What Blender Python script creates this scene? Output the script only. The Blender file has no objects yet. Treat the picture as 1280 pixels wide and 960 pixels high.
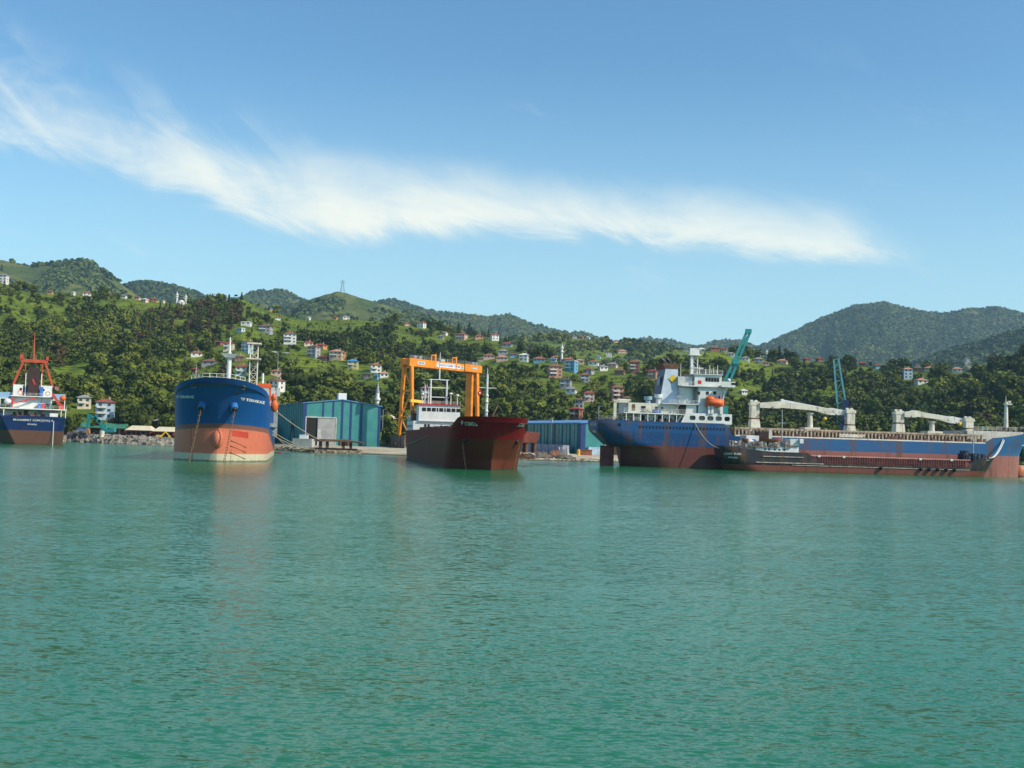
import bpy, bmesh, math, random
import numpy as np
from mathutils import Vector, Matrix
R = math.radians
S = bpy.context.scene
C = S.collection
# ------------------------------------------------------------------ camera
FPX, ROLL, PITCH, CAMH = 1400.0, R(1.7), math.atan(69.5 / 1400), 6.0
_r0 = Vector((1, 0, 0)); _u0 = Vector((0, -math.sin(PITCH), math.cos(PITCH))); FWD = Vector((0, math.cos(PITCH), math.sin(PITCH)))
RIGHT = _r0 * math.cos(ROLL) + _u0 * math.sin(ROLL); UPV = -_r0 * math.sin(ROLL) + _u0 * math.cos(ROLL)
cam = bpy.data.objects.new('camera', bpy.data.cameras.new('camera')); C.objects.link(cam)
cam.data.sensor_width = 36; cam.data.lens = 36 * FPX / 1280; cam.data.clip_start = 0.5; cam.data.clip_end = 30000
cam.matrix_world = Matrix(((RIGHT.x, UPV.x, -FWD.x, 0), (RIGHT.y, UPV.y, -FWD.y, 0), (RIGHT.z, UPV.z, -FWD.z, CAMH), (0, 0, 0, 1)))
S.camera = cam
# ------------------------------------------------------------------ light and exposure
SUN_AZ, SUN_EL = R(114), R(40)          # azimuth clockwise from +Y (the view direction)
sd = Vector((math.sin(SUN_AZ) * math.cos(SUN_EL), math.cos(SUN_AZ) * math.cos(SUN_EL), math.sin(SUN_EL)))
sun = bpy.data.objects.new('sun', bpy.data.lights.new('sun', 'SUN')); C.objects.link(sun)
sun.data.energy = 5.0; sun.data.angle = R(0.5); sun.data.color = (1.0, 0.88, 0.69)
sun.rotation_euler = sd.to_track_quat('Z', 'Y').to_euler()
SKY_STRENGTH = 0.13
S.view_settings.view_transform = 'Standard'; S.view_settings.look = 'None'; S.view_settings.gamma = 1.0
S.view_settings.use_curve_mapping = False; S.view_settings.exposure = 0.0
S.cycles.use_denoising = True; S.cycles.max_bounces = 6; S.cycles.diffuse_bounces = 1; S.cycles.glossy_bounces = 3
S.cycles.transmission_bounces = 2; S.cycles.volume_bounces = 1; S.cycles.sample_clamp_indirect = 4.0

def ray(px, py):
    return FWD + RIGHT * ((px - 640) / FPX) + UPV * ((480 - py) / FPX)
def at(px, py, Y):
    d = ray(px, py); return Vector((0, 0, CAMH)) + d * (Y / d.y)
def uv(px, py):
    d = ray(px, py); return d.x / d.y, d.z / d.y
def gnd(px, py, z=0.0):
    d = ray(px, py); t = (z - CAMH) / d.z; return Vector((d.x * t, d.y * t, z))
def proj(x, y, z):
    z = z - CAMH
    f = y * FWD.y + z * FWD.z
    a = x * RIGHT.x + y * RIGHT.y + z * RIGHT.z; b = x * UPV.x + y * UPV.y + z * UPV.z
    return 640 + FPX * a / f, 480 - FPX * b / f

# ------------------------------------------------------------------ world: sky and cirrus
W = bpy.data.worlds.new('World'); S.world = W; W.use_nodes = True
nt = W.node_tree; nt.nodes.clear()
def N(t, ty, **k):
    n = t.nodes.new(ty)
    for a, b in k.items():
        if a == 'inp':
            for i, v in b.items(): n.inputs[i].default_value = v
        else: setattr(n, a, b)
    return n
def mth(t, op, a, b=None, c=None, clamp=False):
    n = t.nodes.new('ShaderNodeMath'); n.operation = op; n.use_clamp = clamp
    for i, v in enumerate((a, b, c)):
        if v is None: continue
        if isinstance(v, (int, float)): n.inputs[i].default_value = v
        else: t.links.new(v, n.inputs[i])
    return n.outputs[0]
def mixc(t, f, a, b, mode='MIX'):
    n = t.nodes.new('ShaderNodeMix'); n.data_type = 'RGBA'; n.blend_type = mode
    for s, v in ((n.inputs[0], f), (n.inputs[6], a), (n.inputs[7], b)):
        if isinstance(v, (int, float)): s.default_value = v
        elif isinstance(v, tuple): s.default_value = v + (1,) if len(v) == 3 else v
        else: t.links.new(v, s)
    return n.outputs[2]
def smooth(t, x, lo, hi):
    n = t.nodes.new('ShaderNodeMapRange'); n.interpolation_type = 'SMOOTHSTEP'
    for i, v in ((0, x), (1, lo), (2, hi)):
        if isinstance(v, (int, float)): n.inputs[i].default_value = v
        else: t.links.new(v, n.inputs[i])
    return n.outputs[0]
def build_world():
    sky = N(nt, 'ShaderNodeTexSky', sky_type='NISHITA', sun_disc=False, sun_elevation=SUN_EL, sun_rotation=SUN_AZ, altitude=20)
    sky.air_density = 1.0; sky.dust_density = 0.35; sky.ozone_density = 1.6
    tc = N(nt, 'ShaderNodeTexCoord'); sp = N(nt, 'ShaderNodeSeparateXYZ'); nt.links.new(tc.outputs['Generated'], sp.inputs[0])
    X, Y, Z = sp.outputs
    ya = mth(nt, 'MAXIMUM', mth(nt, 'ABSOLUTE', Y), 0.12)
    u = mth(nt, 'DIVIDE', X, ya); v = mth(nt, 'DIVIDE', Z, ya)
    def curve(pts, lo=0.0, hi=1.0):
        # pts of (u, value): a float curve over u in -0.6..0.6
        fc = N(nt, 'ShaderNodeFloatCurve'); cu = fc.mapping.curves[0]
        q = sorted(((p[0] + 0.6) / 1.2, (p[1] - lo) / (hi - lo)) for p in pts)
        while len(cu.points) < len(q): cu.points.new(0.5, 0.5)
        for p, (a, b) in zip(cu.points, q): p.location = (min(max(a, 0), 1), min(max(b, 0), 1))
        fc.mapping.update()
        nt.links.new(mth(nt, 'MULTIPLY_ADD', u, 1 / 1.2, 0.5), fc.inputs['Value'])
        return mth(nt, 'MULTIPLY_ADD', fc.outputs[0], hi - lo, lo)
    lower = curve([uv(*p) for p in ((-150, 150), (0, 185), (150, 228), (300, 274), (380, 296), (450, 304), (520, 298), (600, 296), (700, 304), (800, 308), (900, 320), (1000, 333), (1100, 332), (1200, 334), (1400, 345))], 0, .6)
    upper = curve([uv(*p) for p in ((-150, 40), (0, 80), (150, 128), (260, 160), (330, 182), (400, 200), (500, 212), (600, 222), (700, 236), (800, 248), (900, 250), (1000, 264), (1080, 276), (1130, 308), (1200, 324), (1400, 340))], 0, .6)
    wisp = curve([uv(*p) for p in ((-150, -60), (0, -10), (100, 40), (250, 90), (400, 140), (500, 175), (700, 205), (900, 215), (1100, 262), (1400, 320))], 0, .7)
    inten = curve([((p[0] - 640) / 1400, p[1]) for p in ((-200, .5), (0, .62), (200, .68), (330, .84), (430, 1.0), (550, 1.05), (800, .9), (1000, .95), (1060, .8), (1100, .42), (1150, .18), (1250, .05), (1500, 0))], 0, 1.2)
    # warped noise that streaks along the band
    cmb = N(nt, 'ShaderNodeCombineXYZ'); nt.links.new(mth(nt, 'MULTIPLY', mth(nt, 'ADD', u, mth(nt, 'MULTIPLY', v, 0.3)), 8.0), cmb.inputs[0])
    nt.links.new(mth(nt, 'MULTIPLY', mth(nt, 'ADD', v, mth(nt, 'MULTIPLY', u, 0.22)), 19.0), cmb.inputs[1])
    n1 = N(nt, 'ShaderNodeTexNoise', inp={'Scale': 1.0, 'Detail': 9.0, 'Roughness': 0.68, 'Distortion': 0.6}); nt.links.new(cmb.outputs[0], n1.inputs['Vector'])
    cm2 = N(nt, 'ShaderNodeCombineXYZ')   # wisps running up to the left
    nt.links.new(mth(nt, 'MULTIPLY', mth(nt, 'ADD', u, mth(nt, 'MULTIPLY', v, 0.95)), 10.0), cm2.inputs[0])
    nt.links.new(mth(nt, 'MULTIPLY', mth(nt, 'SUBTRACT', v, u), 4.0), cm2.inputs[1]); cm2.inputs[2].default_value = 4.2
    n2 = N(nt, 'ShaderNodeTexNoise', inp={'Scale': 1.0, 'Detail': 8.0, 'Roughness': 0.6, 'Distortion': 1.6}); nt.links.new(cm2.outputs[0], n2.inputs['Vector'])
    cm3 = N(nt, 'ShaderNodeCombineXYZ'); nt.links.new(mth(nt, 'MULTIPLY', u, 9.0), cm3.inputs[0]); nt.links.new(mth(nt, 'MULTIPLY', v, 14.0), cm3.inputs[1])
    n3 = N(nt, 'ShaderNodeTexNoise', inp={'Scale': 1.0, 'Detail': 5.0, 'Roughness': 0.5}); nt.links.new(cm3.outputs[0], n3.inputs['Vector'])
    jit = mth(nt, 'MULTIPLY', mth(nt, 'SUBTRACT', n1.outputs[0], 0.5), 0.075)
    vv = mth(nt, 'ADD', v, jit); vl = mth(nt, 'ADD', v, mth(nt, 'MULTIPLY', jit, .35))
    lo_e = smooth(nt, vl, mth(nt, 'SUBTRACT', lower, 0.012), mth(nt, 'ADD', lower, 0.022))
    width = mth(nt, 'SUBTRACT', upper, lower)
    up_e = mth(nt, 'SUBTRACT', 1.0, smooth(nt, vv, mth(nt, 'SUBTRACT', upper, mth(nt, 'MULTIPLY', width, 0.8)), mth(nt, 'ADD', upper, 0.040)))
    core = mth(nt, 'MULTIPLY', mth(nt, 'MULTIPLY', lo_e, up_e), inten)
    lf0 = mth(nt, 'SUBTRACT', 1.0, smooth(nt, u, -0.30, -0.02))
    tex = mth(nt, 'MULTIPLY_ADD', smooth(nt, mth(nt, 'ADD', mth(nt, 'MULTIPLY', n1.outputs[0], .85), mth(nt, 'MULTIPLY', n2.outputs[0], .15)), 0.34, 0.66), 0.45, 0.62)
    fib = mth(nt, 'ADD', mth(nt, 'MULTIPLY', n1.outputs[0], mth(nt, 'MULTIPLY_ADD', lf0, -.12, 1.0)), mth(nt, 'MULTIPLY', n2.outputs[0], mth(nt, 'MULTIPLY', lf0, .12)))
    core = smooth(nt, mth(nt, 'ADD', core, mth(nt, 'MULTIPLY', mth(nt, 'SUBTRACT', fib, .5), mth(nt, 'MULTIPLY_ADD', mth(nt, 'MINIMUM', mth(nt, 'MULTIPLY', core, 4.0), 1.0), 2.1, 0.0))), 0.05, 1.30)
    wm = mth(nt, 'MULTIPLY', lo_e, mth(nt, 'SUBTRACT', 1.0, smooth(nt, v, mth(nt, 'SUBTRACT', wisp, 0.07), wisp)))
    lf = mth(nt, 'SUBTRACT', 1.0, smooth(nt, u, -0.30, 0.42))
    wf = mth(nt, 'MULTIPLY', mth(nt, 'MULTIPLY', wm, smooth(nt, mth(nt, 'MULTIPLY', n2.outputs[0], mth(nt, 'MULTIPLY_ADD', n3.outputs[0], 1.0, 0.5)), 0.36, 0.72)), mth(nt, 'MULTIPLY_ADD', lf, 0.40, 0.03))
    low = mth(nt, 'MULTIPLY', mth(nt, 'MULTIPLY', smooth(nt, v, 0.10, 0.16), mth(nt, 'SUBTRACT', 1.0, smooth(nt, v, 0.25, 0.42))), mth(nt, 'MULTIPLY', smooth(nt, n1.outputs[0], 0.56, 0.78), 0.16))
    den = mth(nt, 'SUBTRACT', 1.0, mth(nt, 'MULTIPLY', mth(nt, 'MULTIPLY', mth(nt, 'SUBTRACT', 1.0, core), mth(nt, 'SUBTRACT', 1.0, wf)), mth(nt, 'SUBTRACT', 1.0, low)), clamp=True)
    fr = smooth(nt, Z, 0.0, 0.05)
    den = mth(nt, 'MULTIPLY', den, fr)
    hv = N(nt, 'ShaderNodeHueSaturation', inp={'Saturation': SKY_SAT, 'Value': 1.0, 'Hue': .5}); nt.links.new(sky.outputs[0], hv.inputs['Color'])
    tint = mixc(nt, 1.0, hv.outputs[0], SKY_TINT, 'MULTIPLY')
    tint = mixc(nt, mth(nt, 'MULTIPLY', smooth(nt, v, 0.36, 0.02), 0.62), tint, (4.3, 6.7, 7.4))
    col = mixc(nt, den, tint, CLOUD_COL)
    bg = N(nt, 'ShaderNodeBackground', inp={'Strength': SKY_STRENGTH}); nt.links.new(col, bg.inputs[0])
    out = N(nt, 'ShaderNodeOutputWorld'); nt.links.new(bg.outputs[0], out.inputs[0])
SKY_SAT = 1.15; SKY_TINT = (1.02, 1.27, 1.25); CLOUD_COL = (8.0, 8.2, 7.3)
build_world()

# ------------------------------------------------------------------ helpers
_mats = {}
def mat(name, col, rough=0.6, var=0.18, scale=0.6, metal=0.0, rust=0.0, rustcol=(0.16, 0.06, 0.025), streak=6.0, spec=0.4, bump=0.0):
    if name in _mats: return _mats[name]
    m = bpy.data.materials.new(name); m.use_nodes = True; t = m.node_tree; b = t.nodes['Principled BSDF']
    tc = N(t, 'ShaderNodeTexCoord'); n = N(t, 'ShaderNodeTexNoise', inp={'Scale': scale, 'Detail': 6.0, 'Roughness': 0.6})
    t.links.new(tc.outputs['Object'], n.inputs['Vector'])
    d = tuple(c * (1 - var) for c in col); l = tuple(min(c * (1 + var), 1) for c in col)
    c = mixc(t, smooth(t, n.outputs[0], 0.35, 0.65), d, l)
    if rust:
        mp = N(t, 'ShaderNodeMapping'); mp.inputs['Scale'].default_value = (1, 1, 1 / streak); t.links.new(tc.outputs['Object'], mp.inputs[0])
        n2 = N(t, 'ShaderNodeTexNoise', inp={'Scale': 1.1, 'Detail': 5.0, 'Roughness': 0.65}); t.links.new(mp.outputs[0], n2.inputs['Vector'])
        c = mixc(t, mth(t, 'MULTIPLY', smooth(t, n2.outputs[0], 0.66 - rust * 0.2, 0.78 - rust * .1), 0.85), c, rustcol)
    t.links.new(c, b.inputs['Base Color']); b.inputs['Roughness'].default_value = rough; b.inputs['Metallic'].default_value = metal
    b.inputs['Specular IOR Level'].default_value = spec
    if bump:
        bp = N(t, 'ShaderNodeBump', inp={'Strength': 0.7, 'Distance': bump}); t.links.new(n.outputs[0], bp.inputs['Height']); t.links.new(bp.outputs[0], b.inputs['Normal'])
    _mats[name] = m; return m

class MB:
    def __init__(s): s.v = []; s.f = []; s.m = []; s.sm = []
    def add(s, vs, fs, mi=0, sm=False):
        o = len(s.v); s.v += [tuple(v) for v in vs]; s.f += [tuple(i + o for i in f) for f in fs]; s.m += [mi] * len(fs); s.sm += [sm] * len(fs); return s
    def box(s, x0, x1, y0, y1, z0, z1, mi=0):
        v = [(x, y, z) for z in (z0, z1) for y in (y0, y1) for x in (x0, x1)]
        return s.add(v, [(0, 2, 3, 1), (4, 5, 7, 6), (0, 1, 5, 4), (2, 6, 7, 3), (0, 4, 6, 2), (1, 3, 7, 5)], mi)
    def hexa(s, bot, top, mi=0):     # two rings of points
        n = len(bot); v = list(bot) + list(top)
        f = [tuple(range(n - 1, -1, -1)), tuple(range(n, 2 * n))] + [(i, (i + 1) % n, n + (i + 1) % n, n + i) for i in range(n)]
        return s.add(v, f, mi)
    def tube(s, p0, p1, r0, r1=None, n=8, mi=0, sm=True):
        r1 = r0 if r1 is None else r1
        p0 = Vector(p0); p1 = Vector(p1); d = (p1 - p0)
        if d.length < 1e-6: return s
        d.normalize(); a = d.orthogonal().normalized(); b = d.cross(a)
        vs = [p + (a * math.cos(2 * math.pi * k / n) + b * math.sin(2 * math.pi * k / n)) * r for p, r in ((p0, r0), (p1, r1)) for k in range(n)]
        s.add(vs, [(k, (k + 1) % n, n + (k + 1) % n, n + k) for k in range(n)], mi, sm)
        return s.add(vs, [tuple(range(n - 1, -1, -1)), tuple(range(n, 2 * n))], mi)
    def beam(s, p0, p1, w, h=None, mi=0):
        h = h or w; p0 = Vector(p0); p1 = Vector(p1); d = (p1 - p0).normalized()
        a = d.cross(Vector((0, 0, 1)));
        if a.length < 0.05: a = Vector((1, 0, 0))
        a.normalize(); b = a.cross(d).normalized()
        r = [a * w / 2 + b * h / 2, -a * w / 2 + b * h / 2, -a * w / 2 - b * h / 2, a * w / 2 - b * h / 2]
        return s.hexa([p0 + q for q in r], [p1 + q for q in r], mi)
    def path(s, pts, r, n=6, mi=0):
        for a, b in zip(pts[:-1], pts[1:]): s.tube(a, b, r, r, n, mi)
        return s
    def ball(s, c, r, mi=0, nu=12, nv=8, jit=0.0, rnd=None, half=False):
        rx, ry, rz = r if isinstance(r, (tuple, list)) else (r, r, r)
        vs = []; 
        for j in range(nv + 1):
            ph = math.pi * (j / nv) * (0.5 if half else 1)
            for i in range(nu):
                th = 2 * math.pi * i / nu; k = 1 + (rnd.uniform(-jit, jit) if rnd else 0)
                vs.append((c[0] + rx * k * math.sin(ph) * math.cos(th), c[1] + ry * k * math.sin(ph) * math.sin(th), c[2] + rz * k * math.cos(ph)))
        fs = [(j * nu + i, (j + 1) * nu + i, (j + 1) * nu + (i + 1) % nu, j * nu + (i + 1) % nu) for j in range(nv) for i in range(nu)]
        return s.add(vs, fs, mi, not jit)
    def build(s, name, mats, parent=None, loc=None, rz=0.0):
        me = bpy.data.meshes.new(name); me.from_pydata(s.v, [], s.f)
        for m in (mats if isinstance(mats, (list, tuple)) else [mats]): me.materials.append(m)
        me.polygons.foreach_set('material_index', s.m); me.polygons.foreach_set('use_smooth', s.sm); me.update()
        o = bpy.data.objects.new(name, me); C.objects.link(o); o.parent = parent
        if loc is not None: o.location = loc
        o.rotation_euler.z = rz
        return o
def tag(o, label=None, cat=None, group=None, kind=None):
    for k, v in (('label', label), ('category', cat), ('group', group), ('kind', kind)):
        if v: o[k] = v
    return o
def empty(name, loc, label, cat, rz=0.0, group=None):
    o = bpy.data.objects.new(name, None); C.objects.link(o); o.location = loc; o.rotation_euler.z = rz; o.empty_display_size = 1
    return tag(o, label, cat, group)
def npmesh(name, verts, faces, mats, mi=None, smooth_=False, attrs=None):
    verts = np.asarray(verts, np.float32).reshape(-1, 3); faces = np.asarray(faces, np.int32); k = faces.shape[1]
    me = bpy.data.meshes.new(name); me.vertices.add(len(verts)); me.vertices.foreach_set('co', verts.ravel())
    me.loops.add(faces.size); me.loops.foreach_set('vertex_index', faces.ravel())
    me.polygons.add(len(faces)); me.polygons.foreach_set('loop_start', np.arange(0, faces.size, k, dtype=np.int32))
    me.polygons.foreach_set('loop_total', np.full(len(faces), k, np.int32))
    if mi is not None: me.polygons.foreach_set('material_index', np.asarray(mi, np.int32))
    me.polygons.foreach_set('use_smooth', np.full(len(faces), smooth_, bool))
    for m in mats: me.materials.append(m)
    for an, av in (attrs or {}).items():
        a = me.attributes.new(an, 'FLOAT', 'FACE'); a.data.foreach_set('value', np.asarray(av, np.float32))
    me.update(calc_edges=True); return me
def text_mesh(body, size, fn, m, parent, name='lettering', depth=0.03, bold=0.0):
    cu = bpy.data.curves.new('t', 'FONT'); cu.body = body; cu.size = size; cu.align_x = 'CENTER'; cu.align_y = 'CENTER'; cu.offset = bold; cu.resolution_u = 2
    o = bpy.data.objects.new('t', cu); C.objects.link(o); dg = bpy.context.evaluated_depsgraph_get()
    me = bpy.data.meshes.new_from_object(o.evaluated_get(dg)); bpy.data.objects.remove(o); bpy.data.curves.remove(cu)
    for v in me.vertices: v.co = fn(v.co.x, v.co.y)
    me.materials.clear(); me.materials.append(m); me.name = name
    ob = bpy.data.objects.new(name, me); C.objects.link(ob); ob.parent = parent; return ob
_rt = np.random.RandomState(7).rand(256, 256)
def vnoise(x, y, seed=0):
    x = np.asarray(x, float) + seed * 37.7; y = np.asarray(y, float) + seed * 11.3
    xi = np.floor(x).astype(int); yi = np.floor(y).astype(int); fx = x - xi; fy = y - yi
    fx = fx * fx * (3 - 2 * fx); fy = fy * fy * (3 - 2 * fy)
    g = lambda a, b: _rt[a % 256, b % 256]
    return (g(xi, yi) * (1 - fx) + g(xi + 1, yi) * fx) * (1 - fy) + (g(xi, yi + 1) * (1 - fx) + g(xi + 1, yi + 1) * fx) * fy
def fbm(x, y, o=4, seed=0):
    s = 0; a = 1.0; t = 0
    for k in range(o): s = s + a * vnoise(np.asarray(x) * 2 ** k, np.asarray(y) * 2 ** k, seed + k); t += a; a *= 0.5
    return s / t - 0.5
HAZE = 0.000062
# ------------------------------------------------------------------ terrain
class Layer:
    def __init__(s, pts, Yf, Yr, zf=2.0, amp=10.0, seed=0, drop=0.35, ul=900.0):
        q = sorted(uv(*p) for p in pts); s.u = np.array([a for a, b in q]); s.te = np.array([b for a, b in q])
        s.Yf, s.Yr, s.zf, s.amp, s.seed, s.drop, s.ul = Yf, Yr, zf, amp, seed, drop, ul
    def ends(s, u):
        f = lambda v: np.interp(u, v[0], v[1]) if isinstance(v, tuple) else np.full_like(np.asarray(u, float), v)
        return f(s.Yf), f(s.Yr)
    def z(s, u, Y):
        u = np.asarray(u, float); Y = np.asarray(Y, float)
        Yf, Yr = s.ends(u); Hr = CAMH + np.interp(u, s.u, s.te) * Yr
        t = (Y - Yf) / (Yr - Yf); tc = np.clip(t, 0, 1)
        b = s.zf + (Hr - s.zf) * (0.78 * tc + 0.22 * tc * tc)
        x = u * s.ul
        n = fbm(x / 55 + 3, Y / 260, 4, s.seed) * 1.5 + fbm(x / 160, Y / 300, 3, s.seed + 9) * 1.6
        b = b + s.amp * n * np.sin(np.pi * tc) ** 0.8 + s.amp * 0.10 * fbm(u * Y / 14, Y / 14, 2, 5) * np.clip(t * 4, 0, 1)
        return b - np.clip(t - 1, 0, None) * (Yr - Yf) * s.drop
def px2u(d): # {px: value} -> (u array, value array)
    k = sorted(d); return (np.array([(p - 640) / 1400 for p in k]), np.array([d[p] for p in k], float))
near = Layer([(-200, 335), (-60, 345), (0, 352), (40, 366), (100, 369), (150, 372), (205, 378), (250, 380), (280, 376), (305, 374), (325, 384), (345, 391), (370, 398), (400, 400), (430, 399), (470, 401),
              (500, 406), (540, 410), (570, 417), (600, 420), (640, 430), (665, 442), (700, 452), (760, 458), (800, 458), (835, 450), (870, 440), (900, 438), (960, 448), (1000, 452),
              (1030, 451), (1060, 455), (1100, 460), (1140, 463), (1180, 464), (1225, 466), (1255, 456), (1280, 445), (1340, 425), (1500, 400)],
             470, px2u({-200: 1150, 0: 1100, 300: 1150, 450: 1250, 560: 1200, 640: 1050, 700: 900, 800: 900, 950: 1050, 1280: 900, 1500: 880}), 2.0, 13.0, 1)
mid = Layer([(560, 440), (620, 428), (650, 424), (680, 421), (700, 419), (740, 423), (770, 428), (800, 428), (830, 433), (870, 441), (900, 442), (960, 455), (1010, 470), (1060, 500)], 1250, 1900, 30, 14, 2)
def far(n, pts, Y0, Yr, amp, seed): return (n, Layer(pts, Y0, Yr, 20.0, amp, seed, 0.3, Yr))
fars = [
    far('far_hill_left', [(-200, 300), (-80, 312), (0, 323), (20, 328), (40, 332), (60, 330), (80, 327), (100, 326), (115, 329), (135, 342), (150, 352), (170, 368), (200, 385), (240, 400)], 1500, 2600, 26, 3),
    far('far_hill_wooded', [(80, 390), (120, 372), (140, 361), (165, 355), (185, 353), (215, 357), (235, 363), (255, 371), (275, 377), (310, 390), (360, 405)], 2800, 3300, 26, 4),
    far('far_hill_peak', [(200, 400), (270, 382), (290, 374), (310, 366), (330, 363), (350, 362), (362, 366), (372, 372), (390, 379), (430, 395), (480, 410)], 3500, 4000, 28, 5),
    far('pylon_hill', [(300, 410), (330, 395), (350, 387), (385, 374), (400, 369), (420, 363), (432, 364), (450, 371), (480, 379), (520, 392), (560, 405), (600, 417), (660, 435), (720, 455)], 1500, 2700, 26, 6),
    far('far_ridge', [(400, 400), (440, 387), (465, 378), (490, 374), (505, 378), (520, 382), (535, 388), (560, 391), (590, 394), (612, 397), (625, 394), (637, 394), (650, 399), (672, 407), (690, 412), (705, 414), (712, 417), (722, 415), (735, 416), (755, 424), (790, 436), (840, 450)], 3000, 4200, 28, 7),
    far('far_ridge_low', [(640, 440), (760, 431), (790, 424), (810, 422), (840, 425), (870, 433), (885, 429), (900, 425), (915, 424), (930, 427), (950, 432), (980, 440), (1040, 460)], 3600, 4700, 24, 8),
    far('far_mountain', [(840, 475), (900, 452), (925, 441), (950, 433), (975, 422), (1000, 411), (1025, 399), (1050, 390), (1070, 382), (1085, 381), (1105, 378), (1118, 382), (1135, 386), (1160, 391), (1185, 392), (1200, 389), (1215, 386), (1232, 386), (1248, 384), (1262, 388), (1280, 393), (1330, 395), (1420, 405), (1560, 400)], 2700, 4300, 42, 9),
    far('dark_spur', [(1060, 485), (1120, 462), (1160, 449), (1190, 438), (1220, 430), (1245, 422), (1262, 418), (1280, 412), (1340, 395), (1500, 380)], 1500, 2400, 22, 10)]
ULIM = 0.66
def grid_layer(name, ly, nu, nv, m, ext=1.12):
    u0, u1 = max(ly.u[0], -ULIM), min(ly.u[-1], ULIM)
    if ly is near: u0, u1 = -ULIM, ULIM
    us = np.linspace(u0, u1, nu); tt = np.linspace(0, ext, nv)
    U, T = np.meshgrid(us, tt); Yf, Yr = ly.ends(U); Y = Yf + (Yr - Yf) * T; Z = ly.z(U, Y)
    V = np.stack([U * Y, Y, Z], -1).reshape(-1, 3); i = np.arange(nu * nv).reshape(nv, nu)
    F = np.stack([i[:-1, :-1], i[:-1, 1:], i[1:, 1:], i[1:, :-1]], -1).reshape(-1, 4)
    o = bpy.data.objects.new(name, npmesh(name, V, F, [m], smooth_=True)); C.objects.link(o); o['kind'] = 'structure'; return o

def ground_mat(name, dark, mid_, light, sc=1.0, rows=True, earth=(0.16, 0.11, 0.06)):
    m = bpy.data.materials.new(name); m.use_nodes = True; t = m.node_tree; b = t.nodes['Principled BSDF']; b.inputs['Roughness'].default_value = 0.9; b.inputs['Specular IOR Level'].default_value = 0.15
    g = N(t, 'ShaderNodeNewGeometry')
    def no(s, d=5, ds=0.0):
        n = N(t, 'ShaderNodeTexNoise', inp={'Scale': s * sc, 'Detail': float(d), 'Roughness': 0.6, 'Distortion': ds}); t.links.new(g.outputs['Position'], n.inputs['Vector']); return n.outputs[0]
    a = no(0.018, 4, .4); bb = no(0.09, 4); c = no(0.5, 4)
    col = mixc(t, smooth(t, a, 0.40, 0.60), mid_, light); col = mixc(t, smooth(t, bb, 0.52, 0.66), col, dark)
    col = mixc(t, mth(t, 'MULTIPLY', smooth(t, c, 0.45, 0.7), 0.6), col, dark)
    if rows:
        w = N(t, 'ShaderNodeTexWave', bands_direction='Z', inp={'Scale': 0.16, 'Distortion': 3.0, 'Detail': 2.0, 'Detail Scale': .2}); t.links.new(g.outputs['Position'], w.inputs[0])
        col = mixc(t, mth(t, 'MULTIPLY', smooth(t, w.outputs[1], 0.25, 0.0), 0.6), col, dark)
        col = mixc(t, mth(t, 'MULTIPLY', smooth(t, no(0.012, 5, .5), 0.66, 0.72), 0.7), col, earth)
    t.links.new(col, b.inputs['Base Color'])
    bp = N(t, 'ShaderNodeBump', inp={'Strength': 1.0, 'Distance': 0.8 / sc}); t.links.new(c, bp.inputs['Height']); t.links.new(bp.outputs[0], b.inputs['Normal'])
    return m
HILL = ground_mat('tea terraces', (0.040, 0.065, 0.010), (0.105, 0.155, 0.016), (0.180, 0.240, 0.022))
FARM = ground_mat('far hill cover', (0.034, 0.058, 0.014), (0.075, 0.108, 0.022), (0.150, 0.155, 0.036), 0.45, False)
grid_layer('hillside', near, 520, 150, HILL)
grid_layer('village_hill', mid, 260, 70, HILL)
for n_, l_ in fars: grid_layer(n_, l_, 240, 60, FARM)

def hit(px, py):
    d = ray(px, py); Y = np.arange(471, 5600, 1.5); u = d.x / d.y; zr = CAMH + Y * (d.z / d.y)
    best = None
    for ly in [near, mid] + [l for _, l in fars]:
        if u < ly.u[0] or u > ly.u[-1]: continue
        a, b = ly.ends(np.array(u)); sel = (Y >= a) & (Y <= b + 1)
        z = ly.z(np.full(sel.sum(), u), Y[sel]); k = np.nonzero(z >= zr[sel])[0]
        if len(k):
            y = Y[sel][k[0]]
            if best is None or y < best[0]: best = (y, float(z[k[0]]))
    if best is None:   # just above a ridge: stand on the highest visible one
        c = []
        for ly in [near, mid] + [l for _, l in fars]:
            if u < ly.u[0] or u > ly.u[-1]: continue
            a, b = ly.ends(np.array(u)); c.append((float(np.interp(u, ly.u, ly.te)), float(b), ly))
        te, y, ly = max(c, key=lambda q: q[0]); best = (y - 2, float(ly.z(u, y - 2)))
    for ly in (near, mid):   # a ray that just clears a near crest belongs to that crest
        if u < ly.u[0] or u > ly.u[-1]: continue
        b = float(ly.ends(np.array(u))[1]); zc = float(ly.z(u, b - 4)); pr = proj(u * (b - 4), b - 4, zc)[1]
        if best[0] > b and 0 <= pr - py < 9: best = (b - 4, zc); break
    return Vector((u * best[0], best[0], best[1]))

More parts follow.
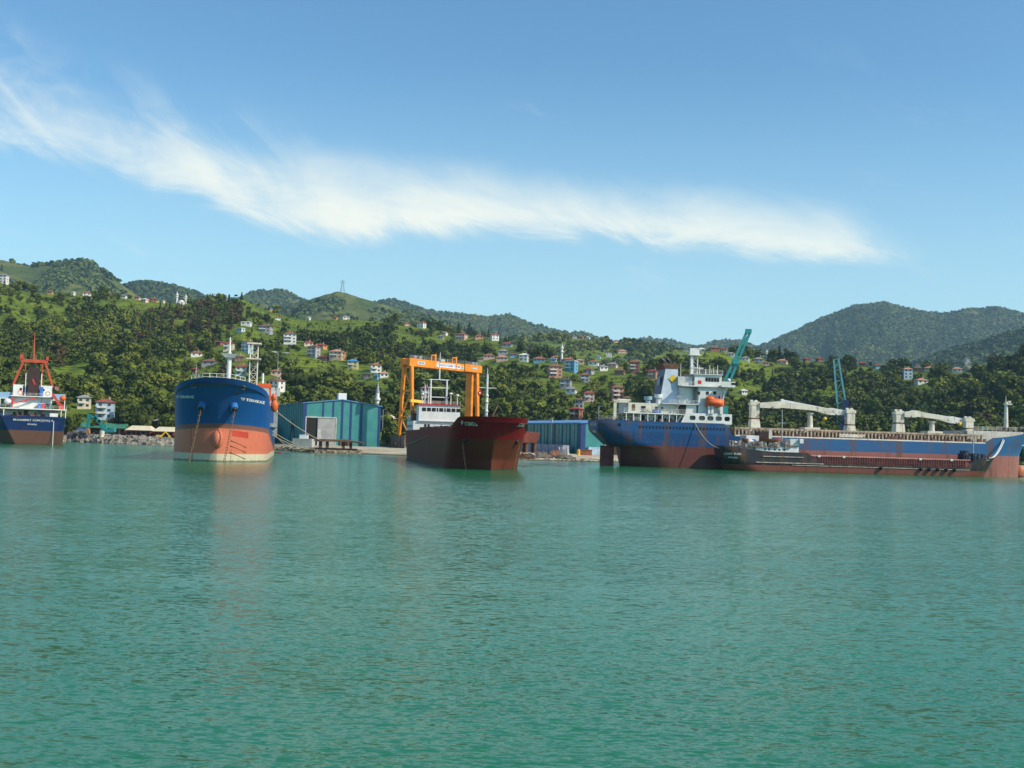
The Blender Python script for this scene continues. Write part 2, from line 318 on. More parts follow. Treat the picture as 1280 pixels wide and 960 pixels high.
# shore sheet: from below the waterline up to the foot of the hills
_sh = [gnd(*p) for p in ((-260, 541), (-60, 549), (0, 552.2), (84, 552), (145, 555), (224, 557.5), (300, 561), (347, 563), (396, 566), (450, 567.5), (490, 569.2), (560, 572.5), (643, 575), (706, 576.6), (750, 577.6), (850, 580), (1000, 583), (1150, 587), (1280, 590), (1500, 597))]
_su = np.array([p.x / p.y for p in _sh]); _sy = np.array([p.y for p in _sh])
def shoreY(u): return np.interp(u, _su, _sy)
def ground_z(x, y):
    u = np.asarray(x, float) / y; d = np.asarray(y, float) - shoreY(u) - 2.5 * fbm(np.asarray(x) / 9.0, np.asarray(y) * 0, 3, 3)
    z = np.interp(d, [-6, 0, 2.5, 8, 20], [-1.6, 0.0, 0.7, 1.1, 1.6]); yard = 1.6 + 0 * z
    z = z + 0.25 * fbm(np.asarray(x) / 5, np.asarray(y) / 5, 3, 4) * np.clip(d / 3, 0, 1) * np.clip((24 - d) / 12, 0, 1)
    return z
us = np.linspace(-ULIM, ULIM, 420); dd = np.concatenate([np.linspace(-8, 26, 40), np.linspace(32, 300, 18)])
U, Dd = np.meshgrid(us, dd); Y = np.minimum(shoreY(U) + Dd, 500 + 0.2 * Dd); X = U * Y; Z = ground_z(X, Y)
Z = np.where(Y > 485, np.minimum(Z, near.z(U, Y) - 0.4), Z)
i = np.arange(U.size).reshape(U.shape)
m = bpy.data.materials.new('yard ground'); m.use_nodes = True; t = m.node_tree; b = t.nodes['Principled BSDF']; b.inputs['Roughness'].default_value = 0.9
g = N(t, 'ShaderNodeNewGeometry'); sp = N(t, 'ShaderNodeSeparateXYZ'); t.links.new(g.outputs['Position'], sp.inputs[0])
n1 = N(t, 'ShaderNodeTexNoise', inp={'Scale': 0.12, 'Detail': 8.0, 'Roughness': .65}); t.links.new(g.outputs['Position'], n1.inputs['Vector'])
n2 = N(t, 'ShaderNodeTexNoise', inp={'Scale': 1.5, 'Detail': 6.0, 'Roughness': .7}); t.links.new(g.outputs['Position'], n2.inputs['Vector'])
c1 = mixc(t, smooth(t, n1.outputs[0], .4, .6), (0.36, 0.30, 0.20), (0.50, 0.44, 0.31))
c2 = mixc(t, smooth(t, n2.outputs[0], .4, .6), (0.17, 0.15, 0.12), (0.30, 0.27, 0.21))
c = mixc(t, smooth(t, sp.outputs[0], -85, -60), c2, c1)
c = mixc(t, mth(t, 'MULTIPLY', smooth(t, n1.outputs[0], .55, .68), mth(t, 'SUBTRACT', 1.0, smooth(t, sp.outputs[0], -75, -50))), c, (0.10, 0.13, 0.03))
c = mixc(t, smooth(t, sp.outputs[2], 0.55, 0.1), c, (0.055, 0.05, 0.035))
c = mixc(t, smooth(t, sp.outputs[1], 462, 480), c, (0.05, 0.08, 0.02))
t.links.new(c, b.inputs['Base Color']); bp = N(t, 'ShaderNodeBump', inp={'Distance': .15}); t.links.new(n2.outputs[0], bp.inputs['Height']); t.links.new(bp.outputs[0], b.inputs['Normal'])
o = bpy.data.objects.new('shore_ground', npmesh('shore_ground', np.stack([X, Y, Z], -1), np.stack([i[:-1, :-1], i[:-1, 1:], i[1:, 1:], i[1:, :-1]], -1).reshape(-1, 4), [m], smooth_=True)); C.objects.link(o); o['kind'] = 'structure'

# water
m = bpy.data.materials.new('sea water'); m.use_nodes = True; t = m.node_tree; b = t.nodes['Principled BSDF']
g = N(t, 'ShaderNodeNewGeometry')
def wn(sx, sy, d, rough=.55, ds=0.0, rot=0.0):
    mp = N(t, 'ShaderNodeMapping'); mp.inputs['Scale'].default_value = (sx, sy, 1); mp.inputs['Rotation'].default_value = (0, 0, rot); t.links.new(g.outputs['Position'], mp.inputs[0])
    n = N(t, 'ShaderNodeTexNoise', inp={'Scale': 1.0, 'Detail': float(d), 'Roughness': rough, 'Distortion': ds}); t.links.new(mp.outputs[0], n.inputs['Vector']); return n.outputs[0]
# wavelet slopes straight from noise vectors, so that far ripples keep their steepness
def slope(sx, sy, d, rough, ds, rot, amp, z=0.0):
    mp = N(t, 'ShaderNodeMapping'); mp.inputs['Scale'].default_value = (sx, sy, 1); mp.inputs['Rotation'].default_value = (0, 0, rot); mp.inputs['Location'].default_value = (0, 0, z); t.links.new(g.outputs['Position'], mp.inputs[0])
    n = N(t, 'ShaderNodeTexNoise', inp={'Scale': 1.0, 'Detail': float(d), 'Roughness': rough, 'Distortion': ds}); t.links.new(mp.outputs[0], n.inputs['Vector'])
    v = N(t, 'ShaderNodeVectorMath', operation='SUBTRACT'); t.links.new(n.outputs['Color'], v.inputs[0]); v.inputs[1].default_value = (.5, .5, .5)
    w = N(t, 'ShaderNodeVectorMath', operation='MULTIPLY'); t.links.new(v.outputs[0], w.inputs[0]); w.inputs[1].default_value = (amp * .6, amp, 0); return w.outputs[0]
def vadd(a, b_):
    v = N(t, 'ShaderNodeVectorMath', operation='ADD'); t.links.new(a, v.inputs[0]); (t.links.new(b_, v.inputs[1]) if not isinstance(b_, tuple) else setattr(v.inputs[1], 'default_value', b_)); return v.outputs[0]
sl = vadd(vadd(slope(.75, 2.3, 3, .55, .5, .20, .28), slope(2.8, 7.0, 4, .65, .5, -.15, .90, 3.0)), slope(.10, .3, 2, .5, .2, .1, .10, 9.0))
gust = wn(0.012, 0.05, 4, .6, .4, 0); amp_ = mth(t, 'MULTIPLY_ADD', smooth(t, gust, .36, .64), 0.45, 0.70)
sc_ = N(t, 'ShaderNodeVectorMath', operation='SCALE'); t.links.new(sl, sc_.inputs[0]); t.links.new(amp_, sc_.inputs['Scale'])
nn = N(t, 'ShaderNodeVectorMath', operation='NORMALIZE'); t.links.new(vadd(sc_.outputs[0], (0, 0, 1)), nn.inputs[0]); t.links.new(nn.outputs[0], b.inputs['Normal'])
col = mixc(t, smooth(t, wn(0.006, 0.02, 3), .35, .65), (0.014, 0.138, 0.056), (0.018, 0.165, 0.070))
t.links.new(col, b.inputs['Base Color']); b.inputs['Roughness'].default_value = 0.16; b.inputs['IOR'].default_value = 1.33; b.inputs['Specular IOR Level'].default_value = 0.5
o = MB().add([(-2600, -400, 0), (2600, -400, 0), (2600, 620, 0), (-2600, 620, 0)], [(0, 1, 2, 3)]).build('sea_water', m); o['kind'] = 'structure'
# ------------------------------------------------------------------ houses
GLASS = mat('window glass', (0.03, 0.035, 0.045), 0.15, 0.3, 2, spec=0.8)
_win = {}
def win_mesh(w, h):
    k = (round(w, 1), round(h, 1))
    if k not in _win:
        o = MB().box(-w / 2, w / 2, -0.05, 0.04, 0, h).build('window', GLASS); _win[k] = o.data; bpy.data.objects.remove(o)
    return _win[k]
def window(parent, x, y, z, w, h, rz=0.0):
    o = bpy.data.objects.new('window', win_mesh(w, h)); C.objects.link(o); o.parent = parent; o.location = (x, y, z); o.rotation_euler.z = rz
WALLC = dict(white=(.70, .69, .66), cream=(.66, .58, .42), yellow=(.55, .46, .22), grey=(.36, .36, .37), pink=(.62, .42, .36), salmon=(.50, .26, .18), peach=(.62, .44, .32),
             blue=(.13, .34, .52), paleblue=(.45, .58, .68), aqua=(.40, .58, .56), orange=(.55, .27, .12), darkgrey=(.14, .14, .15), brick=(.30, .13, .09), brown=(.22, .13, .10))
ROOFC = dict(red=(.30, .07, .045), brown=(.22, .10, .065), orange=(.36, .13, .07), grey=(.28, .27, .27), white=(.70, .70, .68), blue=(.06, .24, .55), maroon=(.25, .05, .05), pink=(.50, .25, .19), dark=(.08, .07, .07), salmon=(.52, .24, .16), rust=(.28, .12, .06))
HOUSES = []   # (px0, px1, py_top, py_base, Y)
_hr = random.Random(3)
def house(px, py, wpx, st, wall, roof, label, cat='house', flat=False, yaw=None, name=None, porch=False):
    p = hit(px, py); s = p.y / FPX; w = max(wpx * s * .93, 3.0); dp = w * _hr.uniform(.72, .9); sh = 2.6; h = st * sh
    yaw = R(_hr.uniform(-32, 24)) if yaw is None else R(yaw)
    w /= (math.cos(yaw) + 0.75 * abs(math.sin(yaw)))**1.0; dp = w * .8
    root = empty(name or 'house', p, label, cat, yaw)
    wm = mat(wall + ' house wall', WALLC[wall], 0.8, 0.12, .4); rm = mat(roof + ' house roof', ROOFC[roof], 0.75, 0.22, .7)
    MB().box(-w / 2, w / 2, -dp / 2, dp / 2, -4, h).build('wall', wm, root)
    b = MB(); ov = .6
    if flat:
        b.box(-w / 2 - .3, w / 2 + .3, -dp / 2 - .3, dp / 2 + .3, h, h + .35)
        b.box(-w / 2 + .5, w / 2 - .5, -dp / 2 + .5, dp / 2 - .5, h + .35, h + .6)
    else:
        rh = w * .16 + .3; x, y = w / 2 + ov, dp / 2 + ov; e = .2
        b.box(-x, x, -y, y, h, h + e); g = max(w / 2 - dp / 2, .3)
        b.add([(-x, -y, h + e), (x, -y, h + e), (x, y, h + e), (-x, y, h + e), (-g, 0, h + rh + e), (g, 0, h + rh + e)], [(0, 1, 5, 4), (2, 3, 4, 5), (1, 2, 5), (3, 0, 4)])
    rf = b.build('roof', rm, root)
    if wpx >= 12 and not flat: MB().box(w * .18, w * .18 + .6, .4, 1.0, h + .6, h + w * .16 + 1.5).build('chimney', mat('chimney plaster', (.4, .36, .32)), rf)
    if wpx >= 6:
        n = max(2, int(w / 3.1)); side = -1 if yaw > R(-5) else 1
        for k in range(int(st)):
            z = k * sh + .95
            for j in range(n): window(root, -w / 2 + w * (j + .5) / n, -dp / 2, z, min(1.35, w / n * .5), 1.25)
            if wpx >= 10:
                nn = max(1, int(dp / 3.6))
                for sx in (-1, 1):
                    for j in range(nn): window(root, sx * w / 2, -dp / 2 + dp * (j + .5) / nn, z, 1.2, 1.2, R(90))
        if st >= 2 and wpx >= 13:
            bm_ = mat('balcony white', (.68, .67, .64), .7)
            for k in range(1, int(st)):
                z = k * sh; q = MB().box(-w * .42, w * .1, -dp / 2 - 1.3, -dp / 2, z - .12, z).box(-w * .42, w * .1, -dp / 2 - 1.3, -dp / 2 - 1.2, z, z + .85)
                q.box(-w * .42, -w * .42 + .1, -dp / 2 - 1.2, -dp / 2, z, z + .85); q.build('balcony', bm_, root)
    HOUSES.append((px - wpx * .62, px + wpx * .62, py - (h + 1) / s, py + 1.5, p.y, p.x))
    return root
HL = [
 (5,352,10,3,'white','grey','white three-storey block at the far left end of the hill crest'),
 (63,364,7,1,'orange','orange','tiny orange-pink hut alone on the bright green crest at the left'),
 (92,366,5,1,'white','white','tiny white hut between the orange hut and the white crest house'),
 (109,366,12,1,'white','rust','white low house with red-brown end on the left crest'),
 (137,363,6,1,'cream','brown','small cream house beside the tall tree on the left crest'),
 (155,372,7,1,'white','grey','small white house below the crest tree on the left'),
 (172,373,7,1,'peach','brown','leftmost peach house of the crest hamlet left of the twin minarets'),
 (181,378,9,1,'pink','white','pinkish white house lowest in the crest hamlet left of the twin minarets'),
 (191,374,12,1,'brown','brown','wide brown-roofed house at the back of the crest hamlet'),
 (196,378,6,1,'yellow','grey','small yellow house in the crest hamlet'),
 (204,376,5,1,'cream','grey','small cream house nearest to the twin minarets'),
 (308,407,13,1,'white','white','white flat-roofed house, upper of the two pale boxes above the blue bow ship','f'),
 (301,415,11,1,'paleblue','white','pale blue flat-roofed house, lower of the two pale boxes above the blue bow ship','f'),
 (332,416,17,2,'grey','brown','grey two-storey house with brown roof right of the two pale boxes'),
 (347,400,8,1,'white','rust','small white house with rusty roof high above the white apartment block'),
 (339,385,5,1,'orange','blue','tiny hut with a bright blue roof just under the round hilltop'),
 (362,430,19,3,'white','brown','bright white three-storey block standing alone above the long meadow'),
 (385,433,14,1,'cream','red','cream low house with red roof right of the bright white block'),
 (392,447,17,3,'grey','brown','grey-white four-window block with blue-shaded balconies left of the red roofed cluster'),
 (401,436,16,1,'orange','red','house with the brightest red roof behind the grey-white block'),
 (421,449,19,2,'peach','pink','wide peach house in the middle of the red roofed cluster'),
 (405,451,14,1,'brown','maroon','maroon-roofed low house in front of the red roofed cluster'),
 (428,450,8,2,'orange','pink','narrow orange-walled house at the right of the red roofed cluster'),
 (441,461,14,2,'yellow','blue','yellow-walled house with a bright blue roof'),
 (469,466,17,2,'white','rust','white house with two storeys left of the yellow gantry crane'),
 (458,473,11,1,'darkgrey','dark','dark grey house between the blue-roofed house and the white one'),
 (479,472,14,1,'white','pink','white low house with pink roof just left of the gantry crane'),
 (470,475,7,1,'blue','blue','small bright blue shed below the white houses left of the gantry'),
 (245,446,18,1,'white','brown','white house with long brown roof left of the blue bow ship mast'),
 (262,457,18,1,'grey','brown','grey low house with flat brown roof below the long brown roofed one'),
 (274,432,9,1,'brick','maroon','small brick house with maroon roof left of the cream house'),
 (286,438,13,2,'cream','maroon','cream house with maroon roof behind the white foremast of the blue ship'),
 (309,441,15,3,'paleblue','brown','pale blue three-storey house behind the lattice mast of the blue ship'),
 (298,451,15,1,'brown','brown','dark brown shed below the pale blue house'),
 (301,470,16,2,'aqua','red','pale aqua house with red roof right above the blue ship bow'),
 (243,467,8,1,'brick','red','little brick hut with red roof above the left rail of the blue ship'),
 (345,470,15,1,'pink','rust','pink house with rusty roof above the white two-storey house'),
 (346,488,21,2,'white','brown','large white two-storey house with brown roof right behind the blue ship'),
 (386,400,5,1,'white','white','tiny white house left of the orange one under the pylon hill'),
 (419,399,6,1,'orange','orange','tiny orange house under the pylon hill'),
 (432,398,11,1,'white','grey','white house right of the orange one under the pylon hill'),
 (508,405,8,1,'peach','brown','small peach house left of the white red-roofed one on the central crest'),
 (527,410,12,2,'white','red','white house with red roof among the dark pines of the central crest'),
 (556,419,8,1,'white','pink','small white house right of the dark pines on the central crest'),
 (551,424,8,1,'grey','grey','grey-blue hut below the small white house on the central crest'),
 (577,425,16,2,'pink','red','pinkish house with two red roofs in the middle of the central crest'),
 (598,424,13,1,'salmon','red','salmon low house with red roof right of the pinkish crest house'),
 (618,425,12,2,'white','red','white house with red roof at the right end of the central crest'),
 (634,434,15,1,'grey','red','grey house with red roof topmost of the slope village above the gantry'),
 (629,443,13,1,'grey','grey','grey-roofed house in the middle of the slope village above the gantry'),
 (611,449,15,1,'pink','rust','pink house with rusty roof at the left of the slope village'),
 (601,452,6,1,'grey','rust','little grey hut at the left end of the slope village'),
 (628,451,16,1,'peach','pink','peach house with pale roof lowest in the slope village'),
 (641,447,10,1,'blue','maroon','small blue house with maroon roof at the right of the slope village'),
 (655,452,14,2,'white','white','bright white house with white roof at the left of the minaret village'),
 (674,453,16,1,'blue','orange','blue-walled house with a long orange roof left of the minaret'),
 (691,453,10,1,'aqua','white','pale aqua house just left of the minaret'),
 (694,446,12,1,'brown','rust','rusty roofed house behind the pale aqua one'),
 (710,451,16,1,'brown','orange','wide orange-roofed mosque house at the foot of the minaret'),
 (714,465,18,3,'blue','white','bright blue three-storey block on stilts below the minaret','f'),
 (725,455,11,1,'pink','pink','pink-roofed house right behind the bright blue block'),
 (742,455,15,1,'white','rust','white house with long rusty roof right of the bright blue block'),
 (693,472,20,3,'salmon','brown','salmon three-storey block left of the bright blue one'),
 (736,467,15,1,'grey','maroon','grey house with maroon hip roof between the two white houses'),
 (753,463,14,1,'white','grey','white house with a grey roof right of the maroon roofed one'),
 (731,478,13,2,'grey','rust','light grey house with two rows of windows below the maroon roof'),
 (707,485,17,2,'grey','dark','grey house with dark roof, upper of the stepped pair under the salmon block'),
 (714,492,16,1,'white','grey','white terrace house, lower of the stepped pair under the salmon block'),
 (736,502,14,2,'pink','red','pinkish house with red hip roof above the green warehouse'),
 (724,511,12,2,'grey','brown','unfinished grey house left of the red hip roof'),
 (720,524,18,2,'brick','red','dark brick house with red roof just above the green warehouse'),
 (771,500,18,3,'salmon','brown','salmon three-storey block above the stern of the big blue ship'),
 (785,503,11,1,'peach','rust','peach annexe at the right foot of the salmon block'),
 (775,468,15,1,'brown','brown','brown house left of the tall red roofed house'),
 (793,466,15,3,'brick','red','tall brick house with pale balconies and red roof'),
 (816,473,14,2,'salmon','red','salmon house with red roof nearest to the blue funnel'),
 (748,448,7,1,'paleblue','grey','pale blue hut left of the white tower house on the farther slope'),
 (761,446,8,2,'white','white','white tower house on the farther slope','f'),
 (766,454,15,1,'pink','grey','mauve house with grey roof below the white tower house'),
 (777,441,12,1,'pink','pink','pink-roofed house alone on the farther slope'),
 (718,423,6,1,'white','grey','leftmost white house of the distant ridge hamlet'),
 (726,423,8,1,'brick','rust','brick house of the distant ridge hamlet'),
 (735,422,6,1,'white','white','brightest white house of the distant ridge hamlet'),
 (770,428,7,1,'peach','rust','peach hut on the distant ridge right of the hamlet'),
 (877,438,11,1,'cream','white','cream house with white roof left of the brick one on the ridge'),
 (893,439,13,1,'brick','brown','brick house on the ridge behind the big ship'),
 (905,440,8,1,'pink','red','pink house with red roof left of the teal boom'),
 (914,446,10,1,'white','grey','white house directly behind the teal boom'),
 (932,451,11,1,'white','grey','white house with grey roof right of the teal boom'),
 (948,453,14,1,'grey','grey','grey low house left of the slim distant minaret'),
 (957,457,8,1,'pink','rust','small pink house below the slim distant minaret'),
 (978,455,15,1,'peach','pink','peach house with pink roof right of the slim distant minaret'),
 (1008,449,8,1,'brick','red','small red-roofed house, left one among the crest trees above the deck cranes'),
 (1024,449,9,1,'brown','red','red-roofed house, right one among the crest trees above the deck cranes'),
 (929,493,10,1,'white','white','lone white hut low on the slope right of the ship bridge'),
 (1078,457,10,1,'brick','red','brick house with red roof right of the teal A-shaped crane boom'),
 (1096,459,8,1,'blue','red','small blue house with red roof on the right crest'),
 (1134,474,12,3,'paleblue','salmon','tall pale blue house half hidden in the trees on the right'),
 (1147,462,12,1,'brown','brown','brown house with two chimneys on the right crest'),
 (1161,462,12,1,'cream','salmon','cream house right of the brown one on the right crest'),
 (1196,463,14,1,'white','salmon','white house with wide salmon roof on the right crest'),
 (1216,464,8,1,'brick','brown','low brick house beside the white smoke'),
 (1151,480,15,1,'white','salmon','white bungalow with pale red roof in the woods on the right'),
 (531,497,15,2,'grey','brown','grey house behind the mast of the red ship'),
]
for h_ in HL: house(*h_[:7], flat=len(h_) > 7)
house(105, 511, 20, 2, 'cream', 'grey', 'cream house with dark grey roof, left of the tall block near the shore', yaw=18)
house(131, 524, 26, 3, 'paleblue', 'red', 'tall pale blue and white block with red roof near the left shore', cat='apartment block', yaw=14)

WHITE = mat('white plaster', (.78, .77, .74), .7, .06)
def minaret(px, py, hpx, label, w=1.0):
    p = hit(px, py) if not isinstance(py, Vector) else py
    H = hpx * p.y / FPX; r = max(H * .045, .9) * w
    root = empty('minaret', p, label, 'minaret')
    MB().tube((0, 0, -3), (0, 0, H * .12), r * 1.35, r * 1.3, 10).tube((0, 0, H * .12), (0, 0, H * .84), r, r * .85, 12).build('shaft', WHITE, root)
    for z in (.50, .68): MB().tube((0, 0, H * z - r * .9), (0, 0, H * z), r * .9, r * 1.7, 12).tube((0, 0, H * z), (0, 0, H * z + r * .8), r * 1.7, r * 1.7, 12).build('balcony', WHITE, root)
    MB().tube((0, 0, H * .84), (0, 0, H), r * 1.0, .06, 12).build('spire', mat('lead grey', (.3, .32, .36), .5), root)
    HOUSES.append((px - 5, px + 5, py - hpx if not isinstance(py, Vector) else 0, py + 1 if not isinstance(py, Vector) else 0, p.y, p.x))
    return root
minaret(221, 378, 16, 'left white minaret of the pair on the left crest', 1.0)
minaret(232, 377, 13, 'right, shorter white minaret of the pair on the left crest', 1.0)
minaret(702, 453, 25, 'tall white minaret in the middle of the hillside village')
minaret(958, 447, 12, 'slim white minaret on the distant ridge right of the teal boom', .9)
p = hit(227, 377); root = empty('mosque', p, 'small white domed mosque between the two minarets on the left crest', 'mosque'); root.scale = (.6, .6, .6)
MB().box(-5, 5, -5, 5, -3, 3.4).build('wall', WHITE, root); MB().ball((0, 0, 3.4), (4.2, 4.2, 3.2), 0, 14, 6, half=True).build('dome', WHITE, root)
# mosque by the yard
p = at(484, 552, 520); p.z = 2.0; root = empty('mosque', p, 'domed mosque with pale walls between the warehouse and the gantry crane', 'mosque', R(-12)); root.scale = (.85, .85, .85)
pk = mat('mosque wall', (.55, .44, .33), .8, .15); dm = mat('mosque dome', (.60, .47, .40), .6, .12)
MB().box(-7, 7, -7, 7, -1, 9).box(-8.2, 8.2, -8.2, 8.2, -1, 6.2).build('wall', pk, root)
MB().tube((0, 0, 9), (0, 0, 11.2), 6.0, 6.0, 12).build('drum', WHITE, root); MB().ball((0, 0, 11.2), (5.9, 5.9, 5.2), 0, 20, 8, half=True).tube((0, 0, 16.2), (0, 0, 18), .12, .05, 6).build('dome', dm, root)
for x in (-6, 6): MB().ball((x, -6, 6.2), (1.9, 1.9, 1.7), 0, 12, 6, half=True).build('small_dome', dm, root)
for z in (1.2, 4.0):
    for k in range(4): window(root, -6 + 4 * k, -8.2, z, 1.2, 1.6)
minaret_p = at(470, 552, 525); minaret_p.z = 2.0
r_ = empty('minaret', minaret_p, 'white minaret with grey spire rising just behind the warehouse roof', 'minaret')
MB().box(-1.6, 1.6, -1.6, 1.6, -1, 6).tube((0, 0, 6), (0, 0, 24), .95, .85, 14).build('shaft', WHITE, r_); MB().tube((0, 0, 20), (0, 0, 20.8), .9, 1.4, 14).tube((0, 0, 20.8), (0, 0, 21.6), 1.4, 1.4, 14).build('balcony', WHITE, r_)
MB().tube((0, 0, 24), (0, 0, 29.5), .9, .05, 14).build('spire', mat('lead grey', (.3, .32, .36), .5), r_)
# pylons and poles on the ridges
STEEL = mat('galvanised steel', (.25, .26, .28), .5, .1, metal=.3)
def pylon(px, py, hpx, label, wd=.2):
    p = hit(px, py); H = hpx * p.y / FPX; r = empty('power_pylon', p, label, 'pylon'); w = H * wd; b = MB(); k = H * .011
    for sx in (-1, 1):
        for sy in (-1, 1): b.beam((sx * w / 2, sy * w / 2, -1), (sx * w * .1, sy * w * .1, H), k * 1.6)
    for j in range(6):
        z0 = H * j / 6; z1 = H * (j + 1) / 6; f0 = w / 2 * (1 - .8 * j / 6); f1 = w / 2 * (1 - .8 * (j + 1) / 6)
        for s in (-1, 1): b.beam((-s * f0, -f0, z0), (s * f1, -f1, z1), k); b.beam((s * f0, f0, z0), (s * f1, -f1, z1), k)
    b.build('lattice_tower', STEEL, r); q = MB()
    for z in (.78, .9): q.beam((-w * .75, 0, H * z), (w * .75, 0, H * z), k * 1.6)
    q.build('cross_arm', STEEL, r)
pylon(428, 365, 15, 'steel lattice pylon standing on top of the round central peak', .32)
pylon(582, 414, 15, 'thin dark mast above the pines of the central crest', .1)
pylon(1210, 463, 9, 'small pole beside the crest houses on the right', .1)
for x_, y_, l_ in ((114, 331, 'small frame pylon on the right shoulder of the left hill'), (1230, 389, 'thin mast on the skyline of the right mountain')): pylon(x_, y_, 5, l_, .3)

# ------------------------------------------------------------------ trees
def leaf_mat(name, a, b_, c, rnd=True):
    m = bpy.data.materials.new(name); m.use_nodes = True; t = m.node_tree; b = t.nodes['Principled BSDF']; b.inputs['Roughness'].default_value = 0.75; b.inputs['Specular IOR Level'].default_value = 0.2
    at_ = N(t, 'ShaderNodeAttribute', attribute_name='tint'); oi = N(t, 'ShaderNodeObjectInfo')
    v = mth(t, 'FRACT', mth(t, 'ADD', at_.outputs['Fac'], oi.outputs['Random'])) if rnd else at_.outputs['Fac']
    cr = N(t, 'ShaderNodeValToRGB'); e = cr.color_ramp.elements; e[0].position = 0.0; e[0].color = a + (1,); e[1].position = 1.0; e[1].color = (.085, .055, .026, 1)
    x = e.new(0.42); x.color = b_ + (1,); x = e.new(0.84); x.color = c + (1,); t.links.new(v, cr.inputs[0])
    g = N(t, 'ShaderNodeNewGeometry'); n = N(t, 'ShaderNodeTexNoise', inp={'Scale': 0.5, 'Detail': 3.0}); t.links.new(g.outputs['Position'], n.inputs['Vector'])
    col = mixc(t, 1.0, cr.outputs[0], mixc(t, smooth(t, n.outputs[0], .3, .7), (.72, .72, .72), (1.25, 1.25, 1.2)), 'MULTIPLY'); t.links.new(col, b.inputs['Base Color'])
    return m
LEAF = leaf_mat('foliage', (0.038, 0.056, 0.010), (0.090, 0.118, 0.018), (0.185, 0.205, 0.028), False)
PINE = leaf_mat('conifer foliage', (0.020, 0.040, 0.010), (0.038, 0.060, 0.014), (0.070, 0.062, 0.022), False)
FARL = leaf_mat('far foliage', (0.050, 0.082, 0.024), (0.095, 0.135, 0.034), (0.170, 0.185, 0.046), False)
BARK = mat('bark', (.10, .07, .045), .9, .3, 2)
def crown(rs, n, kind='broad'):
    """unit-height crown as n jittered leaf-clump quads"""
    if kind == 'broad':
        ns = rs.randint(8, 13); th = rs.rand(ns) * 6.28; rr = np.sqrt(rs.rand(ns)) * .26; cz = .42 + rs.rand(ns) * .42
        rr *= np.clip(1.25 - np.abs(cz - .55) * 1.8, .2, 1); cr = .13 + rs.rand(ns) * .10
        cen = np.stack([rr * np.cos(th), rr * np.sin(th), cz], 1)
        k = rs.choice(ns, n, p=cr ** 2 / (cr ** 2).sum()); d = rs.randn(n, 3); d[:, 2] += .25; d /= np.linalg.norm(d, axis=1)[:, None]
        rad = cr[k] * (1 - .35 * rs.rand(n) ** 2); pos = cen[k] + d * rad[:, None] * np.array([1, 1, .9]); size = .030 + .035 * rs.rand(n)
    elif kind == 'cone':
        z = .14 + .86 * rs.rand(n) ** 1.3; tier = (z * 9) % 1; r = (1 - z) * .24 * (1.1 - .45 * tier) + .01; th = rs.rand(n) * 6.28; q = .55 + .45 * rs.rand(n)
        pos = np.stack([r * q * np.cos(th), r * q * np.sin(th), z], 1); d = np.stack([np.cos(th), np.sin(th), .6 + 0 * z], 1); d /= np.linalg.norm(d, axis=1)[:, None]; size = .024 + .022 * rs.rand(n)
    else:  # umbrella pine: bare trunk, tuft on top
        th = rs.rand(n) * 6.28; r = np.sqrt(rs.rand(n)) * .22; z = .74 + .24 * rs.rand(n) * (1 - r * 3); d = rs.randn(n, 3); d[:, 2] = abs(d[:, 2]) + .3; d /= np.linalg.norm(d, axis=1)[:, None]
        pos = np.stack([r * np.cos(th), r * np.sin(th), z], 1); size = .03 + .03 * rs.rand(n)
    nr = d + rs.randn(n, 3) * .45; nr /= np.linalg.norm(nr, axis=1)[:, None]
    a = np.cross(nr, rs.randn(n, 3)); a /= np.linalg.norm(a, axis=1)[:, None]; b = np.cross(nr, a)
    q = np.stack([pos + (a * c1 + b * c2) * size[:, None] * (.75 + .5 * rs.rand(n, 1)) for c1, c2 in ((-1, -.8), (1, -1), (.8, 1), (-1, .9))], 1)
    return q   # n,4,3
rs = np.random.RandomState(11)
CROWN = {k: [crown(rs, n, k) for _ in range(c)] for k, n, c in (('broad', 210, 9), ('cone', 190, 4), ('umb', 120, 2))}
CROWN_HI = {k: [crown(rs, n, k) for _ in range(c)] for k, n, c in (('broad', 900, 7), ('cone', 700, 3), ('umb', 350, 2))}
# fields of the photograph (pixel x, y, half width, half height, tilt)
FIELDS = [(60,368,42,7,0),(28,386,24,8,0),(20,402,36,6,0),(72,396,20,7,25),(14,420,15,6,0),(115,368,25,6,0),(165,384,32,9,0),(300,376,22,7,10),(318,390,20,7,15),(320,425,36,9,0),(392,411,52,12,5),
 (440,407,42,8,0),(478,397,20,8,0),(210,458,22,6,0),(262,464,26,7,0),(390,462,32,11,0),(425,471,30,9,0),(456,472,18,5,0),(345,446,35,6,0),(490,498,20,6,0),(515,429,20,5,0),(575,484,26,4,-35),(645,480,22,5,-15),
 (672,478,24,8,-20),(655,500,14,6,0),(700,502,28,8,-15),(752,477,26,6,0),(762,492,20,6,0),(845,446,38,9,-15),(792,457,16,8,0),(870,452,35,7,0),(940,460,26,7,0),(966,474,18,7,0),(988,469,24,6,0),(932,488,22,12,0),
 (920,502,22,8,0),(1035,496,24,8,-10),(1060,476,18,6,-20),(1010,457,22,4,0),(1230,488,12,4,0),(720,470,22,5,-15),(735,445,30,6,0),(690,432,30,5,0),(820,428,20,4,0),(356,396,12,4,0),(95,420,20,5,20),(500,418,22,4,0),(590,452,14,3,-20),(400,480,20,5,0),(250,480,24,5,0),(775,480,14,6,0)]
def openness(px, py):
    o = np.zeros_like(px)
    for cx, cy, rx, ry, a in FIELDS:
        ca, sa = math.cos(R(a)), math.sin(R(a)); dx = px - cx; dy = py - cy; e = ((dx * ca + dy * sa) / rx) ** 2 + ((-dx * sa + dy * ca) / ry) ** 2
        o = np.maximum(o, np.clip(1.35 - e, 0, 1))
    return o
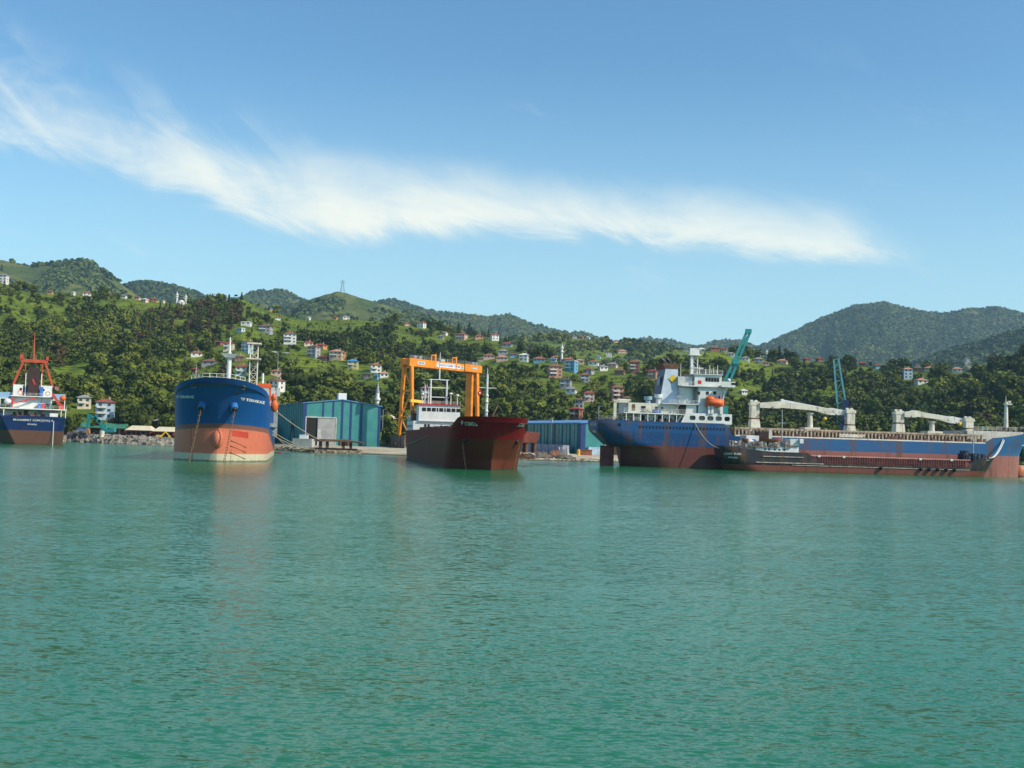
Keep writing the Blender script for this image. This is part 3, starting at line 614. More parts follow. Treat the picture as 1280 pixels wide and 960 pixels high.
def vproj(x, y, z):
    z = z - CAMH; f = y * FWD.y + z * FWD.z
    return 640 + FPX * (x * RIGHT.x + y * RIGHT.y + z * RIGHT.z) / f, 480 - FPX * (x * UPV.x + y * UPV.y + z * UPV.z) / f
def scatter(ly, n, rs, hmin, hmax, tmax=1.02, tmin=-.02, houses=True, keep=0.86):
    u = rs.uniform(max(ly.u[0], -.60), min(ly.u[-1], .60), n); Yf, Yr = ly.ends(u)
    t = rs.rand(n); Y = Yf + (Yr - Yf) * (tmin + (tmax - tmin) * np.sqrt(t * (1 - (450 / 1100.) ** 2) + (450 / 1100.) ** 2) if ly is near else tmin + (tmax - tmin) * t)
    Y = Yf + (Yr - Yf) * (tmin + (tmax - tmin) * (t ** .8)); Z = ly.z(u, Y); X = u * Y; px, py = vproj(X, Y, Z)
    H = (hmin + (hmax - hmin) * rs.rand(n) ** 1.9)
    o = openness(px, py); nz = fbm(X / 60, Y / 60, 3, 21)
    p = keep * np.clip(.95 + nz * 2.4, .25, 1) * (1 - o * .93)
    ok = rs.rand(n) < p; H = np.where((o > .2), np.minimum(H, 4 + 3 * rs.rand(n)), H)
    if houses:
        for (a, b, c, d, hy, hx) in HOUSES:
            w = .30 * H * FPX / Y; top = py - H * FPX / Y
            m_ = (px + w > a) & (px - w < b) & (top < d - (d - c) * .12) & (py > c) & (Y < hy + 9)
            lowok = (top > d - (d - c) * .3)
            ok &= ~(m_ & ~lowok)
    return X[ok], Y[ok], Z[ok], H[ok], px[ok], py[ok]
def forest(name, label, X, Y, Z, H, kinds, leafm, rs, tint=None, wide=1.0):
    q = []; tn = []; mi = []
    for i in range(len(X)):
        k = kinds[i]; c = CROWN[k][rs.randint(len(CROWN[k]))]; a = rs.rand() * 6.28; ca, sa = math.cos(a), math.sin(a); w = wide * rs.uniform(.85, 1.3)
        v = c * H[i]; x = (v[..., 0] * ca - v[..., 1] * sa) * w; y = (v[..., 0] * sa + v[..., 1] * ca) * w
        z = v[..., 2] - (.22 * H[i] if k == 'broad' else 0)
        q.append(np.stack([x + X[i], y + Y[i], z + Z[i]], -1)); n = len(c); tn.append(np.clip(tint[i] + rs.uniform(-.06, .06, n), 0, 1)); mi.append(np.full(n, 1 if k != 'broad' else 0))
    V = np.concatenate(q).reshape(-1, 3); F = np.arange(len(V)).reshape(-1, 4)
    o = bpy.data.objects.new(name, npmesh(name, V, F, leafm, np.concatenate(mi), attrs={'tint': np.concatenate(tn)})); C.objects.link(o)
    return tag(o, label, 'woods', kind='stuff')
def treekind(px, py, rs):
    k = []
    for a, b in zip(px, py):
        pc = .75 if (570 < a < 640 and 405 < b < 432) else .35 if (180 < a < 320 and 372 < b < 430) else .03
        k.append('cone' if rs.rand() < pc else 'broad')
    return k
def tintof(X, Y, px, py, rs):
    t = .42 + 1.1 * fbm(X / 90, Y / 90, 2, 31) + rs.uniform(-.38, .38, len(X))
    t = t - np.where((px > 930) & (py > 440), .12, 0)
    t = np.clip(t, 0, 1) * .86; q = rs.rand(len(X)) < np.where((px > 170) & (px < 320) & (py > 378) & (py < 436), .28, .025)
    return np.where(q, 1.0, t)
X, Y, Z, H, px, py = scatter(near, 15500, rs, 5.0, 15)
kd = treekind(px, py, rs); tt = tintof(X, Y, px, py, rs)
# largest-looking trees become individuals
size = H / Y * np.where((px > 0) & (px < 1280), 1, .01)
hid = ((px > 225) & (px < 345) & (py > 480)) | ((px > 350) & (px < 480) & (py > 515)) | ((px > 745) & (py > 528)) | ((px > 575) & (px < 745) & (py > 533)) | (py > 556)
order = np.argsort(-np.where(hid, 0, size)); ind = order[:262]; rest = order[262:]
forest('hillside_woods', 'dense mixed broadleaf woods covering the near hillside', X[rest], Y[rest], Z[rest], H[rest], [kd[i] for i in rest], [LEAF, PINE], rs, tt[rest])
_tm = {}
def tree_meshes(kind, vi, tq):
    k = (kind, vi, tq)
    if k not in _tm:
        c = CROWN_HI[kind][vi]; off = .14 if kind == 'broad' else 0
        V = (c - np.array([0, 0, off])).reshape(-1, 3); n = len(c); rr = np.random.RandomState(vi * 7 + 1)
        cm = npmesh('crown', V, np.arange(len(V)).reshape(-1, 4), [LEAF if kind == 'broad' else PINE], attrs={'tint': np.clip(tq / 9 + rr.uniform(-.08, .08, n), 0, 1)})
        b = MB(); top = .86 if kind != 'broad' else .5; b.tube((0, 0, -.05), (0, 0, top * .5), .026, .018, 7).tube((0, 0, top * .5), (.01, .01, top), .018, .006, 6)
        if kind != 'cone':
            zz = .30 if kind == 'broad' else .72
            for j in range(6):
                a = j * 1.05 + vi; b.tube((0, 0, zz - .04 + .03 * (j % 3)), (.17 * math.cos(a), .17 * math.sin(a), zz + .16 + .02 * j), .011, .004, 5)
        to = b.build('trunk', BARK); tm = to.data; bpy.data.objects.remove(to); _tm[k] = (cm, tm)
    return _tm[k]
def tree(x, y, z, h, kind, tint, label, group=None, cat='tree', name='tree', wide=1.0):
    cm, tm = tree_meshes(kind, _tr.randrange(len(CROWN_HI[kind])), int(round(tint * 9)))
    r = empty(name, (x, y, z), label, cat, _tr.random() * 6.28, group); r.scale = (h * wide, h * wide, h)
    for n_, me in (('crown', cm), ('trunk', tm)):
        o = bpy.data.objects.new(n_, me); C.objects.link(o); o.parent = r
    return r
_tr = random.Random(5)
for i in ind:
    g = ('conifers on the lower hillside', 'pointed dark conifer among the woods of the lower hillside', 'conifer_tree') if kd[i] != 'broad' else ('broadleaf trees of the lower hillside', 'rounded broadleaf tree among the woods of the lower hillside', 'broadleaf_tree')
    tree(X[i], Y[i], Z[i] - .3, H[i], kd[i] if kd[i] != 'umb' else 'umb', tt[i], g[1], g[0], 'tree', g[2], _tr.uniform(.9, 1.25))
# single trees one can point at
for px_, py_, hp, kd_, tn_, lb in [(146, 531, 33, 'broad', .95, 'bright yellow-green tree in front of the tall pale blue block'), (172, 531, 30, 'broad', .75, 'green tree right of the bright yellow-green tree near the left shore'),
    (96, 528, 24, 'broad', .35, 'dark green tree above the left end of the green-roofed shed'), (118, 530, 18, 'broad', .1, 'darkest low tree below the tall pale blue block'), (86, 532, 22, 'broad', .7, 'tree right beside the stern of the far left ship'),
    (190, 532, 22, 'broad', .3, 'dark tree behind the cream-roofed huts'), (215, 524, 26, 'broad', .6, 'broad tree above the left half of the cream-roofed huts')]:
    p = at(px_, py_, 474); tree(p.x, 474, 1.6, hp * 474 / FPX, kd_, tn_, lb, name='broadleaf_tree', wide=1.15)
for px_, py_, hp, kd_, lb in [(273, 374, 7, 'umb', 'left of the three umbrella pines standing on the crest'), (277, 373, 8, 'umb', 'tallest, middle one of the three umbrella pines on the crest'), (280, 372, 8, 'umb', 'right of the three umbrella pines on the crest'),
    (259, 376, 10, 'cone', 'slim dark cypress left of the three umbrella pines'), (295, 370, 7, 'umb', 'single umbrella pine on the round hilltop'), (302, 375, 9, 'cone', 'dark conifer at the right of the single umbrella pine'),
    (131, 366, 14, 'broad', 'tall bushy tree standing up from the left crest'), (30, 364, 14, 'broad', 'dark bushy tree on the crest behind the bright meadow, left one'), (42, 367, 12, 'broad', 'dark bushy tree on the crest behind the bright meadow, right one'),
    (2, 338, 7, 'cone', 'pointed conifer at the left end of the far skyline'), (838, 446, 10, 'broad', 'round dark tree on the ridge left of the ship funnel top'), (967, 448, 14, 'broad', 'large round olive tree on the crest right of the slim minaret'),
    (934, 449, 13, 'broad', 'dark tree beside the teal boom on the crest'), (764, 425, 4, 'broad', 'tiny lone tree on the distant ridge'), (987, 494, 18, 'broad', 'big round tree standing above the left deck crane jib'),
    (1172, 474, 19, 'broad', 'tall tree right of the white bungalow in the woods'), (1223, 474, 20, 'broad', 'tall dark tree right of the smoke'), (1270, 450, 8, 'broad', 'dark tree on the right rising spur')]:
    p = hit(px_, py_); tree(p.x, p.y, p.z - .5, hp * p.y / FPX * 1.12, kd_, .3, lb, name='broadleaf_tree' if kd_ == 'broad' else 'pine_tree', wide=1.2)
# shrubs and hedges in the fields, village hill woods, far woods
X, Y, Z, H, px, py = scatter(near, 6500, rs, 1.6, 3.6, keep=.6); 
def rowmask(X, Y, Z): return (np.sin(Z * 1.1 + 2.5 * fbm(X / 40, Y / 40, 2, 8)) > .2)
k = rowmask(X, Y, Z) & (openness(px, py) > 0)
u = rs.uniform(-.6, .6, 60000); Yf, Yr = near.ends(u); Yq = Yf + (Yr - Yf) * rs.rand(60000); Zq = near.z(u, Yq); px, py = vproj(u * Yq, Yq, Zq); k = (openness(px, py) > .1) & rowmask(u * Yq, Yq, Zq) & (rs.rand(60000) < .42)
Xh, Yh, Zh = (u * Yq)[k], Yq[k], Zq[k]
def bushes(name, label, X, Y, Z, H, m_, rs, nf=16, tint=None, cat='shrubs'):
    """squat leaf-clump mounds"""
    n = len(X); d = rs.randn(n, nf, 3); d[..., 2] = abs(d[..., 2]) * .9 + .1; d /= np.linalg.norm(d, axis=2)[..., None]
    r = np.asarray(H)[:, None, None]; pos = d * r * np.array([.62, .62, .85]) * rs.uniform(.7, 1.05, (n, nf, 1))
    nr = d + rs.randn(n, nf, 3) * .35; nr /= np.linalg.norm(nr, axis=2)[..., None]; a = np.cross(nr, rs.randn(n, nf, 3)); a /= np.linalg.norm(a, axis=2)[..., None]; b = np.cross(nr, a)
    s = r * rs.uniform(.22, .42, (n, nf, 1)); c = np.stack([X, Y, Z], 1)[:, None, :]
    q = np.stack([c + pos + (a * c1 + b * c2) * s for c1, c2 in ((-1, -.8), (1, -1), (.8, 1), (-1, .9))], 2).reshape(-1, 3)
    tn = (np.clip(tint, 0, 1) if tint is not None else rs.rand(n))[:, None] + rs.uniform(-.05, .05, (n, nf))
    o = bpy.data.objects.new(name, npmesh(name, q, np.arange(len(q)).reshape(-1, 4), [m_], attrs={'tint': tn.ravel()})); C.objects.link(o); return tag(o, label, cat, kind='stuff')
bushes('tea_hedges', 'rows of low tea bushes across the bright green terraces', Xh, Yh, Zh, rs.uniform(.8, 1.7, len(Xh)), LEAF, rs, 12, rs.uniform(.4, .86, len(Xh)), 'tea bushes')
X, Y, Z, H, px, py = scatter(mid, 9000, rs, 6, 13, keep=.8)
bushes('village_hill_woods', 'woods on the farther village hill in the middle', X, Y, Z, H * .75, LEAF, rs, 34, tintof(X, Y, px, py, rs), 'woods')
NF = {'far_mountain': 44000, 'dark_spur': 14000, 'far_hill_left': 9000, 'pylon_hill': 9000, 'far_ridge': 14000, 'far_ridge_low': 7000, 'far_hill_wooded': 7000, 'far_hill_peak': 6000}
for n_, l_ in fars:
    n = NF[n_]; u = rs.uniform(l_.u[0] if l_.u[0] > -.62 else -.62, min(l_.u[-1], .62), n); Yf, Yr = l_.ends(u); T = .35 + .68 * rs.rand(n) if n_ != 'dark_spur' else .2 + .82 * rs.rand(n); Yq = Yf + (Yr - Yf) * T; Zq = l_.z(u, Yq)
    k = fbm(u * Yq / 130, Yq / 130, 3, 41) > (-.02 if n_ in ('pylon_hill', 'far_hill_left') else -.22); u, Yq, Zq = u[k], Yq[k], Zq[k]; X = u * Yq
    px, py = vproj(X, Yq, Zq); bushes(n_ + '_woods', 'distant woods covering the ' + n_.replace('_', ' '), X, Yq, Zq - 2, rs.uniform(6, 12, len(X)) * (1.0 if n_ != 'far_hill_wooded' else 1.2), FARL, rs, 12,
        np.clip(.45 + 1.2 * fbm(X / 160, Yq / 160, 3, 51) + rs.uniform(-.2, .2, len(X)) - (.25 if n_ in ('dark_spur', 'far_hill_wooded') else 0), 0, 1) * .86, 'woods')
# ------------------------------------------------------------------ ships
def hull_mat(name, bands, rust=0.5, spec=0.35, slope=0.0, var=.12, boot=None):
    """bands: [(z_top, colour), ...] from the keel upwards, painted by height on the plating (z + slope * x)"""
    m = bpy.data.materials.new(name); m.use_nodes = True; t = m.node_tree; b = t.nodes['Principled BSDF']; b.inputs['Roughness'].default_value = .5; b.inputs['Specular IOR Level'].default_value = spec
    tc = N(t, 'ShaderNodeTexCoord'); sp = N(t, 'ShaderNodeSeparateXYZ'); t.links.new(tc.outputs['Object'], sp.inputs[0])
    def no(sc, s=(1, 1, 1), d=5):
        mp = N(t, 'ShaderNodeMapping'); mp.inputs['Scale'].default_value = s; t.links.new(tc.outputs['Object'], mp.inputs[0])
        n = N(t, 'ShaderNodeTexNoise', inp={'Scale': sc, 'Detail': float(d), 'Roughness': .62}); t.links.new(mp.outputs[0], n.inputs['Vector']); return n.outputs[0]
    z = mth(t, 'ADD', sp.outputs[2], mth(t, 'MULTIPLY', sp.outputs[0], slope))
    z = mth(t, 'ADD', z, mth(t, 'MULTIPLY', mth(t, 'SUBTRACT', no(.8), .5), .12))
    col = bands[0][1]
    for (zt, _), (_, c2) in zip(bands[:-1], bands[1:]): col = mixc(t, smooth(t, z, zt - .03, zt + .03), col, c2)
    if boot: col = mixc(t, smooth(t, sp.outputs[2], boot[0] - .03, boot[0] + .03), boot[1], col)
    blotch = no(.25); fine = no(1.6, (1, 1, .35))
    v = mth(t, 'MULTIPLY_ADD', blotch, var * 2.4, 1 - var * 1.2); v2 = mth(t, 'MULTIPLY', v, mth(t, 'MULTIPLY_ADD', fine, .3, .85))
    cb = N(t, 'ShaderNodeCombineXYZ'); [t.links.new(v2, cb.inputs[i]) for i in range(3)]
    col = mixc(t, 1.0, col, cb.outputs[0], 'MULTIPLY')
    w = N(t, 'ShaderNodeTexBrick', inp={'Scale': 1.0, 'Mortar Size': .012, 'Brick Width': 6.0, 'Row Height': 2.2, 'Color1': (1, 1, 1, 1), 'Color2': (.93, .93, .93, 1), 'Mortar': (.62, .62, .62, 1)})
    mp = N(t, 'ShaderNodeCombineXYZ'); t.links.new(sp.outputs[0], mp.inputs[0]); t.links.new(sp.outputs[2], mp.inputs[1]); t.links.new(mp.outputs[0], w.inputs['Vector'])
    col = mixc(t, .8, col, w.outputs[0], 'MULTIPLY')
    if rust:
        st = no(1.0, (.55, .55, .05), 4); col = mixc(t, mth(t, 'MULTIPLY', smooth(t, st, .63 - .07 * rust, .70 - .06 * rust), .8), col, (.10, .045, .02))
        pt = no(.9, (1, 1, 1), 7); col = mixc(t, mth(t, 'MULTIPLY', smooth(t, pt, .58, .68), .7 * rust), col, (.13, .05, .022))
    wl = mth(t, 'ADD', sp.outputs[2], mth(t, 'MULTIPLY', mth(t, 'SUBTRACT', fine, .5), .5)); col = mixc(t, mth(t, 'MULTIPLY', smooth(t, wl, .45, .1), .75), col, (.045, .05, .03))
    t.links.new(col, b.inputs['Base Color'])
    bp = N(t, 'ShaderNodeBump', inp={'Distance': .18, 'Strength': .7}); t.links.new(mth(t, 'ADD', mth(t, 'MULTIPLY', blotch, .6), mth(t, 'MULTIPLY', w.outputs[1], -.12)), bp.inputs['Height']); t.links.new(bp.outputs[0], b.inputs['Normal'])
    return m
class Hull:
    def __init__(s, L, B, top, stem, stern, eb, es, tw, zb=-1.5, pb=((2.0, 1.0), (2.2, .6)), ps=((2.0, 1.0), (2.2, .7)), zref=10.0):
        s.L, s.B, s.top, s.stem, s.stern, s.eb, s.es, s.tw, s.zb, s.pb, s.ps, s.zref = L, B, top, stem, stern, eb, es, tw, zb, pb, ps, zref
    def half(s, x, z):
        k = min(max(z / s.zref, 0), 1.15); xb = s.stem(z); xs = s.stern(z)
        lp = lambda a: a[0] + (a[1] - a[0]) * k
        rb = min(max((xb - x) / lp(s.eb), 0), 1); rs_ = min(max((x - xs) / lp(s.es), 0), 1)
        a, b = (s.pb[0][0] + (s.pb[1][0] - s.pb[0][0]) * k, s.pb[0][1] + (s.pb[1][1] - s.pb[0][1]) * k); f = (1 - (1 - rb) ** a) ** b
        a, b = (s.ps[0][0] + (s.ps[1][0] - s.ps[0][0]) * k, s.ps[0][1] + (s.ps[1][1] - s.ps[0][1]) * k); w = max(min(lp(s.tw), 1), 0); rb = max(rb, 0); g = w + (1 - w) * (1 - (1 - rs_) ** a) ** b
        return s.B / 2 * f * g
    def pt(s, q, t, side):
        zt = s.top(q * s.L); z = s.zb + (zt - s.zb) * t; xs, xb = s.stern(z), s.stem(z); x = xs + (xb - xs) * q
        return (x, side * s.half(x, z), z)
    def build(s, m, deckm, parent, extra=(), rows=34, bul=1.0, name='hull'):
        q = sorted(set([round(v, 5) for v in np.concatenate([np.linspace(0, .12, 12), np.linspace(.12, .85, 26), 1 - (np.linspace(0, 1, 26) ** 1.8) * .15])] + [e / s.L for e in extra]))
        t = np.linspace(0, 1, rows); b = MB()
        for side in (-1, 1):
            vs = [s.pt(a, c, side) for c in t for a in q]; n = len(q)
            fs = [(j * n + i, j * n + i + 1, (j + 1) * n + i + 1, (j + 1) * n + i) for j in range(rows - 1) for i in range(n - 1)]
            if side == 1: fs = [f[::-1] for f in fs]
            b.add(vs, fs, 0, True)
        l = [s.pt(0, c, -1) for c in t]; r = [s.pt(0, c, 1) for c in t]
        b.add(l + r, [(i, i + 1, rows + i + 1, rows + i) for i in range(rows - 1)])
        h = b.build(name, m, parent); d = MB()
        l = []; r = []
        for a in q:
            x, y, z = s.pt(a, 1, 1); zz = z - bul; y = max(y - .12, 0); l.append((x, -y, zz)); r.append((x, y, zz))
        n = len(q); d.add(l + r, [(i, i + 1, n + i + 1, n + i) for i in range(n - 1)]); d.build('deck', deckm, parent); return h
def ship_root(name, px_stern, Y, ang, label, cat='ship', z=0.0):
    u = (px_stern - 640) / 1400; return empty(name, (u * Y, Y, z), label, cat, ang)
def loc(root, px, py, y=0.0):
    """point of the vertical plane local y = const that shows at a pixel of the photograph: returns local (x, z)"""
    a = root.rotation_euler.z; n = Vector((-math.sin(a), math.cos(a), 0)); o = Vector(root.location) + n * y
    d = ray(px, py); t = (o - Vector((0, 0, CAMH))).dot(n) / d.dot(n); p = Vector((0, 0, CAMH)) + d * t
    q = p - Vector(root.location); return (q.x * math.cos(a) + q.y * math.sin(a), p.z)
def surf_text(root, hull, side, xc, zc, body, size, m, bold=0.0, rake=0.0):
    """letters laid on the plating; side -1 = starboard (read towards the bow), +1 = port (read towards the stern)"""
    def fn(a, b):
        x = xc + (a if side < 0 else -a) + b * rake; z = zc + b
        return Vector((x, side * (hull.half(x, z) + .06), z))
    return text_mesh(body, size, fn, m, root, bold=bold)
def rail(parent, pts, h=1.0, step=1.6, m=None, r=.035, bars=3):
    b = MB()
    for a, c in zip(pts[:-1], pts[1:]):
        a, c = Vector(a), Vector(c); n = max(1, int((c - a).length / step))
        for k in range(bars): b.tube(a + Vector((0, 0, h * (k + 1) / bars)), c + Vector((0, 0, h * (k + 1) / bars)), r * .8, n=4)
        for k in range(n + 1): p = a.lerp(c, k / n); b.tube(p, p + Vector((0, 0, h)), r, n=4)
    return b.build('railing', m or WHITEP, parent)
WHITEP = mat('white ship paint', (.74, .75, .73), .45, .08, .5, rust=.22)
CREAMP = mat('weathered cream paint', (.66, .63, .52), .55, .12, .5, rust=.55)
DECKR = mat('red deck paint', (.20, .07, .045), .8, .2); DECKG = mat('rusty deck', (.16, .11, .075), .85, .25, rust=.5)
BLACK = mat('black paint', (.02, .02, .022), .5, .2); DARK = mat('dark opening', (.012, .011, .011), .8, .1)
ORANGE = mat('lifeboat orange', (.75, .13, .03), .45, .12); RUSTY = mat('rusty steel', (.17, .085, .05), .85, .3, 1.2); REDP = mat('red mast paint', (.50, .075, .03), .5, .15, rust=.3)
NAVY = mat('navy blue paint', (.010, .024, .10), .4, .12); YEL = mat('yellow paint', (.75, .50, .03), .5, .1); CHAIN = mat('rusty chain', (.26, .15, .08), .8, .3, 4)
GREYP = mat('grey paint', (.33, .35, .36), .5, .12); LETTER = mat('white lettering', (.72, .74, .72), .5, .03); SKYB = mat('sky blue paint', (.05, .16, .50), .5, .1); ROPE = mat('mooring rope', (.42, .38, .28), .9, .2, 4)
def pane(parent, x, y, z, w, h, face='y-', name='window', m=None, th=.05):
    b = MB()
    if face in ('y-', 'y+'): b.box(x - w / 2, x + w / 2, y - th, y + th, z - h / 2, z + h / 2)
    else: b.box(x - th, x + th, y - w / 2, y + w / 2, z - h / 2, z + h / 2)
    return b.build(name, m or DARK, parent)
def ring(parent, c, r, axis='x', m=None, name='lifebuoy'):
    b = MB(); n = 14; pts = []
    for k in range(n + 1):
        a = 2 * math.pi * k / n; pts.append((c[0], c[1] + r * math.cos(a), c[2] + r * math.sin(a)) if axis == 'x' else (c[0] + r * math.cos(a), c[1], c[2] + r * math.sin(a)))
    return b.path(pts, r * .2, 6).build(name, m or ORANGE, parent)
def chain(parent, a, b_, name='anchor_chain', w=.16, m=None):
    a, b_ = Vector(a), Vector(b_); d = (b_ - a); n = int(d.length / .55); d.normalize(); q = MB(); s = d.cross(Vector((1, 0, 0))).normalized()
    for k in range(n):
        p = a + d * (k * .55); o = (s if k % 2 else d.cross(s)) * w
        q.path([p + o, p + d * .5 + o, p + d * .6, p + d * .5 - o, p - o, p - d * .1, p + o], w * .42, 4)
    return q.build(name, m or CHAIN, parent)
def sag(a, b_, s, n=14):
    a, b_ = Vector(a), Vector(b_); return [a.lerp(b_, k / n) + Vector((0, 0, -s * 4 * (k / n) * (1 - k / n))) for k in range(n + 1)]
def boat_mesh(b, L, B, H, z0, c=(0, 0), mi=0, enclosed=False, mi2=0):
    n = 12; st = []
    for k in range(n + 1):
        q = k / n; w = B / 2 * (1 - abs(2 * q - 1) ** 3.2); sh = .18 * H * (2 * q - 1) ** 2
        x = c[0] + (q - .5) * L; prof = [(0, 0), (.55 * w, .08 * H), (.92 * w, .35 * H), (w, .62 * H)] if not enclosed else [(0, 0), (.6 * w, .1 * H), (.95 * w, .35 * H), (w, .5 * H), (.9 * w, .72 * H), (.55 * w, .92 * H), (0, H - .1 * H * (2 * q - 1) ** 2)]
        st.append([(x, c[1] + sg * y, z0 + z + (sh if z > 0 and not enclosed else 0)) for sg in (-1,) for y, z in prof][::-1] + [(x, c[1] + y, z0 + z + (sh if z > 0 and not enclosed else 0)) for y, z in prof[1:]])
    m = len(st[0]); b.add([p for s_ in st for p in s_], [(i * m + j, i * m + j + 1, (i + 1) * m + j + 1, (i + 1) * m + j) for i in range(n) for j in range(m - 1)], mi, True)
    return b

# ---- 1: blue and salmon bow-on ship
a_ = R(-90 - 4.2 + -10.6 + 4.2)   # heading of the bow (towards the camera)
dirA = Vector((-math.sin(R(10.6)), math.cos(R(10.6)), 0))   # from bow to stern
stemP = Vector(((274.5 - 640) / 1400 * 218.5, 218.5, 0)); L1 = 84.0
o1 = stemP + dirA * L1; ang1 = math.atan2(-dirA.y, -dirA.x)
s1 = empty('cargo_ship', o1, 'blue cargo ship with salmon red bottom seen bow-on, anchor chains down', 'ship', ang1)
B1 = 18.7
def top1(x):
    d = L1 + 6.4 - x
    z = 16.1 - .16 * min(d, 16) - .0045 * min(d, 16) ** 2 * 1.0
    return z if d < 17.5 else (11.6 if d > 18.5 else z + (11.6 - z) * (d - 17.5))
h1 = Hull(L1 + 6.4, B1, top1, lambda z: L1 + (0 if z < 6.5 else (z - 6.5) ** 1.3 * .335), lambda z: 0, (12.5, 15.0), (14, 8), (.5, .9), -1.5, ((2.2, .80), (2.4, .55)), ((2, 1), (2, .8)), 15)
m1 = hull_mat('blue and salmon hull', [(6.55 - .075 * L1, (.60, .165, .09)), (7.45 - .075 * L1, (.22, .095, .075)), (99, (.006, .080, .27))], .15, slope=-.075, boot=(1.55, (.55, .50, .36)))
# the painted bands tilt with the trimmed waterline; the boot top keeps level
def remat_level(m, zt):
    pass
h1o = h1.build(m1, DECKG, s1, [L1 - 16, L1 - 15], bul=1.1)
b = MB(); b.ball((L1 - .6, 0, 4.4), (1.7, 1.15, 2.0), 0, 16, 10).build('bulb', m1, s1)
def xhalf(hull, y, z):
    lo, hi = hull.L * .5, hull.stem(z)
    for _ in range(40):
        c = (lo + hi) / 2
        if hull.half(c, z) > abs(y): lo = c
        else: hi = c
    return lo
for sd_ in (-1, 1):
    z = 10.9; x = xhalf(h1, 3.0, z); y = sd_ * 3.0
    hp = MB().tube((x - .9, y * .9, z + .9), (x + .9, y * 1.05, z - .7), .85, .72, 12).build('hawse_pipe', mat('hawse blue', (.03, .15, .42), .5), s1)
    MB().tube((x + .8, y * 1.04, z - .6), (x + 1.02, y * 1.06, z - .85), .55, .45, 10).build('rim', BLACK, hp)
    chain(s1, (x + 1.0, y * 1.06, z - 1.0), (L1 + 2.2, -5.0 if sd_ < 0 else 1.5, -.6))
    z2 = 14.5; x2 = xhalf(h1, 4.6, z2); ring(s1, (x2 + .15, sd_ * 4.6, z2), .38, 'x', mat('yellow chock', (.30, .26, .07)), 'fairlead')
def bow_text(root, hull, side, yc, zc, body, size, m, bold=.02, sl=0.0):
    def fn(a, b):
        y = yc + side * a; z = zc + b - sl * a * 1; return Vector((xhalf(hull, y, z) + .08, side * y, z))
    return text_mesh(body, size, fn, m, root, bold=bold)
bow_text(s1, h1, 1, 6.4, 12.1, 'YF TERNIKAZ', .72, LETTER, .025, .10); bow_text(s1, h1, -1, 6.6, 12.4, 'YF TERNIKAZ', .66, LETTER, .02)
for k in range(5):
    MB().box(L1 + .2, L1 + .32, -.2, .2, 1.8 + k * .8, 2.1 + k * .8)
# forecastle gear
fz = 14.4
pts = [(h1.stem(15) - .2 - q, sg * max(h1.half(h1.stem(15) - .2 - q, 14.5) - .2, .1), top1(h1.stem(15) - q) - .05) for sg in (-1,) for q in (15, 12, 9, 6, 4, 2.2, 1, .2)] + [(h1.stem(15) - .2 - q, max(h1.half(h1.stem(15) - .2 - q, 14.5) - .2, .1), top1(h1.stem(15) - q) - .05) for q in (.2, 1, 2.2, 4, 6, 9, 12, 15)]
rail(s1, [(L1 - 9, -6.2, 14.4), (L1 - 4, -5.8, 14.8), (L1 - 1, -3.4, 15.2), (L1 - 1, 2.0, 15.2), (L1 - 4, 4.6, 14.8)], 2.0, 1.1, None, .075, 3); MB().box(L1 - 25, L1 - 23.5, 1.5, 9.2, 15.6, 16.6).box(L1 - 25, L1 - 24.6, 8.8, 9.2, 10.5, 15.6).box(L1 - 25, L1 - 24.6, 1.5, 1.9, 10.5, 15.6).build('crossover_bridge', ORANGE, s1)
ms = MB(); ms.tube((L1 - 10, 1.0, 13.2), (L1 - 10, 1.0, 22), .52, .42, 14).tube((L1 - 10, 1.0, 22), (L1 - 10, 1.0, 25.2), .28, .12, 10).build('foremast', WHITEP, s1)
MB().hexa([(L1 - 10.8, .1, 21), (L1 - 9.2, .1, 21), (L1 - 9.2, 1.9, 21), (L1 - 10.8, 1.9, 21)], [(L1 - 11.2, -.7, 21.8), (L1 - 8.8, -.7, 21.8), (L1 - 8.8, 2.7, 21.8), (L1 - 11.2, 2.7, 21.8)]).build('crow_nest', WHITEP, s1)
w_ = MB(); w_.box(L1 - 9, L1 - 7, 1, 3.4, 13.6, 15).tube((L1 - 8, .8, 14.6), (L1 - 8, 3.6, 14.6), .7, .7, 12); w_.box(L1 - 9, L1 - 7, -3.6, -1.4, 13.6, 14.8); w_.build('windlass', GREYP, s1)
MB().tube((L1 - 12, -5.6, 13), (L1 - 12, -5.6, 19.5), .09, .06, 6).build('light_pole', GREYP, s1)
# cargo deck: hatch coamings with orange covers, lattice mast, crane post
for k in range(3): MB().box(14 + k * 17, 29 + k * 17, -7, 7, 10.4, 13.2).build('hatch_cover', ORANGE if k == 2 else mat('hatch red', (.55, .09, .04), .6, .15), s1)
lm = MB(); xx = L1 - 22
for sy in (4.6, 6.2):
    for sx in (0, 1.6): lm.tube((xx + sx, sy, 12.5), (xx + sx, sy, 25.0), .13, .13, 5)
for k in range(8):
    z = 12.4 + k * 1.55; lm.beam((xx, 4.6, z), (xx, 6.2, z + 1.6), .1).beam((xx, 6.2, z), (xx, 4.6, z + 1.6), .1).beam((xx, 4.6, z), (xx, 6.2, z), .12)
lm.box(xx - .6, xx + 2.2, 3.9, 6.9, 21.5, 21.8).box(xx - .6, xx + 2.2, 3.9, 6.9, 24.8, 25.1); lm.build('lattice_mast', CREAMP, s1)
sb = MB(); sb.box(1.5, 12, -9.6, 9.6, 10.5, 13.4).build('deckhouse', WHITEP, s1); br = MB().box(2.5, 10, -7.5, 7.5, 13.4, 15.6).build('superstructure', WHITEP, s1)
MB().box(3.5, 9, -10.1, 10.1, 15.6, 17.8).build('bridge', mat('bridge grey', (.50, .53, .55), .5, .1), s1)
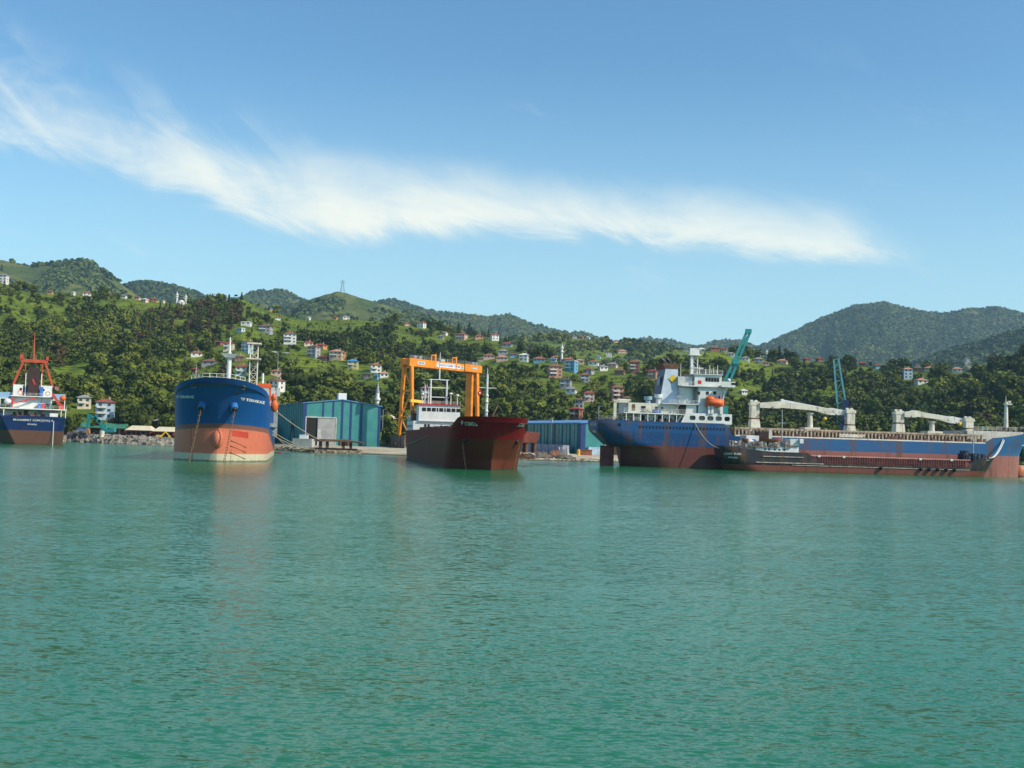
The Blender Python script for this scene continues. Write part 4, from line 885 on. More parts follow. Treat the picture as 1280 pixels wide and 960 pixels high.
for k in range(7): pane(br, 10.02, -6 + 2 * k, 14.8, 1.2, .8, 'x')
MB().hexa([(3, -1.5, 17.8), (7, -1.5, 17.8), (7, 1.5, 17.8), (3, 1.5, 17.8)], [(3.4, -1.2, 19.6), (6.4, -1.2, 19.6), (6.4, 1.2, 19.6), (3.4, 1.2, 19.6)]).build('funnel', NAVY, s1)
MB().tube((6, 5.5, 17.8), (6, 5.5, 21.6), .35, .3, 8).build('radar_post', WHITEP, s1)
MB().tube((9.2, 9.3, 13), (9.2, 9.3, 27.0), .10, .06, 6).build('signal_pole', GREYP, s1)
# orange life raft capsules hanging outboard near the bow, on the port rail
b = MB(); b.ball((L1 - 16.6, B1 / 2 + .9, 11.6), (.8, .8, 1.3), 0, 12, 8).ball((L1 - 16.6, B1 / 2 + .7, 13.5), (.55, .55, .8), 0, 10, 6); b.build('rescue_boat', ORANGE, s1)
MB().beam((L1 - 16.6, B1 / 2 - .5, 10.9), (L1 - 16.6, B1 / 2 + 1.0, 14.8), .2).build('davit', WHITEP, s1)
MB().box(20, L1 - 22, B1 / 2 - .3, B1 / 2 + .5, 7.2, 8.0).box(30, 33, B1 / 2 - .2, B1 / 2 + .9, 5.2, 11).build('fender_frame', GREYP, s1)
pp = MB()
for k, (z, ) in enumerate([(3.7,), (2.7,), (1.4,)]):
    pp.tube((L1 - 3.2, h1.half(L1 - 3.2, z) + .08, z - .8), (L1 - .9, h1.half(L1 - .9, z) + .25, z + .5), .07, .07, 5)
pp.build('mooring_wire', RUSTY, s1)
b = MB(); vs = [(xhalf(h1, 2.7 + 3.0 * i / 8, z) + .05, 2.7 + 3.0 * i / 8, z) for j in range(4) for i in range(9) for z in [6.25 - .05 * i - 1.15 * j / 3]]
b.add(vs, [(j * 9 + i, j * 9 + i + 1, (j + 1) * 9 + i + 1, (j + 1) * 9 + i) for j in range(3) for i in range(8)]).build('fresh_paint_patch', mat('fresh red paint', (.50, .05, .03), .5), s1)

# ---- 2: dark red coaster TORO
dirT = Vector((-.178, .984, 0)).normalized(); stT = Vector(((617 - 640) / 1400 * 216, 216, 0)); L2 = 112.0
s2 = empty('cargo_ship', stT + dirT * L2, 'dark red rusty cargo ship lying in the middle with a white wheelhouse aft', 'ship', math.atan2(-dirT.y, -dirT.x)); B2 = 15.2
def xpx(root, hull, side, px, z):
    a = root.rotation_euler.z; lo, hi = 0.0, hull.stem(z) - .05
    for _ in range(40):
        c = (lo + hi) / 2; y = side * hull.half(c, z); X = root.location.x + c * math.cos(a) - y * math.sin(a); Y = root.location.y + c * math.sin(a) + y * math.cos(a)
        if (proj(X, Y, z)[0] < px) : lo = c
        else: hi = c
    return lo
H2ARGS = (lambda z: L2 + (z * .12 if z < 2 else .24 + (z - 2) * .62), lambda z: 0, (15, 11), (14, 8), (.45, .9), -1.5, ((2.1, 1.0), (2.6, .45)), ((2, 1), (2, .8)), 9)
XT0 = xpx(s2, Hull(L2 + 4.3, B2, lambda x: 9, *H2ARGS), -1, 572, 9.0)
def top2(x):
    d = L2 + 4 - x
    return 9.9 + .3 * max(0, 1 - d / 8) if x > XT0 else (8.1 if x < XT0 - 4 else 9.9 + (8.1 - 9.9) * (XT0 - x) / 4) - (0 if x > XT0 - 4 else min((XT0 - 4 - x) * .004, .4))
h2 = Hull(L2 + 4.3, B2, top2, *H2ARGS)
m2 = hull_mat('dark red hull', [(5.7, (.13, .034, .018)), (99, (.20, .009, .011))], .6, spec=.12, slope=-.002)
def bow_text2(side, px, z, body, size):
    xc = xpx(s2, h2, side, px, z) if side < 0 else xhalf(h2, 5.2, z)
    def fn(a, b):   # step along the curved plating by arc length
        x = xc; d = 0; sgn = (1 if a > 0 else -1) * (1 if side < 0 else -1); n = max(1, int(abs(a) / .05))
        for _ in range(n):
            e = .01; dy = (h2.half(x + e, z) - h2.half(x - e, z)) / (2 * e); x += sgn * (abs(a) / n) / math.sqrt(1 + dy * dy)
        return Vector((x + .12, side * (h2.half(x, z + b) + .16), z + b))
    return text_mesh(body, size, fn, LETTER, s2, bold=.02)
h2.build(m2, DECKG, s2, [XT0, XT0 - 4], bul=1.0)
bow_text2(-1, 588, 8.7, 'TORO', 1.05); bow_text2(1, 655, 8.8, 'TORO', .95)
xq = xpx(s2, h2, -1, 578, 9); MB().ball((xq, -h2.half(xq, 9.0) - .1, 9.0), (.7, .12, .45), 0, 10, 6).build('bow_light_plate', LETTER, s2)
for sd_ in (-1, 1):
    x = L2 - 1.0; z = 5.6; y = sd_ * h2.half(x, z)
    hp = MB().ball((x, y, z), (.6, .35, .55), 0, 12, 8).build('hawse_pipe', BLACK, s2); chain(s2, (x + .1, y * 1.1, z - .5), (x - .6, y * .8 + sd_ * .5, -.5), w=.12)
x = h2.stem(9)
pts = [(x - q, -h2.half(x - q, 9.5) + .2, top2(x - q)) for q in (20, 14, 8, 4, 1.5)] + [(x - q, h2.half(x - q, 9.5) - .2, top2(x - q)) for q in (1.5, 4, 8, 14)]
# gear on the forecastle
b = MB(); b.tube((L2 - 8, 0, 9), (L2 - 8, 0, 18.9), .34, .22, 12).beam((L2 - 8, -1.6, 16.2), (L2 - 8, 1.9, 16.2), .16).tube((L2 - 8, 0, 18.9), (L2 - 8, 0, 20.2), .1, .05, 6); fm = b.build('foremast', mat('mast grey white', (.60, .62, .60), .5, .1), s2)
for z in (11.5, 13.4, 14.6): MB().ball((L2 - 7.6, 0, z), (.25, .35, .25), 0, 8, 6).build('mast_light', LETTER, fm)
fl = MB().add([(L2 - 8, -1.2, 15.9), (L2 - 8.1, -1.9, 15.2), (L2 - 8.2, -1.6, 14.5), (L2 - 8, -1.0, 14.9)], [(0, 1, 2, 3), (3, 2, 1, 0)]).build('flag', mat('flag red', (.70, .02, .03), .7), fm)
MB().ball((L2 - 7.98, -1.45, 15.1), (.02, .2, .2), 0, 8, 6).build('crescent', LETTER, fl)
b = MB(); rr = random.Random(2)
for k in range(16): x = L2 - 5 - rr.random() * 6; y = rr.uniform(-2.0, 2.0); b.box(x, x + rr.uniform(.3, .9), y, y + rr.uniform(.3, .8), 8.8, 9.4 + rr.uniform(.1, 1.0))
b.tube((L2 - 7, -1.2, 9.8), (L2 - 7, 1.2, 9.8), .5, .5, 12).beam((L2 - 5, .6, 10), (L2 - 6.5, 2.0, 12.6), .16); b.build('windlass', RUSTY, s2)
for k in range(4): MB().box(24 + k * 16, 38.5 + k * 16, -5.4, 5.4, 7.0, 8.6).build('hatch_cover', RUSTY, s2)
xw = 23.0  # front of the superstructure
MB().box(3, xw - .3, -7.0, 6.6, 7.0, 10.3).build('deckhouse', WHITEP, s2); wh = MB().box(xw - 7, xw, -5.6, 5.6, 10.3, 14.7).build('wheelhouse', WHITEP, s2)
MB().box(xw - 7.4, xw + .35, -5.9, 5.9, 14.7, 15.0).build('roof_edge', mat('roof red', (.50, .035, .05), .5), wh)
MB().box(xw - .3, xw + .25, -5.7, 5.7, 10.3, 10.55).build('ledge', WHITEP, wh)
for k, w in enumerate((1.05, 1.05, 1.05, .4, 1.05, .4, 1.05, 1.05, 1.05)):
    y = -4.75 + sum((1.05, 1.05, 1.05, .4, 1.05, .4, 1.05, 1.05, 1.05)[:k]) * 1.0 + k * .28; pane(wh, xw + .03, y + w / 2, 13.5, w, .95, 'x')
for y in (-3.7, -2.8, 3.4, 4.4): pane(s2, xw - .28, y, 9.1, .6, .75, 'x')
for x in (6, 9, 12, 15, 18): pane(s2, x, -7.03, 8.9, .7, .7)
b = MB()
for y in (-2.3, 2.1): b.tube((xw - 3, y, 15), (xw - 3, y, 21.8), .28, .2, 8)
for z in (17, 19.6, 21.8): b.beam((xw - 3, -2.9, z), (xw - 3, 2.7, z), .22)
b.tube((xw - 3, 0, 21.8), (xw - 3, 0, 29.3), .2, .08, 8).beam((xw - 3, -1.6, 25.6), (xw - 3, 2.3, 25.6), .12).tube((xw - 3, 2.1, 25.6), (xw - 3, 2.1, 27.6), .06, .05, 5).box(xw - 3.4, xw - 2.6, .2, 1.3, 26.8, 27.4); b.build('signal_mast', WHITEP, s2)
for y, h, nm in ((-3.9, 5.2, 'antenna'), (3.2, 3.0, 'radar_post'), (5.0, 2.6, 'light_post'), (-4.6, 2.6, 'light_post'), (-3.0, 4.2, 'vent_post')):
    q = MB().tube((xw - 2, y, 15), (xw - 2, y, 15 + h), .13, .09, 6).build(nm, WHITEP, s2)
    if h < 4: MB().ball((xw - 2, y, 15 + h), (.5, .5, .35), 0, 10, 6).build('radome', WHITEP, q)
MB().tube((xw - 1, -4.2, 15), (xw - 1, -4.2, 24.5), .05, .03, 5).build('whip_aerial', GREYP, s2)
b = MB(); b.box(8, 14, -6.5, -3.2, 10.3, 13.4).ball((10, -5.2, 12.2), (1.6, 1.4, 1.3), 0, 10, 6).beam((7, -5, 10.5), (13, -6.4, 14.6), .35); b.build('deck_winch', RUSTY, s2)
MB().ball((5, -5.6, 11.2), (2.4, 1.5, 1.0), 0, 12, 8).build('rescue_boat', mat('raft grey white', (.6, .64, .62), .5), s2)
MB().hexa([(4, -2, 10.3), (8, -2, 10.3), (8, 2, 10.3), (4, 2, 10.3)], [(4.4, -1.6, 16.4), (7.4, -1.6, 16.4), (7.4, 1.6, 16.4), (4.4, 1.6, 16.4)]).build('funnel', RUSTY, s2)
rail(s2, [(3, -7.0, 10.3), (xw - 7, -7.0, 10.3)], 1.0); rail(s2, [(xw + .1, -5.6, 15), (xw + .1, 5.6, 15)], .8)
b = MB()
for k in range(24):
    x = 26 + k * 2.6; b.box(x, x + .25, -7.36, -7.28, 5.9, 7.6)
b.build('bulwark_stay', RUSTY, s2)

# ---- 3: far left ship, stern view
dir3 = Vector((-.425, .905, 0)).normalized(); st3 = Vector(((42.5 - 640) / 1400 * 352, 352, 0)); L3 = 92.0
s3 = empty('cargo_ship', st3, 'dark blue cargo ship at the far left seen from the stern, red goal-post mast', 'ship', math.atan2(dir3.y, dir3.x)); B3 = 19.6
top3 = lambda x: 8.9 if x < 22 else 7.6 if x < 78 else 10.5
h3 = Hull(L3, B3, top3, lambda z: L3 + z * .2, lambda z: -z * .16, (16, 12), (10, 3.0), (.46, .88), -1.5, ((2, 1), (2.2, .6)), ((2, .9), (2.2, .8)), 8)
m3 = hull_mat('navy hull with dusty bottom', [(4.4, (.15, .07, .05)), (99, (.008, .030, .12))], .35)
h3.build(m3, DECKG, s3, [22, 22.5, 78, 79], bul=.9)
def stern_text(root, hull, y0, z0, body, size, m): return text_mesh(body, size, lambda a, b: Vector((hull.stern(z0 + b) - .07, y0 - a, z0 + b)), m, root, bold=.01)
stern_text(s3, h3, -.2, 7.6, 'MUHAMMET GÜMÜŞTAŞ 4', .95, LETTER); stern_text(s3, h3, 0, 6.3, 'ISTANBUL', .62, LETTER)
def slab(root, x0, x1, y0, y1, z0, z1, name, m=WHITEP): return MB().box(x0, x1, y0, y1, z0, z1).build(name, m, root)
h_ = slab(s3, 4.0, 16, -7.6, 7.6, 7.9, 11.0, 'deckhouse'); slab(s3, -1.0, 17, -9.9, 9.9, 11.0, 11.35, 'boat_deck')
for y in (-9.6, -8.3, 8.3, 9.6): slab(s3, -.8, -.4, y - .12, y + .12, 8.6, 11.0, 'post')
for y, w, hh, mm in ((5.2, .7, .8, DARK), (3.6, 1.0, 1.0, RUSTY), (1.8, 1.3, 2.2, RUSTY), (-1.0, .5, .6, DARK), (-2.4, 1.2, 2.0, GREYP)): pane(s3, 3.97, y, 9.7, w, hh, 'x', 'door' if hh > 1.5 else 'window', mm)
h_ = slab(s3, 3.2, 15, -5.6, 6.2, 11.35, 15.0, 'superstructure'); slab(s3, 1.5, 16, -6.2, 6.6, 15.0, 15.25, 'bridge_deck')
slab(s3, 5, 13, -9.6, 9.6, 14.2, 14.45, 'bridge_wing'); wl = slab(s3, 5, 12, -5.6, 5.8, 15.25, 18.8, 'wheelhouse'); slab(s3, 4.95, 4.99, .9, 3.0, 15.4, 18.6, 'blue_panel', NAVY)
for sg in (-1, 1):
    slab(s3, 6, 11, sg * 7.9 - 1.8, sg * 7.9 + 1.8, 14.5, 16.3, 'wing_shelter', mat('pale blue ship paint', (.25, .42, .60), .5, .1)); slab(s3, 3.0, 3.3, sg * 9.4 - .12, sg * 9.4 + .12, 11.3, 14.3, 'post')
for y in (3.6, -3.0): pane(s3, 4.97, y, 17.4, .7, .7, 'x')
for y, c_ in ((4.9, ORANGE), (-3.2, mat('buoy tan', (.5, .32, .18)))): ring(s3, (3.1, y - 1.1, 16.2), .65, 'x', c_)
MB().box(4.0, 6.8, -1.7, 1.7, 11.35, 24.4).build('funnel', mat('sooty brown', (.045, .02, .018), .6), s3); MB().tube((5.2, 0, 24.4), (5.2, 0, 25.6), .5, .5, 8).build('exhaust_pipe', BLACK, s3)
for y in (-2.3, 2.3): slab(s3, 4.6, 5.0, y - .15, y + .15, 15, 22.5, 'funnel_frame', WHITEP)
slab(s3, 3.5, 4.3, -2.9, -1.9, 15.3, 18.3, 'blue_locker', SKYB)
b = MB(); b.beam((7, -5.9, 18.6), (7, -3.2, 26.3), .65).beam((7, 5.9, 18.6), (7, 3.2, 26.3), .65).beam((7, -4.0, 26.6), (7, 4.0, 26.6), .8, 1.0); b.beam((7, -2.5, 19), (7, -2.5, 26.3), .3).beam((7, 2.5, 19), (7, 2.5, 26.3), .3).build('goalpost_mast', REDP, s3)
MB().box(6.4, 7.6, 3.3, 4.3, 27, 28.6).box(6.4, 7.6, -4.2, -3.4, 27, 28.2).tube((7, .3, 27), (7, .3, 35.8), .36, .1, 8).build('topmast', REDP, s3)
b = MB(); rr = random.Random(8)
for k in range(16): y = rr.uniform(-3.2, 3.2); b.tube((7, y, 27), (7 + rr.uniform(-1, 1), y, 27 + rr.uniform(.8, 3)), .09, .05, 5)
b.build('aerials', mat('aerial green grey', (.18, .20, .10), .7), s3)
b = MB().beam((1, 6.0, 12.6), (2.0, -1.5, 15.0), .35).beam((2, 6, 11.4), (2, 6, 14.6), .6); b.build('deck_crane', mat('crane red', (.55, .03, .03), .5), s3)
MB().beam((1.2, -5.6, 16.2), (1.2, -8.4, 11.9), .75).box(.6, 2.2, -8.9, -7.6, 11.3, 13).build('davit', mat('davit red', (.65, .06, .04), .5), s3)
MB().ball((1.5, 7.3, 13.3), (1.1, 1.1, .9), 0, 12, 8).build('satellite_dome', WHITEP, s3); MB().beam((1, -.3, 18.8), (2.5, .4, 20.4), .4).build('red_boom_stub', mat('crane red', (.55, .03, .03), .5), s3)
MB().ball((3.4, -8.8, 14.9), (1.1, 1.0, .9), 0, 10, 6).build('life_raft', ORANGE, s3)
for y, mm in ((-1.9, SKYB), (-3.0, mat('crane red', (.55, .03, .03), .5)), (-4.3, BLACK)): slab(s3, 1.8, 2.8, y - .5, y + .5, 11.35, 12.9, 'locker', mm)
slab(s3, -.3, 1.2, -7.4, -5.0, 8.0, 10.0, 'mooring_house'); MB().tube((-1.1, -6.2, 8.4), (-1.2, -6.2, -.2), .12, .12, 6).build('overboard_pipe', WHITEP, s3)
b = MB()
for k in range(34): y = rr.uniform(-4.6, 5.6); x = rr.uniform(-.6, 2.8); s_ = rr.uniform(.3, .9); b.box(x, x + s_, y, y + s_, 7.9, 8.2 + rr.uniform(.4, 1.5))
b.build('deck_gear', RUSTY, s3); rail(s3, [(-1, -9.8, 11.35), (-1, 9.8, 11.35)], .9, 1.8, WHITEP, .05, 2); rail(s3, [(3, -6, 15.25), (3, 6, 15.25)], .9, 1.6, WHITEP, .05, 2)
MB().add([(4, -6.4, 18.8), (4, -7.6, 18.5), (4, -7.4, 17.4), (4, -6.4, 17.6)], [(0, 1, 2, 3), (3, 2, 1, 0)]).build('flag', mat('flag pale red', (.75, .30, .26), .8), s3)
# ---- 4: large blue geared cargo ship (right)
a4 = R(5.5); s4 = ship_root('cargo_ship', 752, 284, a4, 'large blue cargo ship lying side-on at the right with two pairs of deck cranes'); B4 = 17.0
s4.location += Vector((-math.sin(a4), math.cos(a4), 0)) * (B4 / 2)
def P4(px, py, y=-B4 / 2): return loc(s4, px, py, y)
XB = P4(1276, 580, 0)[0]; XC0 = P4(918, 550)[0]; XF0 = P4(1236, 552)[0]; L4 = P4(1284, 540, 0)[0]
def top4(x):
    if x < XC0 - 2.6: return 11.7 + .15 * max(0, 1 - x / 15)
    if x < XC0 + .2: return 11.7 + (8.7 - 11.7) * (max(x - XC0 + 2.6, 0) / 2.8) ** 1.6
    if x < XF0: return 8.7
    if x < XF0 + 2: return 8.7 + (10.2 - 8.7) * (x - XF0) / 2
    return 10.2 + 2.6 * (max(x - XF0 - 2, 0) / (L4 - XF0 - 2)) ** 1.5
X779 = P4(780, 575)[0]
def stern4(z): return -.5 if z > 9 else (-.5 + (9 - z) * 1.0 if z > 5.4 else (3.1 + (5.4 - z) * (X779 - 3.1) / .5 if z > 4.9 else X779 + (4.9 - z) * .12))
h4 = Hull(L4, B4, top4, lambda z: (XB - .8) if z < 6 else XB - .8 + (z - 6) ** 1.25 * .28, stern4, (13, 12), (13, 7), (.02, .80), -1.5, ((2.2, .9), (2.4, .6)), ((2, .9), (2.2, .7)), 9.5)
m4 = hull_mat('bright blue hull with maroon bottom', [(5.55, (.135, .034, .030)), (9.0, (.004, .058, .185)), (99, (.005, .082, .235))], .75)
def streaks(m, amt, sx=.30, lo=.50, hi=.60, c=(.13, .065, .035)):
    t = m.node_tree; bs = t.nodes['Principled BSDF']; old = bs.inputs['Base Color'].links[0].from_socket; tc = N(t, 'ShaderNodeTexCoord')
    mp = N(t, 'ShaderNodeMapping'); mp.inputs['Scale'].default_value = (sx, sx, .035); t.links.new(tc.outputs['Object'], mp.inputs[0]); n = N(t, 'ShaderNodeTexNoise', inp={'Scale': 1.0, 'Detail': 6.0, 'Roughness': .75}); t.links.new(mp.outputs[0], n.inputs['Vector'])
    n2 = N(t, 'ShaderNodeTexNoise', inp={'Scale': .35, 'Detail': 5.0, 'Roughness': .7}); t.links.new(tc.outputs['Object'], n2.inputs['Vector'])
    f = mth(t, 'MULTIPLY', smooth(t, n.outputs[0], lo, hi), mth(t, 'MULTIPLY', smooth(t, n2.outputs[0], .32, .50), amt)); t.links.new(mixc(t, f, old, c), bs.inputs['Base Color'])
# the fore part is sun-bleached: its bottom paint has faded to salmon
t = m4.node_tree; bs = t.nodes['Principled BSDF']; old = bs.inputs['Base Color'].links[0].from_socket; tc = N(t, 'ShaderNodeTexCoord'); sp = N(t, 'ShaderNodeSeparateXYZ'); t.links.new(tc.outputs['Object'], sp.inputs[0])
fd = smooth(t, sp.outputs[0], XC0 - 6, XC0 + 22); t.links.new(mixc(t, mth(t, 'MULTIPLY', fd, .55), old, mixc(t, smooth(t, sp.outputs[2], 5.45, 5.6), (.46, .19, .15), (.035, .16, .35))), bs.inputs['Base Color'])

streaks(m4, .7)
h4.build(m4, DECKG, s4, [XC0 - 2.6, XC0 - 2, XC0 - 1.4, XC0 - .8, XC0, XC0 + .2, XF0, XF0 + 2], rows=22, bul=.7)
MB().ball((XB - .2, 0, .9), (1.7, 1.2, 2.2), 0, 16, 10).build('bulb', hull_mat('orange rusty bulb', [(99, (.50, .16, .06))], .5), s4)
x0 = P4(750, 570, 0)[0]; x1 = P4(767, 570, 0)[0]; MB().box(x0, x1, -.3, .3, -1, 5.2).build('rudder', mat('rudder maroon', (.17, .05, .045), .7, .25, rust=.5), s4)
MB().tube((P4(775, 575, 0)[0], 0, 1.0), (P4(785, 575, 0)[0], 0, 1.2), .5, .9, 10).build('propeller_shaft', RUSTY, s4)
def stext4(y0, z0, body, size): return text_mesh(body, size, lambda a, b: Vector((h4.stern(z0 + b) - .08, y0 - a, z0 + b)), LETTER, s4, bold=.01)
stext4(-1.0, 10.6, 'HATICE ANA', 1.5); stext4(-1.0, 8.7, 'PANAMA', 1.15)
b = MB().tube((5.0, -h4.half(5, 11) - .05, 11), (4.6, -h4.half(4.6, 5.6) - .15, 5.6), .35, .35, 6); b.build('rudder_trunk_stain', mat('dark rubber', (.02, .02, .03), .7), s4)
for k in range(26):
    px = 800 + k * 4.2; x, z = P4(px, 533.5 + (px - 800) * .03); pane(s4, x, -h4.half(x, z) - .03, z, .35, .55, name='porthole')
yc = -B4 / 2 + .15
def X4(px): return P4(px, 530)[0]
def X4c(px): return P4(px, 530, 0)[0]
def Z4(px, py): return P4(px, py)[1]
# boat deck slab, poop deckhouse, enclosed bulwark with five openings
zb_ = 13.6
slab(s4, X4(780), X4(868), -B4 / 2 + .2, B4 / 2 - .2, zb_, zb_ + .3, 'boat_deck')
ph = slab(s4, X4(800), X4(872), -B4 / 2 + 2.4, B4 / 2 - 2.4, 11.0, zb_, 'poop_deckhouse')
for k in range(8): pane(ph, X4(806 + 7 * k), -B4 / 2 + 2.37, 12.4, .45 if k % 3 else .9, .6 if k % 3 else 1.7, name='window' if k % 3 else 'door')
for k in range(9): x = X4(783 + 9 * k); slab(s4, x - .1, x + .1, -B4 / 2 + .3, -B4 / 2 + .5, 11.4, zb_, 'post')
b = MB(); xa, xb, xt = X4(851), X4(915), X4(857); y0, y1 = yc - .02, yc + .10; zl, zh = 11.5, 14.15; z1, z2 = 12.35, 13.5
ops = [(X4(p) , X4(q)) for p, q in ((862, 869.5), (873.5, 881.5), (884, 892), (894.5, 902.5), (905.5, 912.5))]
b.hexa([(xa, y0, zl), (ops[0][0], y0, zl), (ops[0][0], y1, zl), (xa, y1, zl)], [(xt, y0, zh), (ops[0][0], y0, zh), (ops[0][0], y1, zh), (xt, y1, zh)])
for (p, q), nx in zip(ops, [o[0] for o in ops[1:]] + [xb]):
    b.box(p, q, y0, y1, zl, z1).box(p, q, y0, y1, z2, zh).box(q, nx, y0, y1, zl, zh)
    for cx, sx in ((p, 1), (q, -1)):
        for cz, sz in ((z1, 1), (z2, -1)): b.hexa([(cx, y0, cz), (cx + sx * .3, y0, cz), (cx, y0, cz + sz * .3)][:: 1], [(cx, y1, cz), (cx + sx * .3, y1, cz), (cx, y1, cz + sz * .3)])
b.box(xb - .12, xb, y1, B4 / 2 - .2, zl, zh); b.build('side_bulwark', WHITEP, s4)
slab(s4, X4(868), X4(915), -B4 / 2 + .3, B4 / 2 - .3, 13.9, 14.1, 'boat_deck'); slab(s4, X4(872), X4(908), -B4 / 2 + 1.6, B4 / 2 - 1.6, 11.0, 13.9, 'deckhouse_core', mat('shaded cream', (.60, .58, .50), .6, .12, rust=.3))
ua = slab(s4, X4(787), X4(850), -B4 / 2 + 2.0, B4 / 2 - 2.0, zb_ + .3, 16.4, 'upper_deckhouse', CREAMP)
for px, w, hh in ((793.5, .8, 1.6), (806, 1.1, .8), (822, .7, .8), (829.5, .6, .6)): pane(ua, X4(px), -B4 / 2 + 1.97, 15.2, w, hh, name='door' if hh > 1 else 'window', m=RUSTY if w < 1 else DARK)
MB().box(X4(818), X4(827), -B4 / 2 + .8, -B4 / 2 + 2.0, 14.0, 14.8).build('blue_tarpaulin', SKYB, s4); MB().beam((X4(807), -B4 / 2 + 1, 15.0), (X4(815), -B4 / 2 + 1, 14.2), 1.3, .5).build('life_raft', CREAMP, s4)
MB().box(X4(769), X4(772.5), -6.0, -5.3, 11.5, 16.6).box(X4(769), X4(788), -6.0, -5.3, 16.3, 17.0).box(X4(774), X4(790), -5.6, -3.0, 16.9, 17.3).build('stores_crane', CREAMP, s4)
for px, mm, zt in ((813.5, mat('vent blue grey', (.28, .42, .50), .5), 18.2), (826.5, WHITEP, 18.8), (854, WHITEP, 18.8)):
    x = X4(px); v_ = MB().tube((x, -4.6, 16.2), (x, -4.6, zt - .9), .65, .65, 12).build('ventilator', mm, s4); MB().tube((x, -4.6, zt - .9), (x, -4.6, zt), 1.05, 1.05, 14).build('mushroom_cap', mm, v_)
# funnel: tapered casing, grey-white flank, navy after face, rusty rim and pipes
xf0, xf1 = X4(831.5), X4(851); zt = 25.6
fb = MB().hexa([(xf0 - .9, -5.0, 15.8), (xf1, -5.0, 15.8), (xf1, 5.0, 15.8), (xf0 - .9, 5.0, 15.8)], [(xf0 + .8, -4.2, zt), (xf1, -4.2, zt), (xf1, 4.2, zt), (xf0 + .8, 4.2, zt)]); fb.m[5] = 1; fb.m[2] = 0
fb.m = [1, 1, 0, 1, 0, 1]
fn = fb.build('funnel', [mat('funnel grey blue', (.50, .58, .68), .5, .08, rust=.15), NAVY], s4)
MB().hexa([(xf0 + .8, -4.3, zt), (xf1 + .1, -4.3, zt), (xf1 + .1, 4.3, zt), (xf0 + .8, 4.3, zt)], [(xf0 - .2, -4.5, zt + 1.3), (xf1 + .2, -4.5, zt + 1.3), (xf1 + .2, 4.5, zt + 1.3), (xf0 - .2, 4.5, zt + 1.3)]).build('rim', RUSTY, fn)
for k, (dx, dy) in enumerate(((.8, -2.6), (1.6, -1), (2.4, -2.4), (3.2, .4), (1.2, 1.4))): MB().tube((xf0 + dx, dy, zt + 1), (xf0 + dx - .3, dy, zt + 2.1), .42, .42, 8).tube((xf0 + dx - .3, dy, zt + 2.1), (xf0 + dx - 1.0, dy, zt + 2.7), .42, .38, 8).build('exhaust_pipe', BLACK, fn)
cx, cz = (xf0 + xf1) / 2 + .7, 23.0; e = 1.15
MB().add([(cx - e, -4.58, cz), (cx, -4.62, cz - e), (cx + e, -4.58, cz), (cx, -4.50, cz + e)], [(0, 1, 2, 3)]).build('diamond_emblem', YEL, fn)
st = MB(); pts = []
for k in range(10): a = math.pi / 2 + k * math.pi / 5; r = .75 if k % 2 == 0 else .32; pts.append((cx - .25 + r * math.cos(a), -4.575, cz - .35 + r * math.sin(a) - .3))
st.add(pts, [tuple(range(10))]).build('star_emblem', NAVY, fn); pane(fn, xf0 - .05, 0, 22.5, 3.6, 2.4, 'x', 'louvre', GREYP)
# accommodation block and bridge
W4 = mat('bridge white paint', (.70, .71, .68), .5, .08, .4, rust=.18)
ac = slab(s4, X4(874), X4(905), -B4 / 2 + 1.2, B4 / 2 - 1.2, 14.1, 21.0, 'accommodation_block', W4)
slab(s4, X4(853), X4(874), -4.6, 6.4, 14.1, 21.0, 'after_casing', mat('casing grey white', (.55, .57, .56), .5, .1, rust=.25))
MB().tube((X4(862), -3.6, 16.6), (X4(862), -3.6, 20.8), 2.4, 2.4, 16).build('round_casing', W4, s4)
for px, py in ((856, 490), (863, 490), (875, 491), (886, 491), (895, 491), (902, 497)): x, z = P4(px, py); pane(s4, x, (-B4 / 2 + 1.17) if px > 873 else -4.65, z, .7, .8)
wd = slab(s4, X4(852), X4(906), -B4 / 2 + .6, B4 / 2 - .6, 21.0, 21.25, 'bridge_deck', W4); slab(s4, X4(850), X4(868), -5.5, 5.5, 21.25, 23.6, 'chart_house', mat('casing grey white', (.55, .57, .56), .5, .1, rust=.25))
wh = slab(s4, X4(870), X4(904), -B4 / 2 + 2.2, B4 / 2 - 2.2, 21.25, 24.2, 'wheelhouse', W4); slab(s4, X4(868), X4(905), -B4 / 2 + 1.8, B4 / 2 - 1.8, 24.2, 24.4, 'monkey_island', W4)
for k in range(5): pane(wh, X4(885 + 3.6 * k), -B4 / 2 + 2.17, 23.0, .6, 1.0)
for k in range(5): pane(wh, X4(904) + .02, -5 + 2.5 * k, 23.0, 1.8, 1.0, 'x')
# bridge wing with its curved bracket
xw0, xw1 = X4(899), X4(916)
MB().box(xw0, xw1, -B4 / 2 - 1.4, B4 / 2 + 1.4, 21.25, 21.45).box(xw0, xw1, -B4 / 2 - 1.5, -B4 / 2 - 1.4, 21.0, 22.4).box(xw1 - .1, xw1, -B4 / 2 - 1.4, B4 / 2 + 1.4, 21.0, 22.5).build('bridge_wing', W4, s4)
b = MB(); n = 8; pr = [(X4(905) - .1, 17.0)] + [(X4(905) + (xw1 - X4(905)) * (1 - math.cos(k / n * math.pi / 2)), 17.0 + 4.2 * math.sin(k / n * math.pi / 2)) for k in range(n + 1)] + [(X4(905) - .1, 21.2)]
b.hexa([(x, -B4 / 2 + 1.0, z) for x, z in pr], [(x, B4 / 2 - 1, z) for x, z in pr]).build('wing_bracket', W4, s4)
MB().ball((X4(909), -B4 / 2 - .6, 22.8), (.5, .5, .5), 0, 10, 6).build('wing_lamp', WHITEP, s4); pane(s4, X4(914), -B4 / 2 - 1.52, 21.9, 1.2, .5)
